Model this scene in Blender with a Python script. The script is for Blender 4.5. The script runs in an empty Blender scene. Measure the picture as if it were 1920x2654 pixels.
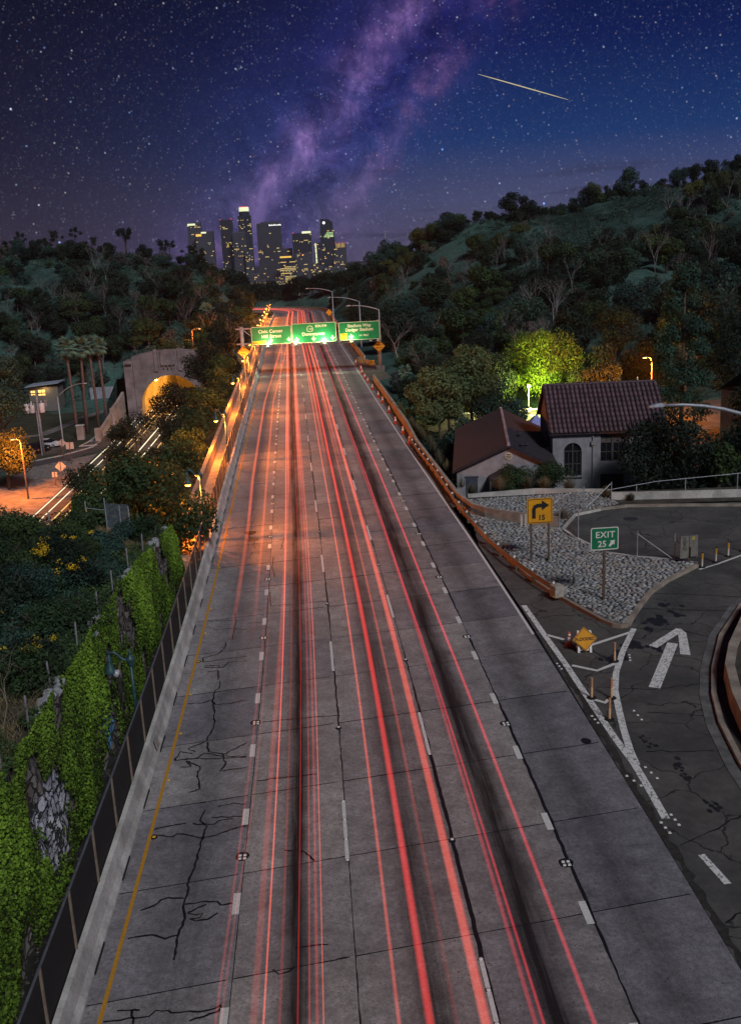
import bpy, math, random
import numpy as np
from mathutils import Vector, Matrix
random.seed(11)
RNG = np.random.default_rng(11)
R = math.radians
S = bpy.context.scene
COL = S.collection

# ------------------------------------------------------------------ camera
cam_d = bpy.data.cameras.new('camera')
cam = bpy.data.objects.new('camera', cam_d)
COL.objects.link(cam)
cam_d.sensor_fit = 'VERTICAL'
cam_d.sensor_height = 36.0
cam_d.sensor_width = 26.05
cam_d.lens = 35.0
cam_d.clip_start = 0.5
cam_d.clip_end = 30000
cr = Vector((0.99699973, -0.06031764, -0.04851103))
cu = Vector((0.06196995, 0.24645451, 0.96717108))
cf = Vector((0.04638171, 0.96727553, -0.24945296))
CAMZ = 18.06
cam.matrix_world = Matrix(((cr.x, cu.x, -cf.x, 0), (cr.y, cu.y, -cf.y, 0), (cr.z, cu.z, -cf.z, CAMZ), (0, 0, 0, 1)))
S.camera = cam

# ------------------------------------------------------------------ node helpers
class NT:
    def __init__(s, tree): s.t = tree; s.n = tree.nodes; s.l = tree.links
    def node(s, typ, **kw):
        nd = s.n.new(typ)
        for k, v in kw.items(): setattr(nd, k, v)
        return nd
    def set(s, sock, v):
        if v is None: return
        if isinstance(v, bpy.types.NodeSocket): s.l.new(v, sock)
        elif isinstance(v, (tuple, list)) and len(v) == 3 and sock.type == 'RGBA': sock.default_value = (*v, 1)
        else: sock.default_value = v
    def math(s, op, a, b=None, c=None, clamp=False):
        nd = s.node('ShaderNodeMath', operation=op); nd.use_clamp = clamp
        s.set(nd.inputs[0], a); s.set(nd.inputs[1], b)
        if c is not None: s.set(nd.inputs[2], c)
        return nd.outputs[0]
    def vmath(s, op, a, b=None):
        nd = s.node('ShaderNodeVectorMath', operation=op)
        s.set(nd.inputs[0], a)
        if b is not None: s.set(nd.inputs[1], b)
        return nd
    def mix(s, f, a, b, blend='MIX'):
        nd = s.node('ShaderNodeMix', data_type='RGBA', blend_type=blend)
        s.set(nd.inputs[0], f); s.set(nd.inputs[6], a); s.set(nd.inputs[7], b)
        return nd.outputs[2]
    def ramp(s, f, stops, interp='LINEAR'):
        nd = s.node('ShaderNodeValToRGB'); nd.color_ramp.interpolation = interp
        e = nd.color_ramp.elements
        while len(e) > 1: e.remove(e[0])
        for i, (p, c) in enumerate(stops):
            el = e[0] if i == 0 else e.new(p)
            el.position = p
            el.color = (c, c, c, 1) if not isinstance(c, (tuple, list)) else (*c, 1)
        s.set(nd.inputs[0], f)
        return nd.outputs[0]
    def noise(s, vec, scale, detail=4, rough=0.55, dist=0.0, out=0):
        nd = s.node('ShaderNodeTexNoise')
        s.set(nd.inputs['Vector'], vec); s.set(nd.inputs['Scale'], scale)
        nd.inputs['Detail'].default_value = detail; nd.inputs['Roughness'].default_value = rough
        nd.inputs['Distortion'].default_value = dist
        return nd.outputs[out]
    def smooth(s, x, a, b):
        nd = s.node('ShaderNodeMapRange'); nd.interpolation_type = 'SMOOTHSTEP'; nd.clamp = True
        s.set(nd.inputs[0], x); s.set(nd.inputs[1], a); s.set(nd.inputs[2], b)
        return nd.outputs[0]

# ------------------------------------------------------------------ world: night sky with milky way
W = bpy.data.worlds.new('World'); S.world = W; W.use_nodes = True
w = NT(W.node_tree); w.n.clear()
d = w.node('ShaderNodeTexCoord').outputs['Generated']
sep = w.node('ShaderNodeSeparateXYZ'); w.set(sep.inputs[0], d)
dx, dy, dz = sep.outputs
zc = w.math('MAXIMUM', dz, 0.0)
left = w.ramp(zc, [(0.0, (0.036, 0.024, 0.046)), (0.05, (0.018, 0.014, 0.034)), (0.13, (0.0075, 0.0075, 0.026)), (0.24, (0.0030, 0.0036, 0.015)), (1.0, (0.003, 0.004, 0.016))])
right = w.ramp(zc, [(0.0, (0.090, 0.078, 0.145)), (0.05, (0.055, 0.066, 0.155)), (0.10, (0.006, 0.034, 0.140)), (0.18, (0.0012, 0.010, 0.078)), (0.24, (0.0008, 0.0055, 0.045)), (1.0, (0.001, 0.004, 0.028))])
lr = w.smooth(dx, -0.33, 0.26)
base = w.mix(lr, left, right)
# distance from the galactic plane, bent by noise
dn = w.vmath('DOT_PRODUCT', d, (0.77514, 0.06073, -0.62887)).outputs['Value']
n1 = w.noise(d, 11.0, 7, 0.62)
n2 = w.noise(d, 17.0, 9, 0.68, 0.6)
n3 = w.noise(d, 46.0, 9, 0.72, 0.3)
dd = w.math('ADD', dn, w.math('MULTIPLY', w.math('SUBTRACT', n1, 0.5), 0.10))
def gauss(x, c, wd):
    q = w.math('DIVIDE', w.math('SUBTRACT', x, c), wd)
    return w.math('POWER', 2.71828, w.math('MULTIPLY', w.math('MULTIPLY', q, q), -1.0))
halo = gauss(dd, 0.010, 0.075)
core = gauss(dd, 0.000, 0.021)
rift = w.math('MULTIPLY', gauss(w.math('ADD', dd, w.math('MULTIPLY', w.math('SUBTRACT', n2, 0.5), 0.07)), 0.030, 0.016), w.smooth(n3, 0.34, 0.56))
east = gauss(dd, 0.064, 0.018)
cloud = w.math('MULTIPLY', w.smooth(n2, 0.34, 0.66), w.ramp(n3, [(0.36, 0.10), (0.62, 1.7)]))
fade = w.smooth(dy, 0.2, 0.8)
glow = w.mix(halo, (0, 0, 0), (0.011, 0.010, 0.066))
lowf = w.math('SUBTRACT', 1.0, w.math('MULTIPLY', w.smooth(dz, 0.12, 0.03), 0.75))
pink = w.mix(w.math('MULTIPLY', w.math('MULTIPLY', core, w.math('ADD', 0.25, cloud)), lowf), (0, 0, 0), (0.135, 0.070, 0.150))
pink2 = w.mix(w.math('MULTIPLY', w.math('MULTIPLY', east, cloud), lowf), (0, 0, 0), (0.075, 0.030, 0.056))
mw = w.mix(1.0, w.mix(1.0, glow, pink, 'ADD'), pink2, 'ADD')
mw = w.mix(fade, (0, 0, 0), mw)
sky = w.mix(1.0, base, mw, 'ADD')
sky = w.mix(w.math('MULTIPLY', rift, 0.85), sky, w.mix(1.0, sky, (0.30, 0.36, 0.62), 'MULTIPLY'))
n4 = w.noise(d, 27.0, 10, 0.74, 0.8)
sky = w.mix(w.math('MULTIPLY', halo, fade), sky, w.mix(1.0, sky, w.ramp(n4, [(0.34, (0.34, 0.36, 0.48)), (0.50, (0.92, 0.92, 0.95)), (0.64, (1.75, 1.6, 1.5))]), 'MULTIPLY'))
# thin dusk clouds low in the sky
cst = w.node('ShaderNodeMapping'); w.set(cst.inputs[0], d); cst.inputs['Scale'].default_value = (4.0, 1.0, 42.0); cst.inputs['Rotation'].default_value = (0, R(-7.5), 0)
cn = w.noise(cst.outputs[0], 2.2, 4, 0.5)
cmask = w.math('MULTIPLY', w.smooth(cn, 0.52, 0.66), w.math('MULTIPLY', w.smooth(dz, 0.105, 0.05), w.smooth(dx, -0.05, 0.1)))
sky = w.mix(w.math('MULTIPLY', cmask, 0.55), sky, (0.020, 0.022, 0.055))
# stars, three sizes
def stars(scale, rad, keep, bright):
    v = w.node('ShaderNodeTexVoronoi', feature='F1'); v.voronoi_dimensions = '3D'
    w.set(v.inputs['Vector'], d); v.inputs['Scale'].default_value = scale
    dist = v.outputs['Distance']; c = v.outputs['Color']
    sc = w.node('ShaderNodeSeparateColor'); w.set(sc.inputs[0], c)
    on = w.math('GREATER_THAN', sc.outputs[0], keep)
    mag = w.math('ADD', 0.18, w.math('POWER', sc.outputs[1], 3.0))
    fall = w.math('POWER', w.math('SUBTRACT', 1.0, w.smooth(dist, 0.0, w.math('MULTIPLY', rad, w.math('ADD', 0.55, w.math('MULTIPLY', sc.outputs[1], 0.6))))), 1.3)
    a = w.math('MULTIPLY', w.math('MULTIPLY', on, mag), w.math('MULTIPLY', fall, bright))
    tint = w.ramp(sc.outputs[2], [(0.0, (1.0, 0.62, 0.42)), (0.16, (1.0, 0.9, 0.8)), (0.45, (0.85, 0.9, 1.0)), (0.75, (0.45, 0.62, 1.0)), (1.0, (0.16, 0.38, 1.0))])
    return a, tint
def add_stars(sk, *args):
    a, tint = stars(*args)
    e = w.vmath('SCALE', tint); w.set(e.inputs['Scale'], a)
    return w.mix(1.0, sk, e.outputs[0], 'ADD')
sky = add_stars(sky, 640.0, 0.60, 0.30, 0.045)
sky = add_stars(sky, 380.0, 0.42, 0.25, 0.15)
sky = add_stars(sky, 190.0, 0.24, 0.36, 0.42)
sky = add_stars(sky, 75.0, 0.115, 0.80, 1.8)
bg = w.node('ShaderNodeBackground'); w.set(bg.inputs[0], sky); bg.inputs[1].default_value = 1.0
# the last of the dusk from the physical sky, sun below the horizon
nis = w.node('ShaderNodeTexSky'); nis.sky_type = 'NISHITA'; nis.sun_disc = False
nis.sun_elevation = R(-9); nis.sun_rotation = R(70)
bg2 = w.node('ShaderNodeBackground'); w.set(bg2.inputs[0], nis.outputs[0]); bg2.inputs[1].default_value = 0.01
adds = w.node('ShaderNodeAddShader'); w.set(adds.inputs[0], bg.outputs[0]); w.set(adds.inputs[1], bg2.outputs[0])
out = w.node('ShaderNodeOutputWorld'); w.set(out.inputs[0], adds.outputs[0])
W.cycles.sampling_method = 'MANUAL'; W.cycles.sample_map_resolution = 256

# ------------------------------------------------------------------ moon-like dusk light
sun_d = bpy.data.lights.new('sun', 'SUN'); sun = bpy.data.objects.new('sun', sun_d); COL.objects.link(sun)
sun_d.energy = 1.7; sun_d.angle = R(12); sun_d.color = (0.97, 0.98, 1.0)
sun.rotation_euler = Vector((-0.28, 0.70, -0.66)).to_track_quat('-Z', 'Y').to_euler()

S.view_settings.view_transform = 'Standard'; S.view_settings.look = 'None'
S.view_settings.exposure = 0.0; S.view_settings.gamma = 1.0
S.view_settings.use_curve_mapping = False
S.render.engine = 'CYCLES'
S.cycles.use_denoising = True
S.cycles.max_bounces = 5; S.cycles.transparent_max_bounces = 24
S.cycles.sample_clamp_indirect = 3.0

# ------------------------------------------------------------------ materials
MATS = {}
def pm(name, col, rough=0.85, var=0.25, scale=4.0, bump=0.0, metal=0.0, col2=None, objvar=0.0, fine=0.0, coord='Object', spec=None):
    if name in MATS: return MATS[name]
    m = bpy.data.materials.new(name); m.use_nodes = True
    t = NT(m.node_tree); b = t.n['Principled BSDF']
    co = t.node('ShaderNodeTexCoord').outputs[coord]
    nz = t.noise(co, scale, 5, 0.6)
    c2 = col2 or tuple(c * (1 - var) for c in col)
    c1 = col if col2 else tuple(c * (1 + var) for c in col)
    c = t.mix(t.smooth(nz, 0.3, 0.7), c2, c1)
    if fine:
        nf = t.noise(co, scale * 14, 3, 0.6)
        c = t.mix(1.0, c, t.ramp(nf, [(0.3, 1 - fine), (0.7, 1 + fine * 0.5)]), 'MULTIPLY')
    if objvar:
        oi = t.node('ShaderNodeObjectInfo').outputs['Random']
        c = t.mix(1.0, c, t.ramp(oi, [(0, 1 - objvar), (1, 1 + objvar)]), 'MULTIPLY')
    t.set(b.inputs['Base Color'], c); b.inputs['Roughness'].default_value = rough; b.inputs['Metallic'].default_value = metal
    if spec is not None: b.inputs['Specular IOR Level'].default_value = spec
    if bump:
        bp = t.node('ShaderNodeBump'); bp.inputs['Strength'].default_value = bump; bp.inputs['Distance'].default_value = 0.05
        t.set(bp.inputs['Height'], t.noise(co, scale * 3, 6, 0.65)); t.l.new(bp.outputs[0], b.inputs['Normal'])
    MATS[name] = m
    return m
def emis(name, col, strength):
    if name in MATS: return MATS[name]
    m = bpy.data.materials.new(name); m.use_nodes = True
    b = m.node_tree.nodes['Principled BSDF']
    b.inputs['Base Color'].default_value = (*[min(1, c) * 0.5 for c in col], 1)
    b.inputs['Emission Color'].default_value = (*col, 1); b.inputs['Emission Strength'].default_value = strength
    MATS[name] = m
    return m
def seethru(name, col, alpha):
    m = bpy.data.materials.new(name); m.use_nodes = True
    b = m.node_tree.nodes['Principled BSDF']
    b.inputs['Base Color'].default_value = (*col, 1); b.inputs['Alpha'].default_value = alpha; b.inputs['Roughness'].default_value = 0.7
    MATS[name] = m
    return m
def leafmat(name, col, var=0.5, yellow=None):
    m = bpy.data.materials.new(name); m.use_nodes = True
    t = NT(m.node_tree); b = t.n['Principled BSDF']
    at = t.node('ShaderNodeAttribute'); at.attribute_name = 'shade'
    oi = t.node('ShaderNodeObjectInfo').outputs['Random']
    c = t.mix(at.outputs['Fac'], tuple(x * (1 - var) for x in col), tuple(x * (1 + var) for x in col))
    c = t.mix(1.0, c, t.ramp(oi, [(0, (0.55, 0.66, 0.75)), (0.5, (1.0, 1.0, 1.0)), (1, (1.22, 1.18, 0.98))]), 'MULTIPLY')
    t.set(b.inputs['Base Color'], c); b.inputs['Roughness'].default_value = 0.75
    b.inputs['Specular IOR Level'].default_value = 0.25
    tr = t.node('ShaderNodeBsdfTranslucent'); t.set(tr.inputs[0], c)
    mx = t.node('ShaderNodeMixShader'); mx.inputs[0].default_value = 0.12
    t.l.new(b.outputs[0], mx.inputs[1]); t.l.new(tr.outputs[0], mx.inputs[2])
    t.l.new(mx.outputs[0], t.n['Material Output'].inputs[0])
    MATS[name] = m
    return m

# concrete of the carriageway: uv.x metres across, uv.y metres along
def slab_material():
    m = bpy.data.materials.new('road_concrete'); m.use_nodes = True
    t = NT(m.node_tree); b = t.n['Principled BSDF']
    uv = t.node('ShaderNodeUVMap'); uv.uv_map = 'UVMap'
    sp = t.node('ShaderNodeSeparateXYZ'); t.set(sp.inputs[0], uv.outputs[0])
    u, v = sp.outputs[0], sp.outputs[1]
    oi = t.node('ShaderNodeObjectInfo').outputs['Random']
    vec = uv.outputs[0]
    n_big = t.noise(vec, 0.25, 5, 0.6)
    n_mid = t.noise(vec, 1.6, 6, 0.65)
    n_fine = t.noise(vec, 22.0, 4, 0.7)
    n_grit = t.noise(vec, 60.0, 2, 0.7)
    c = t.mix(t.smooth(n_big, 0.3, 0.7), (0.270, 0.246, 0.238), (0.375, 0.348, 0.338))
    c = t.mix(1.0, c, t.ramp(n_mid, [(0.25, 0.58), (0.75, 1.28)]), 'MULTIPLY')
    n_cell = t.noise(vec, 7.0, 5, 0.75)
    c = t.mix(1.0, c, t.ramp(n_cell, [(0.3, 0.62), (0.7, 1.30)]), 'MULTIPLY')
    c = t.mix(1.0, c, t.ramp(n_fine, [(0.3, 0.70), (0.7, 1.25)]), 'MULTIPLY')
    c = t.mix(t.smooth(u, 6.70, 6.76), c, t.mix(1.0, c, (0.70, 0.73, 0.80), 'MULTIPLY'))
    c = t.mix(t.smooth(u, -3.10, -3.16), c, t.mix(1.0, c, (0.84, 0.86, 0.92), 'MULTIPLY'))
    c = t.mix(1.0, c, t.ramp(oi, [(0, (0.80, 0.80, 0.84)), (1, (1.18, 1.15, 1.12))]), 'MULTIPLY')
    vq = t.node('ShaderNodeTexVoronoi'); t.set(vq.inputs['Vector'], vec); vq.inputs['Scale'].default_value = 8.0
    pit = t.math('MULTIPLY', t.math('MULTIPLY', t.smooth(vq.outputs['Distance'], 0.24, 0.12), t.smooth(n_mid, 0.40, 0.60)), 0.62)
    c = t.mix(pit, c, (0.03, 0.03, 0.03))
    vp = t.node('ShaderNodeTexVoronoi'); t.set(vp.inputs['Vector'], vec); vp.inputs['Scale'].default_value = 2.6
    hole = t.math('MULTIPLY', t.smooth(vp.outputs['Distance'], 0.10, 0.05), t.math('GREATER_THAN', n_mid, 0.52))
    c = t.mix(t.math('MULTIPLY', hole, 0.8), c, (0.02, 0.02, 0.02))
    # oil drip bands down the middle of the lanes, tyre polish beside them
    mp = t.node('ShaderNodeMapping'); t.set(mp.inputs[0], vec); mp.inputs['Scale'].default_value = (3.0, 0.12, 1)
    streak = t.noise(mp.outputs[0], 1.0, 5, 0.7)
    mp2 = t.node('ShaderNodeMapping'); t.set(mp2.inputs[0], vec); mp2.inputs['Scale'].default_value = (12.0, 0.06, 1)
    fine = t.noise(mp2.outputs[0], 1.0, 4, 0.7)
    wob = t.math('MULTIPLY', t.math('SUBTRACT', n_big, 0.5), 0.5)
    tot = None
    for cen, wd, k in ((-4.75, 0.75, 0.35), (-1.50, 0.38, 1.0), (1.98, 0.62, 0.74), (2.7, 0.9, 0.30), (4.88, 0.56, 1.0), (8.0, 0.55, 0.42)):
        q = t.math('DIVIDE', t.math('SUBTRACT', t.math('ADD', u, wob), cen), wd)
        g = t.math('MULTIPLY', t.math('POWER', 2.71828, t.math('MULTIPLY', t.math('MULTIPLY', q, q), -1.0)), k)
        tot = g if tot is None else t.math('MAXIMUM', tot, g)
    tot = t.math('MULTIPLY', tot, t.ramp(streak, [(0.25, 0.55), (0.6, 1.12)]))
    tot = t.math('MULTIPLY', tot, t.ramp(fine, [(0.3, 0.82), (0.65, 1.08)]), clamp=True)
    c = t.mix(tot, c, (0.010, 0.009, 0.009))
    t.set(b.inputs['Base Color'], c)
    t.set(b.inputs['Roughness'], t.ramp(n_mid, [(0.3, 0.62), (0.7, 0.85)]))
    bp = t.node('ShaderNodeBump'); bp.inputs['Strength'].default_value = 0.5; bp.inputs['Distance'].default_value = 0.02
    # tined grooves across the slab
    t.set(bp.inputs['Height'], t.math('ADD', n_fine, t.math('MULTIPLY', n_mid, 0.5))); t.l.new(bp.outputs[0], b.inputs['Normal'])
    return m
def asphalt_material():
    m = bpy.data.materials.new('asphalt'); m.use_nodes = True
    t = NT(m.node_tree); b = t.n['Principled BSDF']
    co = t.node('ShaderNodeTexCoord').outputs['Object']
    n1 = t.noise(co, 0.35, 5, 0.6); n2 = t.noise(co, 3.0, 6, 0.7); n3 = t.noise(co, 40, 3, 0.7)
    c = t.mix(t.smooth(n1, 0.3, 0.7), (0.050, 0.049, 0.049), (0.105, 0.100, 0.094))
    c = t.mix(1.0, c, t.ramp(n2, [(0.3, 0.75), (0.7, 1.2)]), 'MULTIPLY')
    c = t.mix(1.0, c, t.ramp(n3, [(0.3, 0.7), (0.7, 1.3)]), 'MULTIPLY')
    wv = t.node('ShaderNodeTexNoise'); t.set(wv.inputs['Vector'], co); wv.inputs['Scale'].default_value = 0.9; wv.inputs['Detail'].default_value = 4
    scl = t.vmath('SCALE', wv.outputs['Color']); scl.inputs['Scale'].default_value = 1.2
    off = t.vmath('ADD', co, scl.outputs[0])
    vo = t.node('ShaderNodeTexVoronoi', feature='DISTANCE_TO_EDGE'); t.set(vo.inputs['Vector'], off.outputs[0]); vo.inputs['Scale'].default_value = 0.30
    crack = t.math('MULTIPLY', t.smooth(vo.outputs['Distance'], 0.013, 0.004), t.smooth(n1, 0.38, 0.5))
    c = t.mix(t.math('MULTIPLY', crack, 0.85), c, (0.010, 0.010, 0.010))
    t.set(b.inputs['Base Color'], c); b.inputs['Roughness'].default_value = 0.85
    bp = t.node('ShaderNodeBump'); bp.inputs['Strength'].default_value = 0.5; bp.inputs['Distance'].default_value = 0.03
    t.set(bp.inputs['Height'], t.math('SUBTRACT', t.math('ADD', n3, n2), crack)); t.l.new(bp.outputs[0], b.inputs['Normal'])
    return m
def worn_paint(name, col, under, wear=0.45, scale=5.0, cracks=True):
    m = bpy.data.materials.new(name); m.use_nodes = True
    t = NT(m.node_tree); b = t.n['Principled BSDF']
    co = t.node('ShaderNodeTexCoord').outputs['Object']
    n = t.noise(co, scale, 6, 0.7)
    f = t.smooth(n, wear, wear - 0.12)
    if cracks:
        wv = t.noise(co, 2.0, 3, 0.6, 0, 1)
        off = t.vmath('ADD', co, wv).outputs[0]
        vo = t.node('ShaderNodeTexVoronoi', feature='DISTANCE_TO_EDGE'); t.set(vo.inputs['Vector'], off); vo.inputs['Scale'].default_value = 2.8
        f = t.math('MAXIMUM', f, t.smooth(vo.outputs['Distance'], 0.035, 0.015))
    c = t.mix(1.0, col, t.ramp(t.noise(co, 12, 3), [(0.3, 0.75), (0.7, 1.05)]), 'MULTIPLY')
    c = t.mix(f, c, under)
    t.set(b.inputs['Base Color'], c); b.inputs['Roughness'].default_value = 0.7
    MATS[name] = m
    return m
SLAB = slab_material(); ASPH = asphalt_material()
WHITEP = worn_paint('white_paint', (0.75, 0.73, 0.70), (0.2, 0.19, 0.18), 0.30, 6, False)
WHITEC = worn_paint('cracked_white_paint', (0.80, 0.79, 0.78), (0.07, 0.07, 0.07), 0.33, 3.0, True)
YELLOWP = worn_paint('yellow_paint', (0.55, 0.26, 0.02), (0.16, 0.12, 0.08), 0.30, 8, False)
TAR = pm('tar', (0.010, 0.010, 0.011), 0.55, 0.3)
CONC = pm('barrier_concrete', (0.50, 0.48, 0.45), 0.85, 0.30, 0.8, 0.3, fine=0.2)
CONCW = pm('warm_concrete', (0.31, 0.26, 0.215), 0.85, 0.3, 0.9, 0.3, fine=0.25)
CONCD = pm('dark_concrete', (0.12, 0.12, 0.12), 0.9, 0.35, 1.2, 0.3)
STEEL = pm('galvanised_steel', (0.36, 0.38, 0.42), 0.5, 0.2, 6, metal=0.3)
DSTEEL = pm('dark_steel', (0.06, 0.06, 0.065), 0.5, 0.2, 6, metal=0.4)
RUST = pm('rusty_steel', (0.34, 0.25, 0.20), 0.75, 0.4, 3, 0.3, col2=(0.22, 0.18, 0.155))
WOODP = pm('weathered_post', (0.10, 0.07, 0.05), 0.9, 0.4, 5, 0.3)
BLACK = pm('black_paint', (0.012, 0.012, 0.012), 0.6, 0.2)
GREENSIGN = pm('green_sheeting', (0.005, 0.20, 0.065), 0.45, 0.12, 1.5)
GREENSIGN2 = pm('green_road_sheeting', (0.004, 0.17, 0.075), 0.45, 0.1, 3)
SIGNWHITE = pm('white_sheeting', (0.72, 0.68, 0.60), 0.5, 0.08)
SIGNCREAM = pm('cream_sheeting', (0.78, 0.76, 0.55), 0.5, 0.08)
SIGNYEL = pm('amber_sheeting', (0.75, 0.33, 0.012), 0.45, 0.08)
SIGNORANGE = pm('flood_sign_sheeting', (0.78, 0.34, 0.02), 0.5, 0.1)
EXITYEL = pm('yellow_sheeting', (0.80, 0.62, 0.03), 0.5, 0.08)
ORANGE = pm('orange_plastic', (0.72, 0.09, 0.02), 0.5, 0.15)
REFLECT = pm('reflective_collar', (0.85, 0.83, 0.78), 0.4, 0.05)
CREAM = pm('cream_plastic', (0.72, 0.44, 0.24), 0.6, 0.12, 8)
STUCCO = pm('stucco', (0.27, 0.265, 0.29), 0.9, 0.18, 1.2, 0.25, fine=0.12)
TRIM = pm('cream_trim', (0.55, 0.48, 0.38), 0.7, 0.12)
TILE = pm('clay_tile', (0.060, 0.033, 0.048), 0.6, 0.3, 3, 0.2, objvar=0.4)
TILEB = pm('clay_tile_bed', (0.035, 0.022, 0.025), 0.8, 0.3)
SHINGLE = pm('shingle', (0.030, 0.023, 0.032), 0.85, 0.45, 5, 0.5, fine=0.3)
GLASSD = pm('dark_glass', (0.012, 0.013, 0.018), 0.15, 0.2)
FRAME = pm('dark_window_frame', (0.07, 0.055, 0.055), 0.6, 0.2)
BARK = pm('bark', (0.075, 0.055, 0.042), 0.95, 0.4, 6, 0.5)
PALEBARK = pm('pale_bark', (0.19, 0.175, 0.185), 0.9, 0.35, 3, objvar=0.45)
PALMBARK = pm('palm_bark', (0.13, 0.085, 0.075), 0.95, 0.4, 4, 0.5)
LEAF_D = leafmat('leaf_dark', (0.016, 0.030, 0.020))
LEAF_T = leafmat('leaf_teal', (0.032, 0.072, 0.058))
LEAF_M = leafmat('leaf_mid', (0.040, 0.070, 0.026))
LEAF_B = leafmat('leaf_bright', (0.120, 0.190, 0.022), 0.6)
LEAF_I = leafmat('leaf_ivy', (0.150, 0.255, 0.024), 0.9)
LEAF_O = leafmat('leaf_olive', (0.072, 0.084, 0.030))
LEAF_Y = leafmat('blossom_yellow', (0.75, 0.48, 0.02), 0.3)
LEAF_G = leafmat('grass_dry', (0.20, 0.165, 0.10), 0.4)
LEAF_GG = leafmat('grass_green', (0.075, 0.105, 0.035), 0.5)
LEAF_P = leafmat('palm_leaf', (0.130, 0.220, 0.165), 0.4)
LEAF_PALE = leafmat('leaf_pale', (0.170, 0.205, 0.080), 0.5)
LEAF_DG = leafmat('dry_brush', (0.110, 0.095, 0.085), 0.5)
STONE = pm('cobble_stone', (0.30, 0.30, 0.31), 0.7, 0.3, 4, 0.2, objvar=0.3, fine=0.2)
STONEV = []
for i_, c_ in enumerate(((0.34, 0.345, 0.36), (0.24, 0.24, 0.24), (0.15, 0.155, 0.17), (0.26, 0.235, 0.21))):
    STONEV.append(pm('cobble_tone_%d' % i_, c_, 0.65, 0.25, 5, 0.2))
MORTAR = pm('mortar', (0.040, 0.038, 0.038), 0.95, 0.4, 2, 0.3)
SOIL = pm('soil', (0.050, 0.042, 0.032), 0.95, 0.5, 1.0, 0.5)
WALLSTONE = pm('wall_stone', (0.27, 0.26, 0.26), 0.9, 0.45, 1.5, 0.6, fine=0.25)

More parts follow.
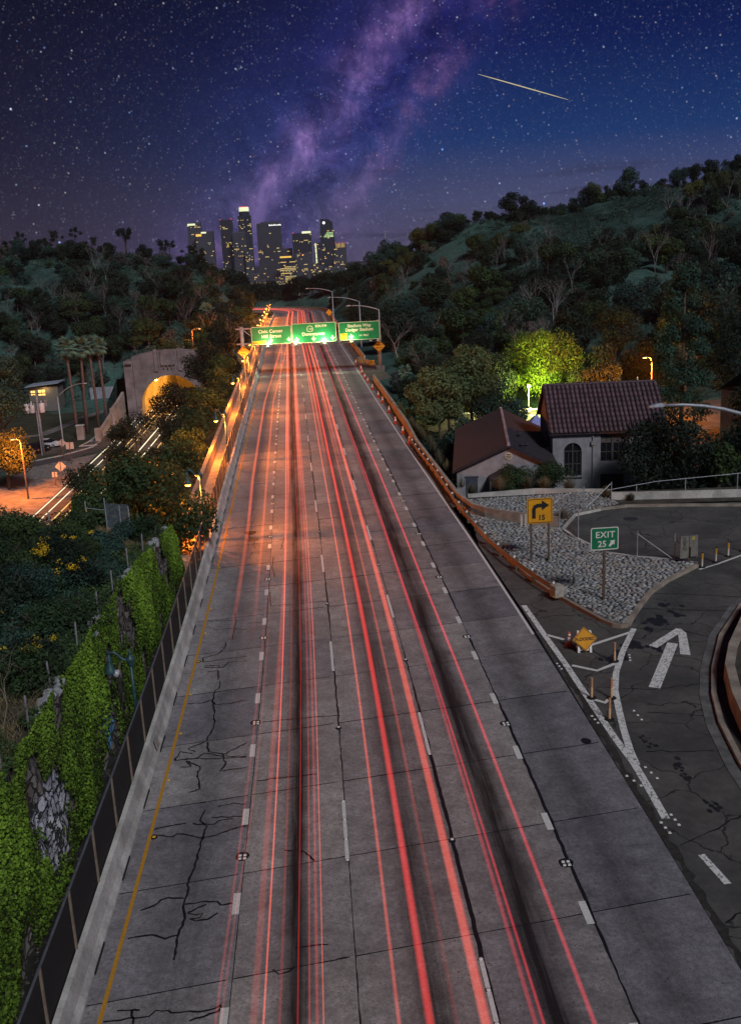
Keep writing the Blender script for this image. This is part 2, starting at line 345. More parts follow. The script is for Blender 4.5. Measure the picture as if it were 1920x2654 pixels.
# ------------------------------------------------------------------ mesh helper
class MB:
    def __init__(s): s.v = []; s.f = []; s.m = []; s.uv = {}
    def face(s, pts, mi=0, uv=None):
        b = len(s.v); s.v += [tuple(p) for p in pts]
        s.f.append(tuple(range(b, b + len(pts)))); s.m.append(mi)
        if uv: s.uv[len(s.f) - 1] = uv
        return s
    def box(s, cx, cy, cz, sx, sy, sz, rz=0.0, mi=0, rx=0.0, ry=0.0):
        M = Matrix.Translation((cx, cy, cz)) @ Matrix.Rotation(rz, 4, 'Z') @ Matrix.Rotation(ry, 4, 'Y') @ Matrix.Rotation(rx, 4, 'X')
        b = len(s.v)
        for k in range(8):
            p = M @ Vector((((k & 1) - .5) * sx, (((k >> 1) & 1) - .5) * sy, (((k >> 2) & 1) - .5) * sz))
            s.v.append(tuple(p))
        for q in ((0, 2, 3, 1), (4, 5, 7, 6), (0, 1, 5, 4), (2, 6, 7, 3), (0, 4, 6, 2), (1, 3, 7, 5)):
            s.f.append(tuple(b + i for i in q)); s.m.append(mi)
        return s
    def prism(s, poly, z0, z1, mi=0, mtop=None):
        n = len(poly); b = len(s.v)
        s.v += [(p[0], p[1], z0) for p in poly] + [(p[0], p[1], z1) for p in poly]
        s.f.append(tuple(b + n + i for i in range(n))); s.m.append(mi if mtop is None else mtop)
        s.f.append(tuple(b + n - 1 - i for i in range(n))); s.m.append(mi)
        for i in range(n):
            j = (i + 1) % n
            s.f.append((b + i, b + j, b + n + j, b + n + i)); s.m.append(mi)
        return s
    def prism_y(s, poly, y0, y1, mi=0):
        # polygon in x,z pushed along y
        n = len(poly); b = len(s.v)
        s.v += [(p[0], y0, p[1]) for p in poly] + [(p[0], y1, p[1]) for p in poly]
        s.f.append(tuple(b + i for i in range(n))); s.m.append(mi)
        s.f.append(tuple(b + 2 * n - 1 - i for i in range(n))); s.m.append(mi)
        for i in range(n):
            j = (i + 1) % n
            s.f.append((b + j, b + i, b + n + i, b + n + j)); s.m.append(mi)
        return s
    def tube(s, pts, r, n=6, mi=0, caps=True):
        pts = [Vector(p) for p in pts]; k = len(pts)
        rr = r if isinstance(r, (list, tuple)) else [r] * k
        b = len(s.v); up = Vector((0, 0, 1))
        tprev = None; side = None
        for i, p in enumerate(pts):
            t = (pts[min(i + 1, k - 1)] - pts[max(i - 1, 0)]).normalized()
            if side is None:
                a = Vector((1, 0, 0)) if abs(t.z) > 0.9 else up
                side = t.cross(a).normalized()
            else:
                side = (side - t * side.dot(t)).normalized()
            o = t.cross(side)
            for j in range(n):
                a = 2 * math.pi * j / n
                s.v.append(tuple(p + (side * math.cos(a) + o * math.sin(a)) * rr[i]))
        for i in range(k - 1):
            for j in range(n):
                j2 = (j + 1) % n
                s.f.append((b + i * n + j, b + i * n + j2, b + (i + 1) * n + j2, b + (i + 1) * n + j)); s.m.append(mi)
        if caps:
            s.f.append(tuple(b + n - 1 - j for j in range(n))); s.m.append(mi)
            s.f.append(tuple(b + (k - 1) * n + j for j in range(n))); s.m.append(mi)
        return s
    def lathe(s, prof, n=12, c=(0, 0, 0), mi=0):
        b = len(s.v); k = len(prof)
        for r, z in prof:
            for j in range(n):
                a = 2 * math.pi * j / n
                s.v.append((c[0] + r * math.cos(a), c[1] + r * math.sin(a), c[2] + z))
        for i in range(k - 1):
            for j in range(n):
                j2 = (j + 1) % n
                s.f.append((b + i * n + j, b + i * n + j2, b + (i + 1) * n + j2, b + (i + 1) * n + j)); s.m.append(mi)
        s.f.append(tuple(b + n - 1 - j for j in range(n))); s.m.append(mi)
        s.f.append(tuple(b + (k - 1) * n + j for j in range(n))); s.m.append(mi)
        return s
    def sweep(s, path, prof, mi=0, caps=True):
        # profile (across, up) swept along a 2-d path of (x, y, z)
        k = len(path); n = len(prof); b = len(s.v)
        for i, p in enumerate(path):
            a = Vector(path[max(i - 1, 0)][:2]); c = Vector(path[min(i + 1, k - 1)][:2])
            t = (c - a).normalized(); nr = Vector((t.y, -t.x))
            z = p[2] if len(p) > 2 else 0
            for (o, h) in prof: s.v.append((p[0] + nr.x * o, p[1] + nr.y * o, z + h))
        for i in range(k - 1):
            for j in range(n):
                j2 = (j + 1) % n
                s.f.append((b + i * n + j, b + (i + 1) * n + j, b + (i + 1) * n + j2, b + i * n + j2)); s.m.append(mi)
        if caps:
            s.f.append(tuple(b + j for j in range(n))); s.m.append(mi)
            s.f.append(tuple(b + (k - 1) * n + n - 1 - j for j in range(n))); s.m.append(mi)
        return s
    def ribbon(s, path, width, z, mi=0):
        # flat strip along path (x, y), constant or per-point width
        k = len(path); L = []
        for i, p in enumerate(path):
            a = Vector(path[max(i - 1, 0)][:2]); c = Vector(path[min(i + 1, k - 1)][:2])
            t = (c - a); t = t.normalized() if t.length > 1e-6 else Vector((0, 1))
            nr = Vector((t.y, -t.x)); wd = width[i] if isinstance(width, (list, tuple)) else width
            L.append(((p[0] - nr.x * wd / 2, p[1] - nr.y * wd / 2, z), (p[0] + nr.x * wd / 2, p[1] + nr.y * wd / 2, z)))
        for i in range(k - 1): s.face((L[i][0], L[i][1], L[i + 1][1], L[i + 1][0]), mi)
        return s
    def build(s, name, mats, parent=None, smooth=False, kind=None, loc=None, rz=None):
        me = bpy.data.meshes.new(name); me.from_pydata(s.v, [], s.f)
        if not isinstance(mats, (list, tuple)): mats = [mats]
        for m in mats: me.materials.append(m)
        if any(s.m): me.polygons.foreach_set('material_index', s.m)
        if smooth: me.polygons.foreach_set('use_smooth', [True] * len(s.f))
        if s.uv:
            ul = me.uv_layers.new(name='UVMap')
            for fi, uvs in s.uv.items():
                p = me.polygons[fi]
                for li, q in zip(p.loop_indices, uvs): ul.data[li].uv = q
        me.update()
        return link(name, me, parent, kind, loc, rz)
def link(name, data, parent=None, kind=None, loc=None, rz=None):
    o = bpy.data.objects.new(name, data); COL.objects.link(o)
    if parent: o.parent = parent
    if kind: o['kind'] = kind
    if loc is not None: o.location = loc
    if rz is not None: o.rotation_euler = (0, 0, rz)
    return o
def tag(o, label, cat, group=None):
    o['label'] = label; o['category'] = cat
    if group: o['group'] = group
    return o
def thing(name, label, cat, loc=(0, 0, 0), rz=0.0, group=None):
    o = bpy.data.objects.new(name, None); COL.objects.link(o)
    o.empty_display_size = 0.3; o.location = loc; o.rotation_euler = (0, 0, rz)
    return tag(o, label, cat, group)
KIDS = {}
def children(o): return [c for c in o.children]
def copy_tree(o, label=None, parent=None):
    c = o.copy(); COL.objects.link(c)
    if parent: c.parent = parent
    if label: c['label'] = label
    for ch in children(o): copy_tree(ch, None, c)
    return c
def txt(body, size, mat, parent, loc, rot=(math.pi / 2, 0, 0), name='lettering', align='CENTER', bold=0.012, sx=1.0, space=1.0):
    cu_ = bpy.data.curves.new(name, 'FONT'); cu_.body = body; cu_.size = size; cu_.align_x = align
    cu_.extrude = 0.004; cu_.offset = bold * size; cu_.space_character = space; cu_.resolution_u = 3
    tmp = bpy.data.objects.new('tmp_text', cu_); COL.objects.link(tmp)
    dg = bpy.context.evaluated_depsgraph_get()
    me = bpy.data.meshes.new_from_object(tmp.evaluated_get(dg))
    bpy.data.objects.remove(tmp); bpy.data.curves.remove(cu_)
    me.materials.clear(); me.materials.append(mat)
    o = link(name, me, parent); o.location = loc; o.rotation_euler = rot; o.scale = (sx, 1, 1)
    return o
def smoothstep(a, b, x):
    t = np.clip((x - a) / (b - a), 0, 1); return t * t * (3 - 2 * t)

# ------------------------------------------------------------------ the line of the freeway
SY = [-40, 0, 30, 43, 57, 70, 85, 101, 142, 157, 214, 250, 300, 345]
SX = [0, 0, 0, -.08, -.32, -.58, -.90, -1.22, -2.0, -2.28, -3.5, -4.35, -5.2, -5.6]
_yy = np.arange(-40, 346, 1.0)
_ss = np.interp(_yy, SY, SX)
for _ in range(3): _ss = np.convolve(np.pad(_ss, 6, mode='edge'), np.ones(13) / 13, 'valid')
def shift(y): return float(np.interp(y, _yy, _ss))
T0, RB = 345.0, 45.0
def road(u, t, z=0.0):
    if t <= T0: return (shift(t) + u, t, z)
    a = (t - T0) / RB
    ox = shift(T0) - RB
    return (ox + (RB + u) * math.cos(a), T0 + (RB + u) * math.sin(a), z)
def rpath(u, t0, t1, step=4.0, z=0.0):
    n = max(2, int(abs(t1 - t0) / step) + 1)
    return [road(u(t) if callable(u) else u, t, z) for t in np.linspace(t0, t1, n)]

# ------------------------------------------------------------------ terrain
CP = [(140.6, 330, 37.0), (119.8, 330, 34.5), (105.1, 330, 32.4), (94.8, 330, 30.8), (81.8, 325, 28.3), (66.3, 320, 27.4), (53.6, 320, 27.4),
      (43.6, 330, 25.5), (36.7, 350, 17.5), (26.3, 380, 13.0), (16.8, 430, 0.0), (0.8, 440, -14.0), (-10, 440, -14), (-20, 450, -8), (0, 480, -24),
      (170, 330, 40), (200, 300, 36), (180, 240, 26), (160, 200, 14), (130, 160, 4), (114.6, 280, 24.8), (94.8, 260, 19.3), (92.5, 290, 22.6), (65.5, 260, 16.2),
      (72, 210, 10.2), (82.4, 200, 9.9), (51.7, 280, 17.0), (42.3, 230, 9.2), (32.7, 280, 10.7), (24.3, 260, 4.7), (27.6, 200, 1.8), (47.8, 190, 4.1),
      (53, 165, 1.2), (17.4, 350, 7.0), (9.5, 330, 2.4), (120, 400, 22), (60, 400, 15), (180, 420, 20), (60, 480, -12), (160, 520, -10), (0, 540, -28), (240, 420, 10), (100, 600, -36),
      (-96.6, 330, 22.4), (-82.7, 330, 21.8), (-68.6, 330, 21.1), (-54.6, 330, 19.7), (-42, 320, 18.4), (-33.9, 310, 19.3), (-27.2, 310, 18.6),
      (-22.5, 330, 13.2), (-19.3, 350, 6.0), (-69.4, 270, 9.1), (-54, 250, 4.0), (-46.1, 270, 7.9), (-33.9, 270, 11.0), (-26.5, 250, 5.6), (-34, 222, 0.8), (-23.5, 215, -0.1),
      (-19.8, 260, 2.5), (-19, 300, 5.0), (-61.9, 235, -2.5), (-70.9, 230, -3.0), (-81.2, 270, 7.4), (-49.9, 225, -5.0), (-130, 330, 24), (-130, 270, 10), (-110, 220, -4),
      (-90, 180, -11), (-60, 150, -12), (-100, 120, -12), (-60, 80, -12), (-30, 120, -10), (-120, 420, 10), (-60, 400, 8), (-40, 420, 2), (-30, 480, -14), (-120, 500, -20), (-60, 600, -36),
      (30, 100, -3), (50, 120, -4), (30, 140, -4), (80, 120, -2), (40, 40, -0.5), (90, 60, 0), (60, 10, 0), (-30, 20, -6), (-60, 20, -8)]
CP += [(shift(min(y, 345)) + u, y, -0.4) for y in range(0, 360, 45) for u in (-8, 10)]
CP = np.array(CP, float)
def tps_fit(P):
    n = len(P); D = np.hypot(P[:, None, 0] - P[None, :, 0], P[:, None, 1] - P[None, :, 1])
    K = np.where(D > 0, D * D * np.log(D + 1e-9), 0) + np.eye(n) * 900.0
    A = np.zeros((n + 3, n + 3)); A[:n, :n] = K; A[:n, n] = 1; A[:n, n + 1:] = P[:, :2]; A[n, :n] = 1; A[n + 1:, :n] = P[:, :2].T
    return np.linalg.solve(A, np.concatenate([P[:, 2], np.zeros(3)]))
TW = tps_fit(CP)
def tps(x, y):
    D = np.hypot(x[..., None] - CP[:, 0], y[..., None] - CP[:, 1])
    return (np.where(D > 0, D * D * np.log(D + 1e-9), 0) @ TW[:-3]) + TW[-3] + TW[-2] * x + TW[-1] * y
def wob(x, y):
    return 0.9 * np.sin(x * .11 + 1.3 * np.sin(y * .07)) * np.cos(y * .09 + .8 * np.sin(x * .05)) + 0.5 * np.sin(x * .31 + y * .23) + 0.25 * np.sin(x * .7 - y * .6)
LOW = -12.3
def ground(x, y):
    x = np.asarray(x, float); y = np.asarray(y, float)
    z = tps(x, y)
    sh = np.interp(y, _yy, _ss)
    u = x - sh
    roadw = np.maximum(smoothstep(26, 11.5, u) * smoothstep(-26, -9, u), 0) * smoothstep(395, 350, y)
    hill = smoothstep(18, 45, np.abs(u - 1)) * smoothstep(150, 200, y)
    z = z + wob(x, y) * (0.25 + 1.2 * hill)
    z = z * (1 - roadw) + np.minimum(z, -0.7) * roadw
    # land round the bend
    rb = np.hypot(x - (shift(345) - RB), y - T0) - RB
    bend = smoothstep(18, 11, np.abs(rb)) * smoothstep(335, 345, y)
    z = z * (1 - bend) - 0.7 * bend
    # right: church lot below the freeway
    lot = smoothstep(10.3, 13.5, u) * smoothstep(72.5, 75.5, y) * smoothstep(185, 146, y) * smoothstep(95, 60, x)
    z = z * (1 - lot) + (-4.7) * lot
    flat = smoothstep(9, 10.5, u) * smoothstep(73, 70, y)
    z = z * (1 - flat) + (-0.25) * flat
    # left: the lower carriageway basin
    mx = smoothstep(-9.4, -21, u)
    my = np.where(x > -41, np.where(y < 202, 1.0, 0.0), smoothstep(256, 224, y))
    bas = mx * my
    z = z * (1 - bas) + LOW * bas
    return z
def gz(x, y): return float(ground(np.array([x]), np.array([y]))[0])

def hill_material():
    m = bpy.data.materials.new('hill_grass'); m.use_nodes = True
    t = NT(m.node_tree); b = t.n['Principled BSDF']
    co = t.node('ShaderNodeTexCoord').outputs['Object']
    n1 = t.noise(co, 0.035, 6, 0.65, 0.4); n2 = t.noise(co, 0.25, 7, 0.7); n3 = t.noise(co, 1.8, 5, 0.75)
    c = t.mix(t.smooth(n1, 0.38, 0.62), (0.016, 0.034, 0.030), (0.072, 0.150, 0.132))
    c = t.mix(t.math('MULTIPLY', t.smooth(n2, 0.5, 0.66), 0.7), c, (0.075, 0.110, 0.090))
    c = t.mix(t.math('MULTIPLY', t.smooth(n2, 0.45, 0.32), 0.6), c, (0.024, 0.022, 0.020))
    c = t.mix(1.0, c, t.ramp(n3, [(0.28, 0.45), (0.72, 1.45)]), 'MULTIPLY')
    t.set(b.inputs['Base Color'], c); b.inputs['Roughness'].default_value = 0.95
    b.inputs['Specular IOR Level'].default_value = 0.1
    bp = t.node('ShaderNodeBump'); bp.inputs['Strength'].default_value = 0.9; bp.inputs['Distance'].default_value = 0.8
    t.set(bp.inputs['Height'], t.math('ADD', n2, t.math('MULTIPLY', n3, 0.5))); t.l.new(bp.outputs[0], b.inputs['Normal'])
    return m
HILL = hill_material()
def terrain():
    xs = np.arange(-260, 321, 4.0); ys = np.arange(-20, 621, 4.0)
    X, Y = np.meshgrid(xs, ys); Z = ground(X, Y)
    # edges sink to the plain
    edge = np.minimum.reduce([X + 260, 320 - X, 620 - Y]) / 60.0
    Z = np.where(edge < 1, Z * np.clip(edge, 0, 1) + (-40) * (1 - np.clip(edge, 0, 1)), Z)
    nx, ny = len(xs), len(ys)
    V = np.stack([X, Y, Z], -1).reshape(-1, 3)
    F = []
    for j in range(ny - 1):
        for i in range(nx - 1):
            if 199 < ys[j] < 203 and -41 < xs[i] < -17: continue
            F.append((j * nx + i, j * nx + i + 1, (j + 1) * nx + i + 1, (j + 1) * nx + i))
    me = bpy.data.meshes.new('terrain'); me.from_pydata(V.tolist(), [], F); me.materials.append(HILL)
    me.polygons.foreach_set('use_smooth', [True] * len(F)); me.update()
    link('terrain', me, kind='structure')
terrain()
VERGE = pm('verge_grass', (0.030, 0.036, 0.018), .95, .5, .35, .5, fine=.4)
MB().face([(-85, 147, LOW + .015), (-40.4, 164, LOW + .015), (-40.4, 202, LOW + .015), (-52, 222, LOW + .015), (-85, 222, LOW + .015)]).build('grass_verge', VERGE, kind='structure')
PLAIN = pm('plain_ground', (0.030, 0.032, 0.036), 0.95, 0.4, 0.01)
MB().face([(-9000, -400, -41), (9000, -400, -41), (9000, 12000, -41), (-9000, 12000, -41)]).build('ground', PLAIN, kind='structure')

# ------------------------------------------------------------------ the freeway: slab by slab
free = bpy.data.objects.new('freeway', None); COL.objects.link(free); free['kind'] = 'structure'
LANES = [-6.80, -3.13, 0.10, 3.42, 6.72, 9.86]
SK = 0.15
P0, PITCH = 31.98, 4.6
K0, K1 = -5, 46
for li in range(5):
    ua, ub = LANES[li] + 0.012, LANES[li + 1] - 0.012
    for k in range(K0, K1):
        ta, tb = P0 + PITCH * k + 0.014, P0 + PITCH * (k + 1) - 0.014
        mb = MB(); tops = []
        for (u, t) in ((ua, ta), (ub, ta), (ub, tb), (ua, tb)):
            tt = t + SK * (u - 0.1)
            x, y, _ = road(u, tt); tops.append((x, y, u, tt))
        dz = random.uniform(-0.006, 0.006)
        top = [(p[0], p[1], dz) for p in tops]; bot = [(p[0], p[1], -0.22) for p in tops]
        uvs = [(p[2], p[3]) for p in tops]
        mb.face(top, 0, uvs)
        for i in range(4):
            j = (i + 1) % 4
            mb.face((top[i], bot[i], bot[j], top[j]), 0, [(uvs[i][0], uvs[i][1])] * 4)
        mb.build('concrete_slab', SLAB, free)
# bed under the slabs, and the far carriageway where the joints no longer show
bed = MB()
pa = [road(-6.9, t) for t in np.arange(2, 252, 4)]; pb = [road(9.95, t) for t in np.arange(2, 252, 4)]
for i in range(len(pa) - 1): bed.face([(pa[i][0], pa[i][1], -.025), (pb[i][0], pb[i][1], -.025), (pb[i + 1][0], pb[i + 1][1], -.025), (pa[i + 1][0], pa[i + 1][1], -.025)])
bed.build('road_bed', TAR, free)
far = MB(); TE = P0 + PITCH * K1
ts = list(np.arange(TE, T0 + RB * 1.9, 5.0))
for i in range(len(ts) - 1):
    for li in range(5):
        ua, ub = LANES[li], LANES[li + 1]; q = []; uv = []
        for (u, t) in ((ua, ts[i]), (ub, ts[i]), (ub, ts[i + 1]), (ua, ts[i + 1])):
            tt = t + SK * (u - .1) if t <= T0 - 5 else t
            p = road(u, tt); q.append((p[0], p[1], 0.0)); uv.append((u, tt))
        far.face(q, 0, uv)
far.build('far_carriageway', SLAB, free)
# right shoulder beyond the edge line, widening far off
sh = MB()
for i in range(0, 60):
    t0_, t1_ = 70 + i * 5.4, 70 + (i + 1) * 5.4
    w0 = 9.87; e0 = np.interp(t0_, [70, 146, 150, 172, 178, 394], [10.6, 10.6, 13.6, 13.3, 11.4, 11.4]); e1 = np.interp(t1_, [70, 146, 150, 172, 178, 394], [10.6, 10.6, 13.6, 13.3, 11.4, 11.4])
    sh.face([road(w0, t0_, -.012), road(e0, t0_, -.012), road(e1, t1_, -.012), road(w0, t1_, -.012)])
sh.build('shoulder', ASPH, free)
ls = MB()
pl = rpath(-6.8, 6, T0 + 40, 5)
for i in range(len(pl) - 1):
    a, b_ = pl[i], pl[i + 1]
    ls.face([(a[0] - .55, a[1], -.02), (a[0], a[1], -.02), (b_[0], b_[1], -.02), (b_[0] - .55, b_[1], -.02)])
ls.build('gutter', CONCD, free)

def strip(u, t0, t1, wd, z=0.010, step=3.0): return rpath(u, t0, t1, step), wd, z
mk = MB()
mk.ribbon(rpath(-6.32, 12, T0 + 40, 2.0), 0.115, 0.011)
mk.build('yellow_edge_line', YELLOWP, free)
mk = MB()
EU = lambda t: float(np.interp(t, [44, 60, 95, 130, 345], [9.80, 9.74, 9.45, 9.28, 9.1]))
mk.ribbon(rpath(EU, 44.5, T0 + 60, 2.0), 0.13, 0.011)
mk.build('white_edge_line', WHITEP, free)
def dash(u, t, ln, wd, mat=WHITEP):
    m_ = MB(); m_.ribbon(rpath(u, t - ln / 2, t + ln / 2, 1.2), wd, 0.011)
    return m_.build('lane_dash', mat, free)
def dot_mesh(dome=True):
    m_ = MB()
    if dome: m_.lathe([(0.062, 0), (0.055, 0.012), (0.03, 0.02)], 8)
    else:
        m_.prism([(-.05, -.05), (.05, -.05), (.05, .05), (-.05, .05)], 0, 0.006)
        m_.prism([(-.04, -.035), (.04, -.035), (.04, .035), (-.04, .035)], 0.006, 0.022)
    return m_
CER = pm('ceramic_white', (0.78, 0.76, 0.72), 0.35, 0.1)
YCER = pm('ceramic_yellow', (0.75, 0.48, 0.05), 0.35, 0.1)
base_o = dot_mesh(True).build('raised_marker', CER, free); dome_me = base_o.data
bpy.data.objects.remove(base_o)
base_o = dot_mesh(False).build('raised_marker', CER, free); sq_me = base_o.data
bpy.data.objects.remove(base_o)
sqy_me = sq_me.copy(); sqy_me.materials.clear(); sqy_me.materials.append(YCER)
def marker(u, t, me): 
    x, y, _ = road(u, t)
    return link('raised_marker', me, free, loc=(x, y, 0.008))
tarb = MB()
def blot(u, t, r):
    x, y, _ = road(u, t)
    tarb.face([(x + r * math.cos(a) * random.uniform(.85, 1.1), y + 1.2 * r * math.sin(a) * random.uniform(.85, 1.1), 0.0085) for a in np.linspace(0, 2 * math.pi, 11)[:-1]])
nm = 0
far_dots = MB()
for u, ph in ((0.06, 28.9), (3.38, 20.55)):
    for k in range(-1, 24):
        t = ph + 14.65 * k
        if t < 15 or t > 330: continue
        if t < 120:
            for s_ in (-1.15, 0.0, 1.15): dash(u, t + s_, 1.02, 0.12)
            for s_ in (-1.72, -.575, .575, 1.72): marker(u, t + s_, dome_me); blot(u, t + s_, 0.085)
            marker(u + .03, t + 7.3, sq_me); blot(u + .03, t + 7.2, 0.12)
        else: dash(u, t, 3.5, 0.13)
for u, ph in ((-3.24, 30.1), (6.60, 28.45)):
    for k in range(-3, 52):
        t = ph + 4.66 * k
        if t < 15: continue
        dash(u, t, 1.0, 0.21)
        if k % 2 == 1:
            tc = t + 2.33
            if t < 110:
                for a in (-.075, .075):
                    for b_ in (-.085, .085): marker(u + .03 + a, tc + b_, sq_me)
                blot(u + .03, tc + .04, 0.22)
            else:
                far_dots.prism([road(u - .1, tc - .1)[:2], road(u + .14, tc - .1)[:2], road(u + .14, tc + .1)[:2], road(u - .1, tc + .1)[:2]], 0.0, 0.03)
for k in range(3, 60): far_dots.prism([road(-3.34, 105 + k * 3.0)[:2], road(-3.14, 105 + k * 3.0)[:2], road(-3.14, 105.7 + k * 3.0)[:2], road(-3.34, 105.7 + k * 3.0)[:2]], 0.0, 0.02)
o = far_dots.build('far_lane_dots', CER, free); o['kind'] = 'stuff'
for k in range(0, 36):
    marker(-6.18, 29.3 + 3.66 * k, sqy_me)
    if k % 4 == 0: blot(-6.18, 29.3 + 3.66 * k, .13)
# tar: sealed cracks and joints
CR = [[(-4.68,30.75),(-4.76,30.33),(-4.78,30.06),(-4.50,29.70),(-4.57,29.39),(-4.58,29.00),(-4.64,28.20),(-4.70,27.25),(-4.77,26.72),(-4.74,26.06),(-4.79,25.50),(-4.67,24.94),(-4.77,24.29),(-4.76,23.79),(-4.77,23.22)],[(-6.17,24.25),(-5.89,24.31),(-5.52,24.34),(-5.12,24.13),(-4.80,24.23)],[(-6.02,25.48),(-5.68,25.64),(-5.49,25.90),(-5.29,25.98),(-4.81,25.89)],[(-4.75,25.60),(-4.19,25.67),(-3.82,25.62),(-3.69,25.43),(-3.13,25.48)],[(-4.62,25.20),(-4.38,25.38),(-4.13,25.52)],[(-4.62,25.17),(-4.35,25.06),(-4.18,25.14),(-4.25,24.92),(-4.54,24.92),(-4.36,24.80),(-4.02,24.82),(-3.75,25.09)],[(-6.09,29.38),(-5.58,29.22),(-5.45,29.38),(-5.09,29.25),(-4.58,29.00),(-4.15,29.12),(-3.58,29.44),(-3.19,29.54)],[(-6.24,29.76),(-5.81,29.88),(-5.23,29.98)],[(-5.00,29.95),(-4.86,29.84),(-4.26,29.80),(-4.17,29.97),(-3.68,30.04)],[(-4.40,30.21),(-3.94,30.17),(-3.23,30.17)],[(-6.23,21.15),(-5.82,21.15),(-5.61,21.21),(-5.12,21.20),(-4.97,21.39),(-4.66,21.35),(-4.57,21.26),(-4.16,21.27),(-3.67,21.24),(-3.35,21.38),(-3.34,21.25),(-3.59,21.12),(-4.09,20.93)],[(-5.96,21.50),(-5.38,21.44)],[(-5.58,21.46),(-5.48,20.99)],[(-6.20,34.40),(-5.41,34.46),(-4.50,34.32),(-3.48,34.28)],[(-5.91,33.90),(-5.51,33.84),(-5.74,34.33),(-5.17,33.79),(-5.20,33.24),(-5.01,32.19),(-5.36,31.99)],[(-4.25,30.88),(-3.75,31.03),(-3.28,30.91)],[(-5.03,50.27),(-4.91,49.12),(-4.94,46.38)],[(-5.18,46.13),(-5.22,45.26),(-5.53,44.65),(-6.14,44.39),(-6.08,43.84),(-5.40,43.99),(-4.07,44.21)],[(-5.97,43.37),(-5.34,43.35),(-5.11,43.05),(-5.95,43.19)],[(-5.11,43.05),(-4.87,43.62),(-4.04,43.66)],[(-5.76,42.64),(-5.29,42.73),(-5.20,41.71)],[(-5.08,41.52),(-5.06,40.87),(-5.22,40.43),(-5.23,39.51),(-5.03,38.32),(-4.96,36.94),(-5.15,35.81),(-5.79,35.29),(-5.47,35.00)],[(-6.27,39.39),(-5.63,39.36),(-5.27,39.60),(-5.10,39.12),(-4.46,39.09),(-3.78,39.35)],[(-5.09,35.73),(-4.95,34.92),(-4.30,34.64),(-3.54,35.43)],[(-6.20,34.46),(-6.06,35.09),(-5.57,34.89)],[(-6.20,34.46),(-5.41,34.46),(-5.11,34.82),(-4.40,34.48),(-3.48,34.34)],[(-4.47,34.73),(-4.23,33.87),(-4.41,33.34),(-3.43,33.47)],[(-6.33,49.34),(-4.36,49.12)],[(-5.98,48.01),(-5.22,48.08),(-4.28,47.74)],[(-5.32,66.40),(-5.13,65.10),(-4.56,64.77),(-3.59,65.57)],[(-4.56,64.77),(-4.82,63.43),(-4.54,62.22)],[(-4.91,60.29),(-4.72,61.51),(-3.46,61.60)],[(-5.07,57.18),(-4.20,57.41),(-3.42,57.57)],[(-3.36,60.30),(-3.33,58.05),(-3.12,56.07)],[(-4.23,48.63),(-3.18,48.72)],[(-3.01,37.13),(-2.01,37.20),(-0.94,37.25),(0.13,37.23)],[(-4.85,53.73),(-3.36,53.49)],[(-3.05,64.01),(-2.78,64.35),(-2.93,61.86)],[(6.18,67.60),(7.78,67.30)],[(-3.31,53.42),(-3.18,51.06),(-0.15,51.26)],[(-2.99,32.46),(-2.23,32.53),(-0.86,32.62)],[(-2.09,22.53),(-1.93,22.33),(-1.68,22.39),(-1.51,22.56)],[(-1.52,23.30),(-0.62,23.33)],[(-1.91,27.97),(-1.37,27.85),(-0.96,27.27)],[(-5.4,70.6),(-5.3,71.8),(-5.35,73.4)],[(-5.5,69.2),(-4.6,69.4),(-3.6,69.3)]]
def wiggle(pl, amp=0.035, step=0.14):
    out_ = [pl[0]]
    for a, b_ in zip(pl[:-1], pl[1:]):
        n = max(1, int(math.hypot(b_[0] - a[0], b_[1] - a[1]) / step))
        for i in range(1, n + 1):
            f = i / n; j = amp if i < n else 0
            out_.append((a[0] + (b_[0] - a[0]) * f + random.uniform(-j, j), a[1] + (b_[1] - a[1]) * f + random.uniform(-j, j)))
    return out_
for i, pl in enumerate(CR):
    pts = wiggle(pl); wdt = 0.075 if pl[0][1] < 47 else 0.06
    m_ = MB(); m_.ribbon(pts, [wdt * random.uniform(.55, 1.15) for _ in pts], 0.0078)
    m_.build('tar_seam', TAR, free)
# tar run into the joints between lanes
for u, amp, wd in ((0.11, .02, .055), (3.42, .02, .085), (6.73, .02, .075), (-3.12, .01, .025)):
    pts = [road(u + random.uniform(-amp, amp), t)[:2] for t in np.arange(12, 130, .35)]
    on = 0.0; wds = []
    for i in range(len(pts)):
        on = 0.94 * on + random.gauss(0, .5); wds.append(wd * max(.22, min(1.5, .75 + on * .5)))
    m_ = MB(); m_.ribbon(pts, wds, 0.0072); m_.build('tar_joint', TAR, free)
for k in range(K0, 20):
    for li in range(5):
        if k < 11:
            pts = [road(u, P0 + PITCH * k + SK * (u - .1))[:2] for u in np.arange(LANES[li] + .02, LANES[li + 1], .25)]
            m_ = MB(); m_.ribbon(pts, [random.uniform(.028, .046) for _ in pts], 0.0070); m_.build('tar_joint', TAR, free)
        if random.random() < 0.72: continue
        ua = random.uniform(LANES[li], LANES[li + 1] - 1); ub = min(LANES[li + 1], ua + random.uniform(.6, 2.6))
        pts = [road(u, P0 + PITCH * k + SK * (u - .1) + random.uniform(-.015, .015))[:2] for u in np.arange(ua, ub, .15)]
        if len(pts) > 2:
            m_ = MB(); m_.ribbon(pts, [.06 * random.uniform(.4, 1.2) for _ in pts], 0.0074); m_.build('tar_joint', TAR, free)
blot(-4.6, 66.4, .42); blot(9.3, 33.6, .2)
tarb.build('tar_patch', TAR, free)
mh = MB(); x_, y_, _ = road(-4.45, 64.6); mh.lathe([(0.45, 0.0), (0.45, 0.012), (0.38, 0.014)], 16, (x_, y_, 0)); mh.build('drain_cover', DSTEEL, free)

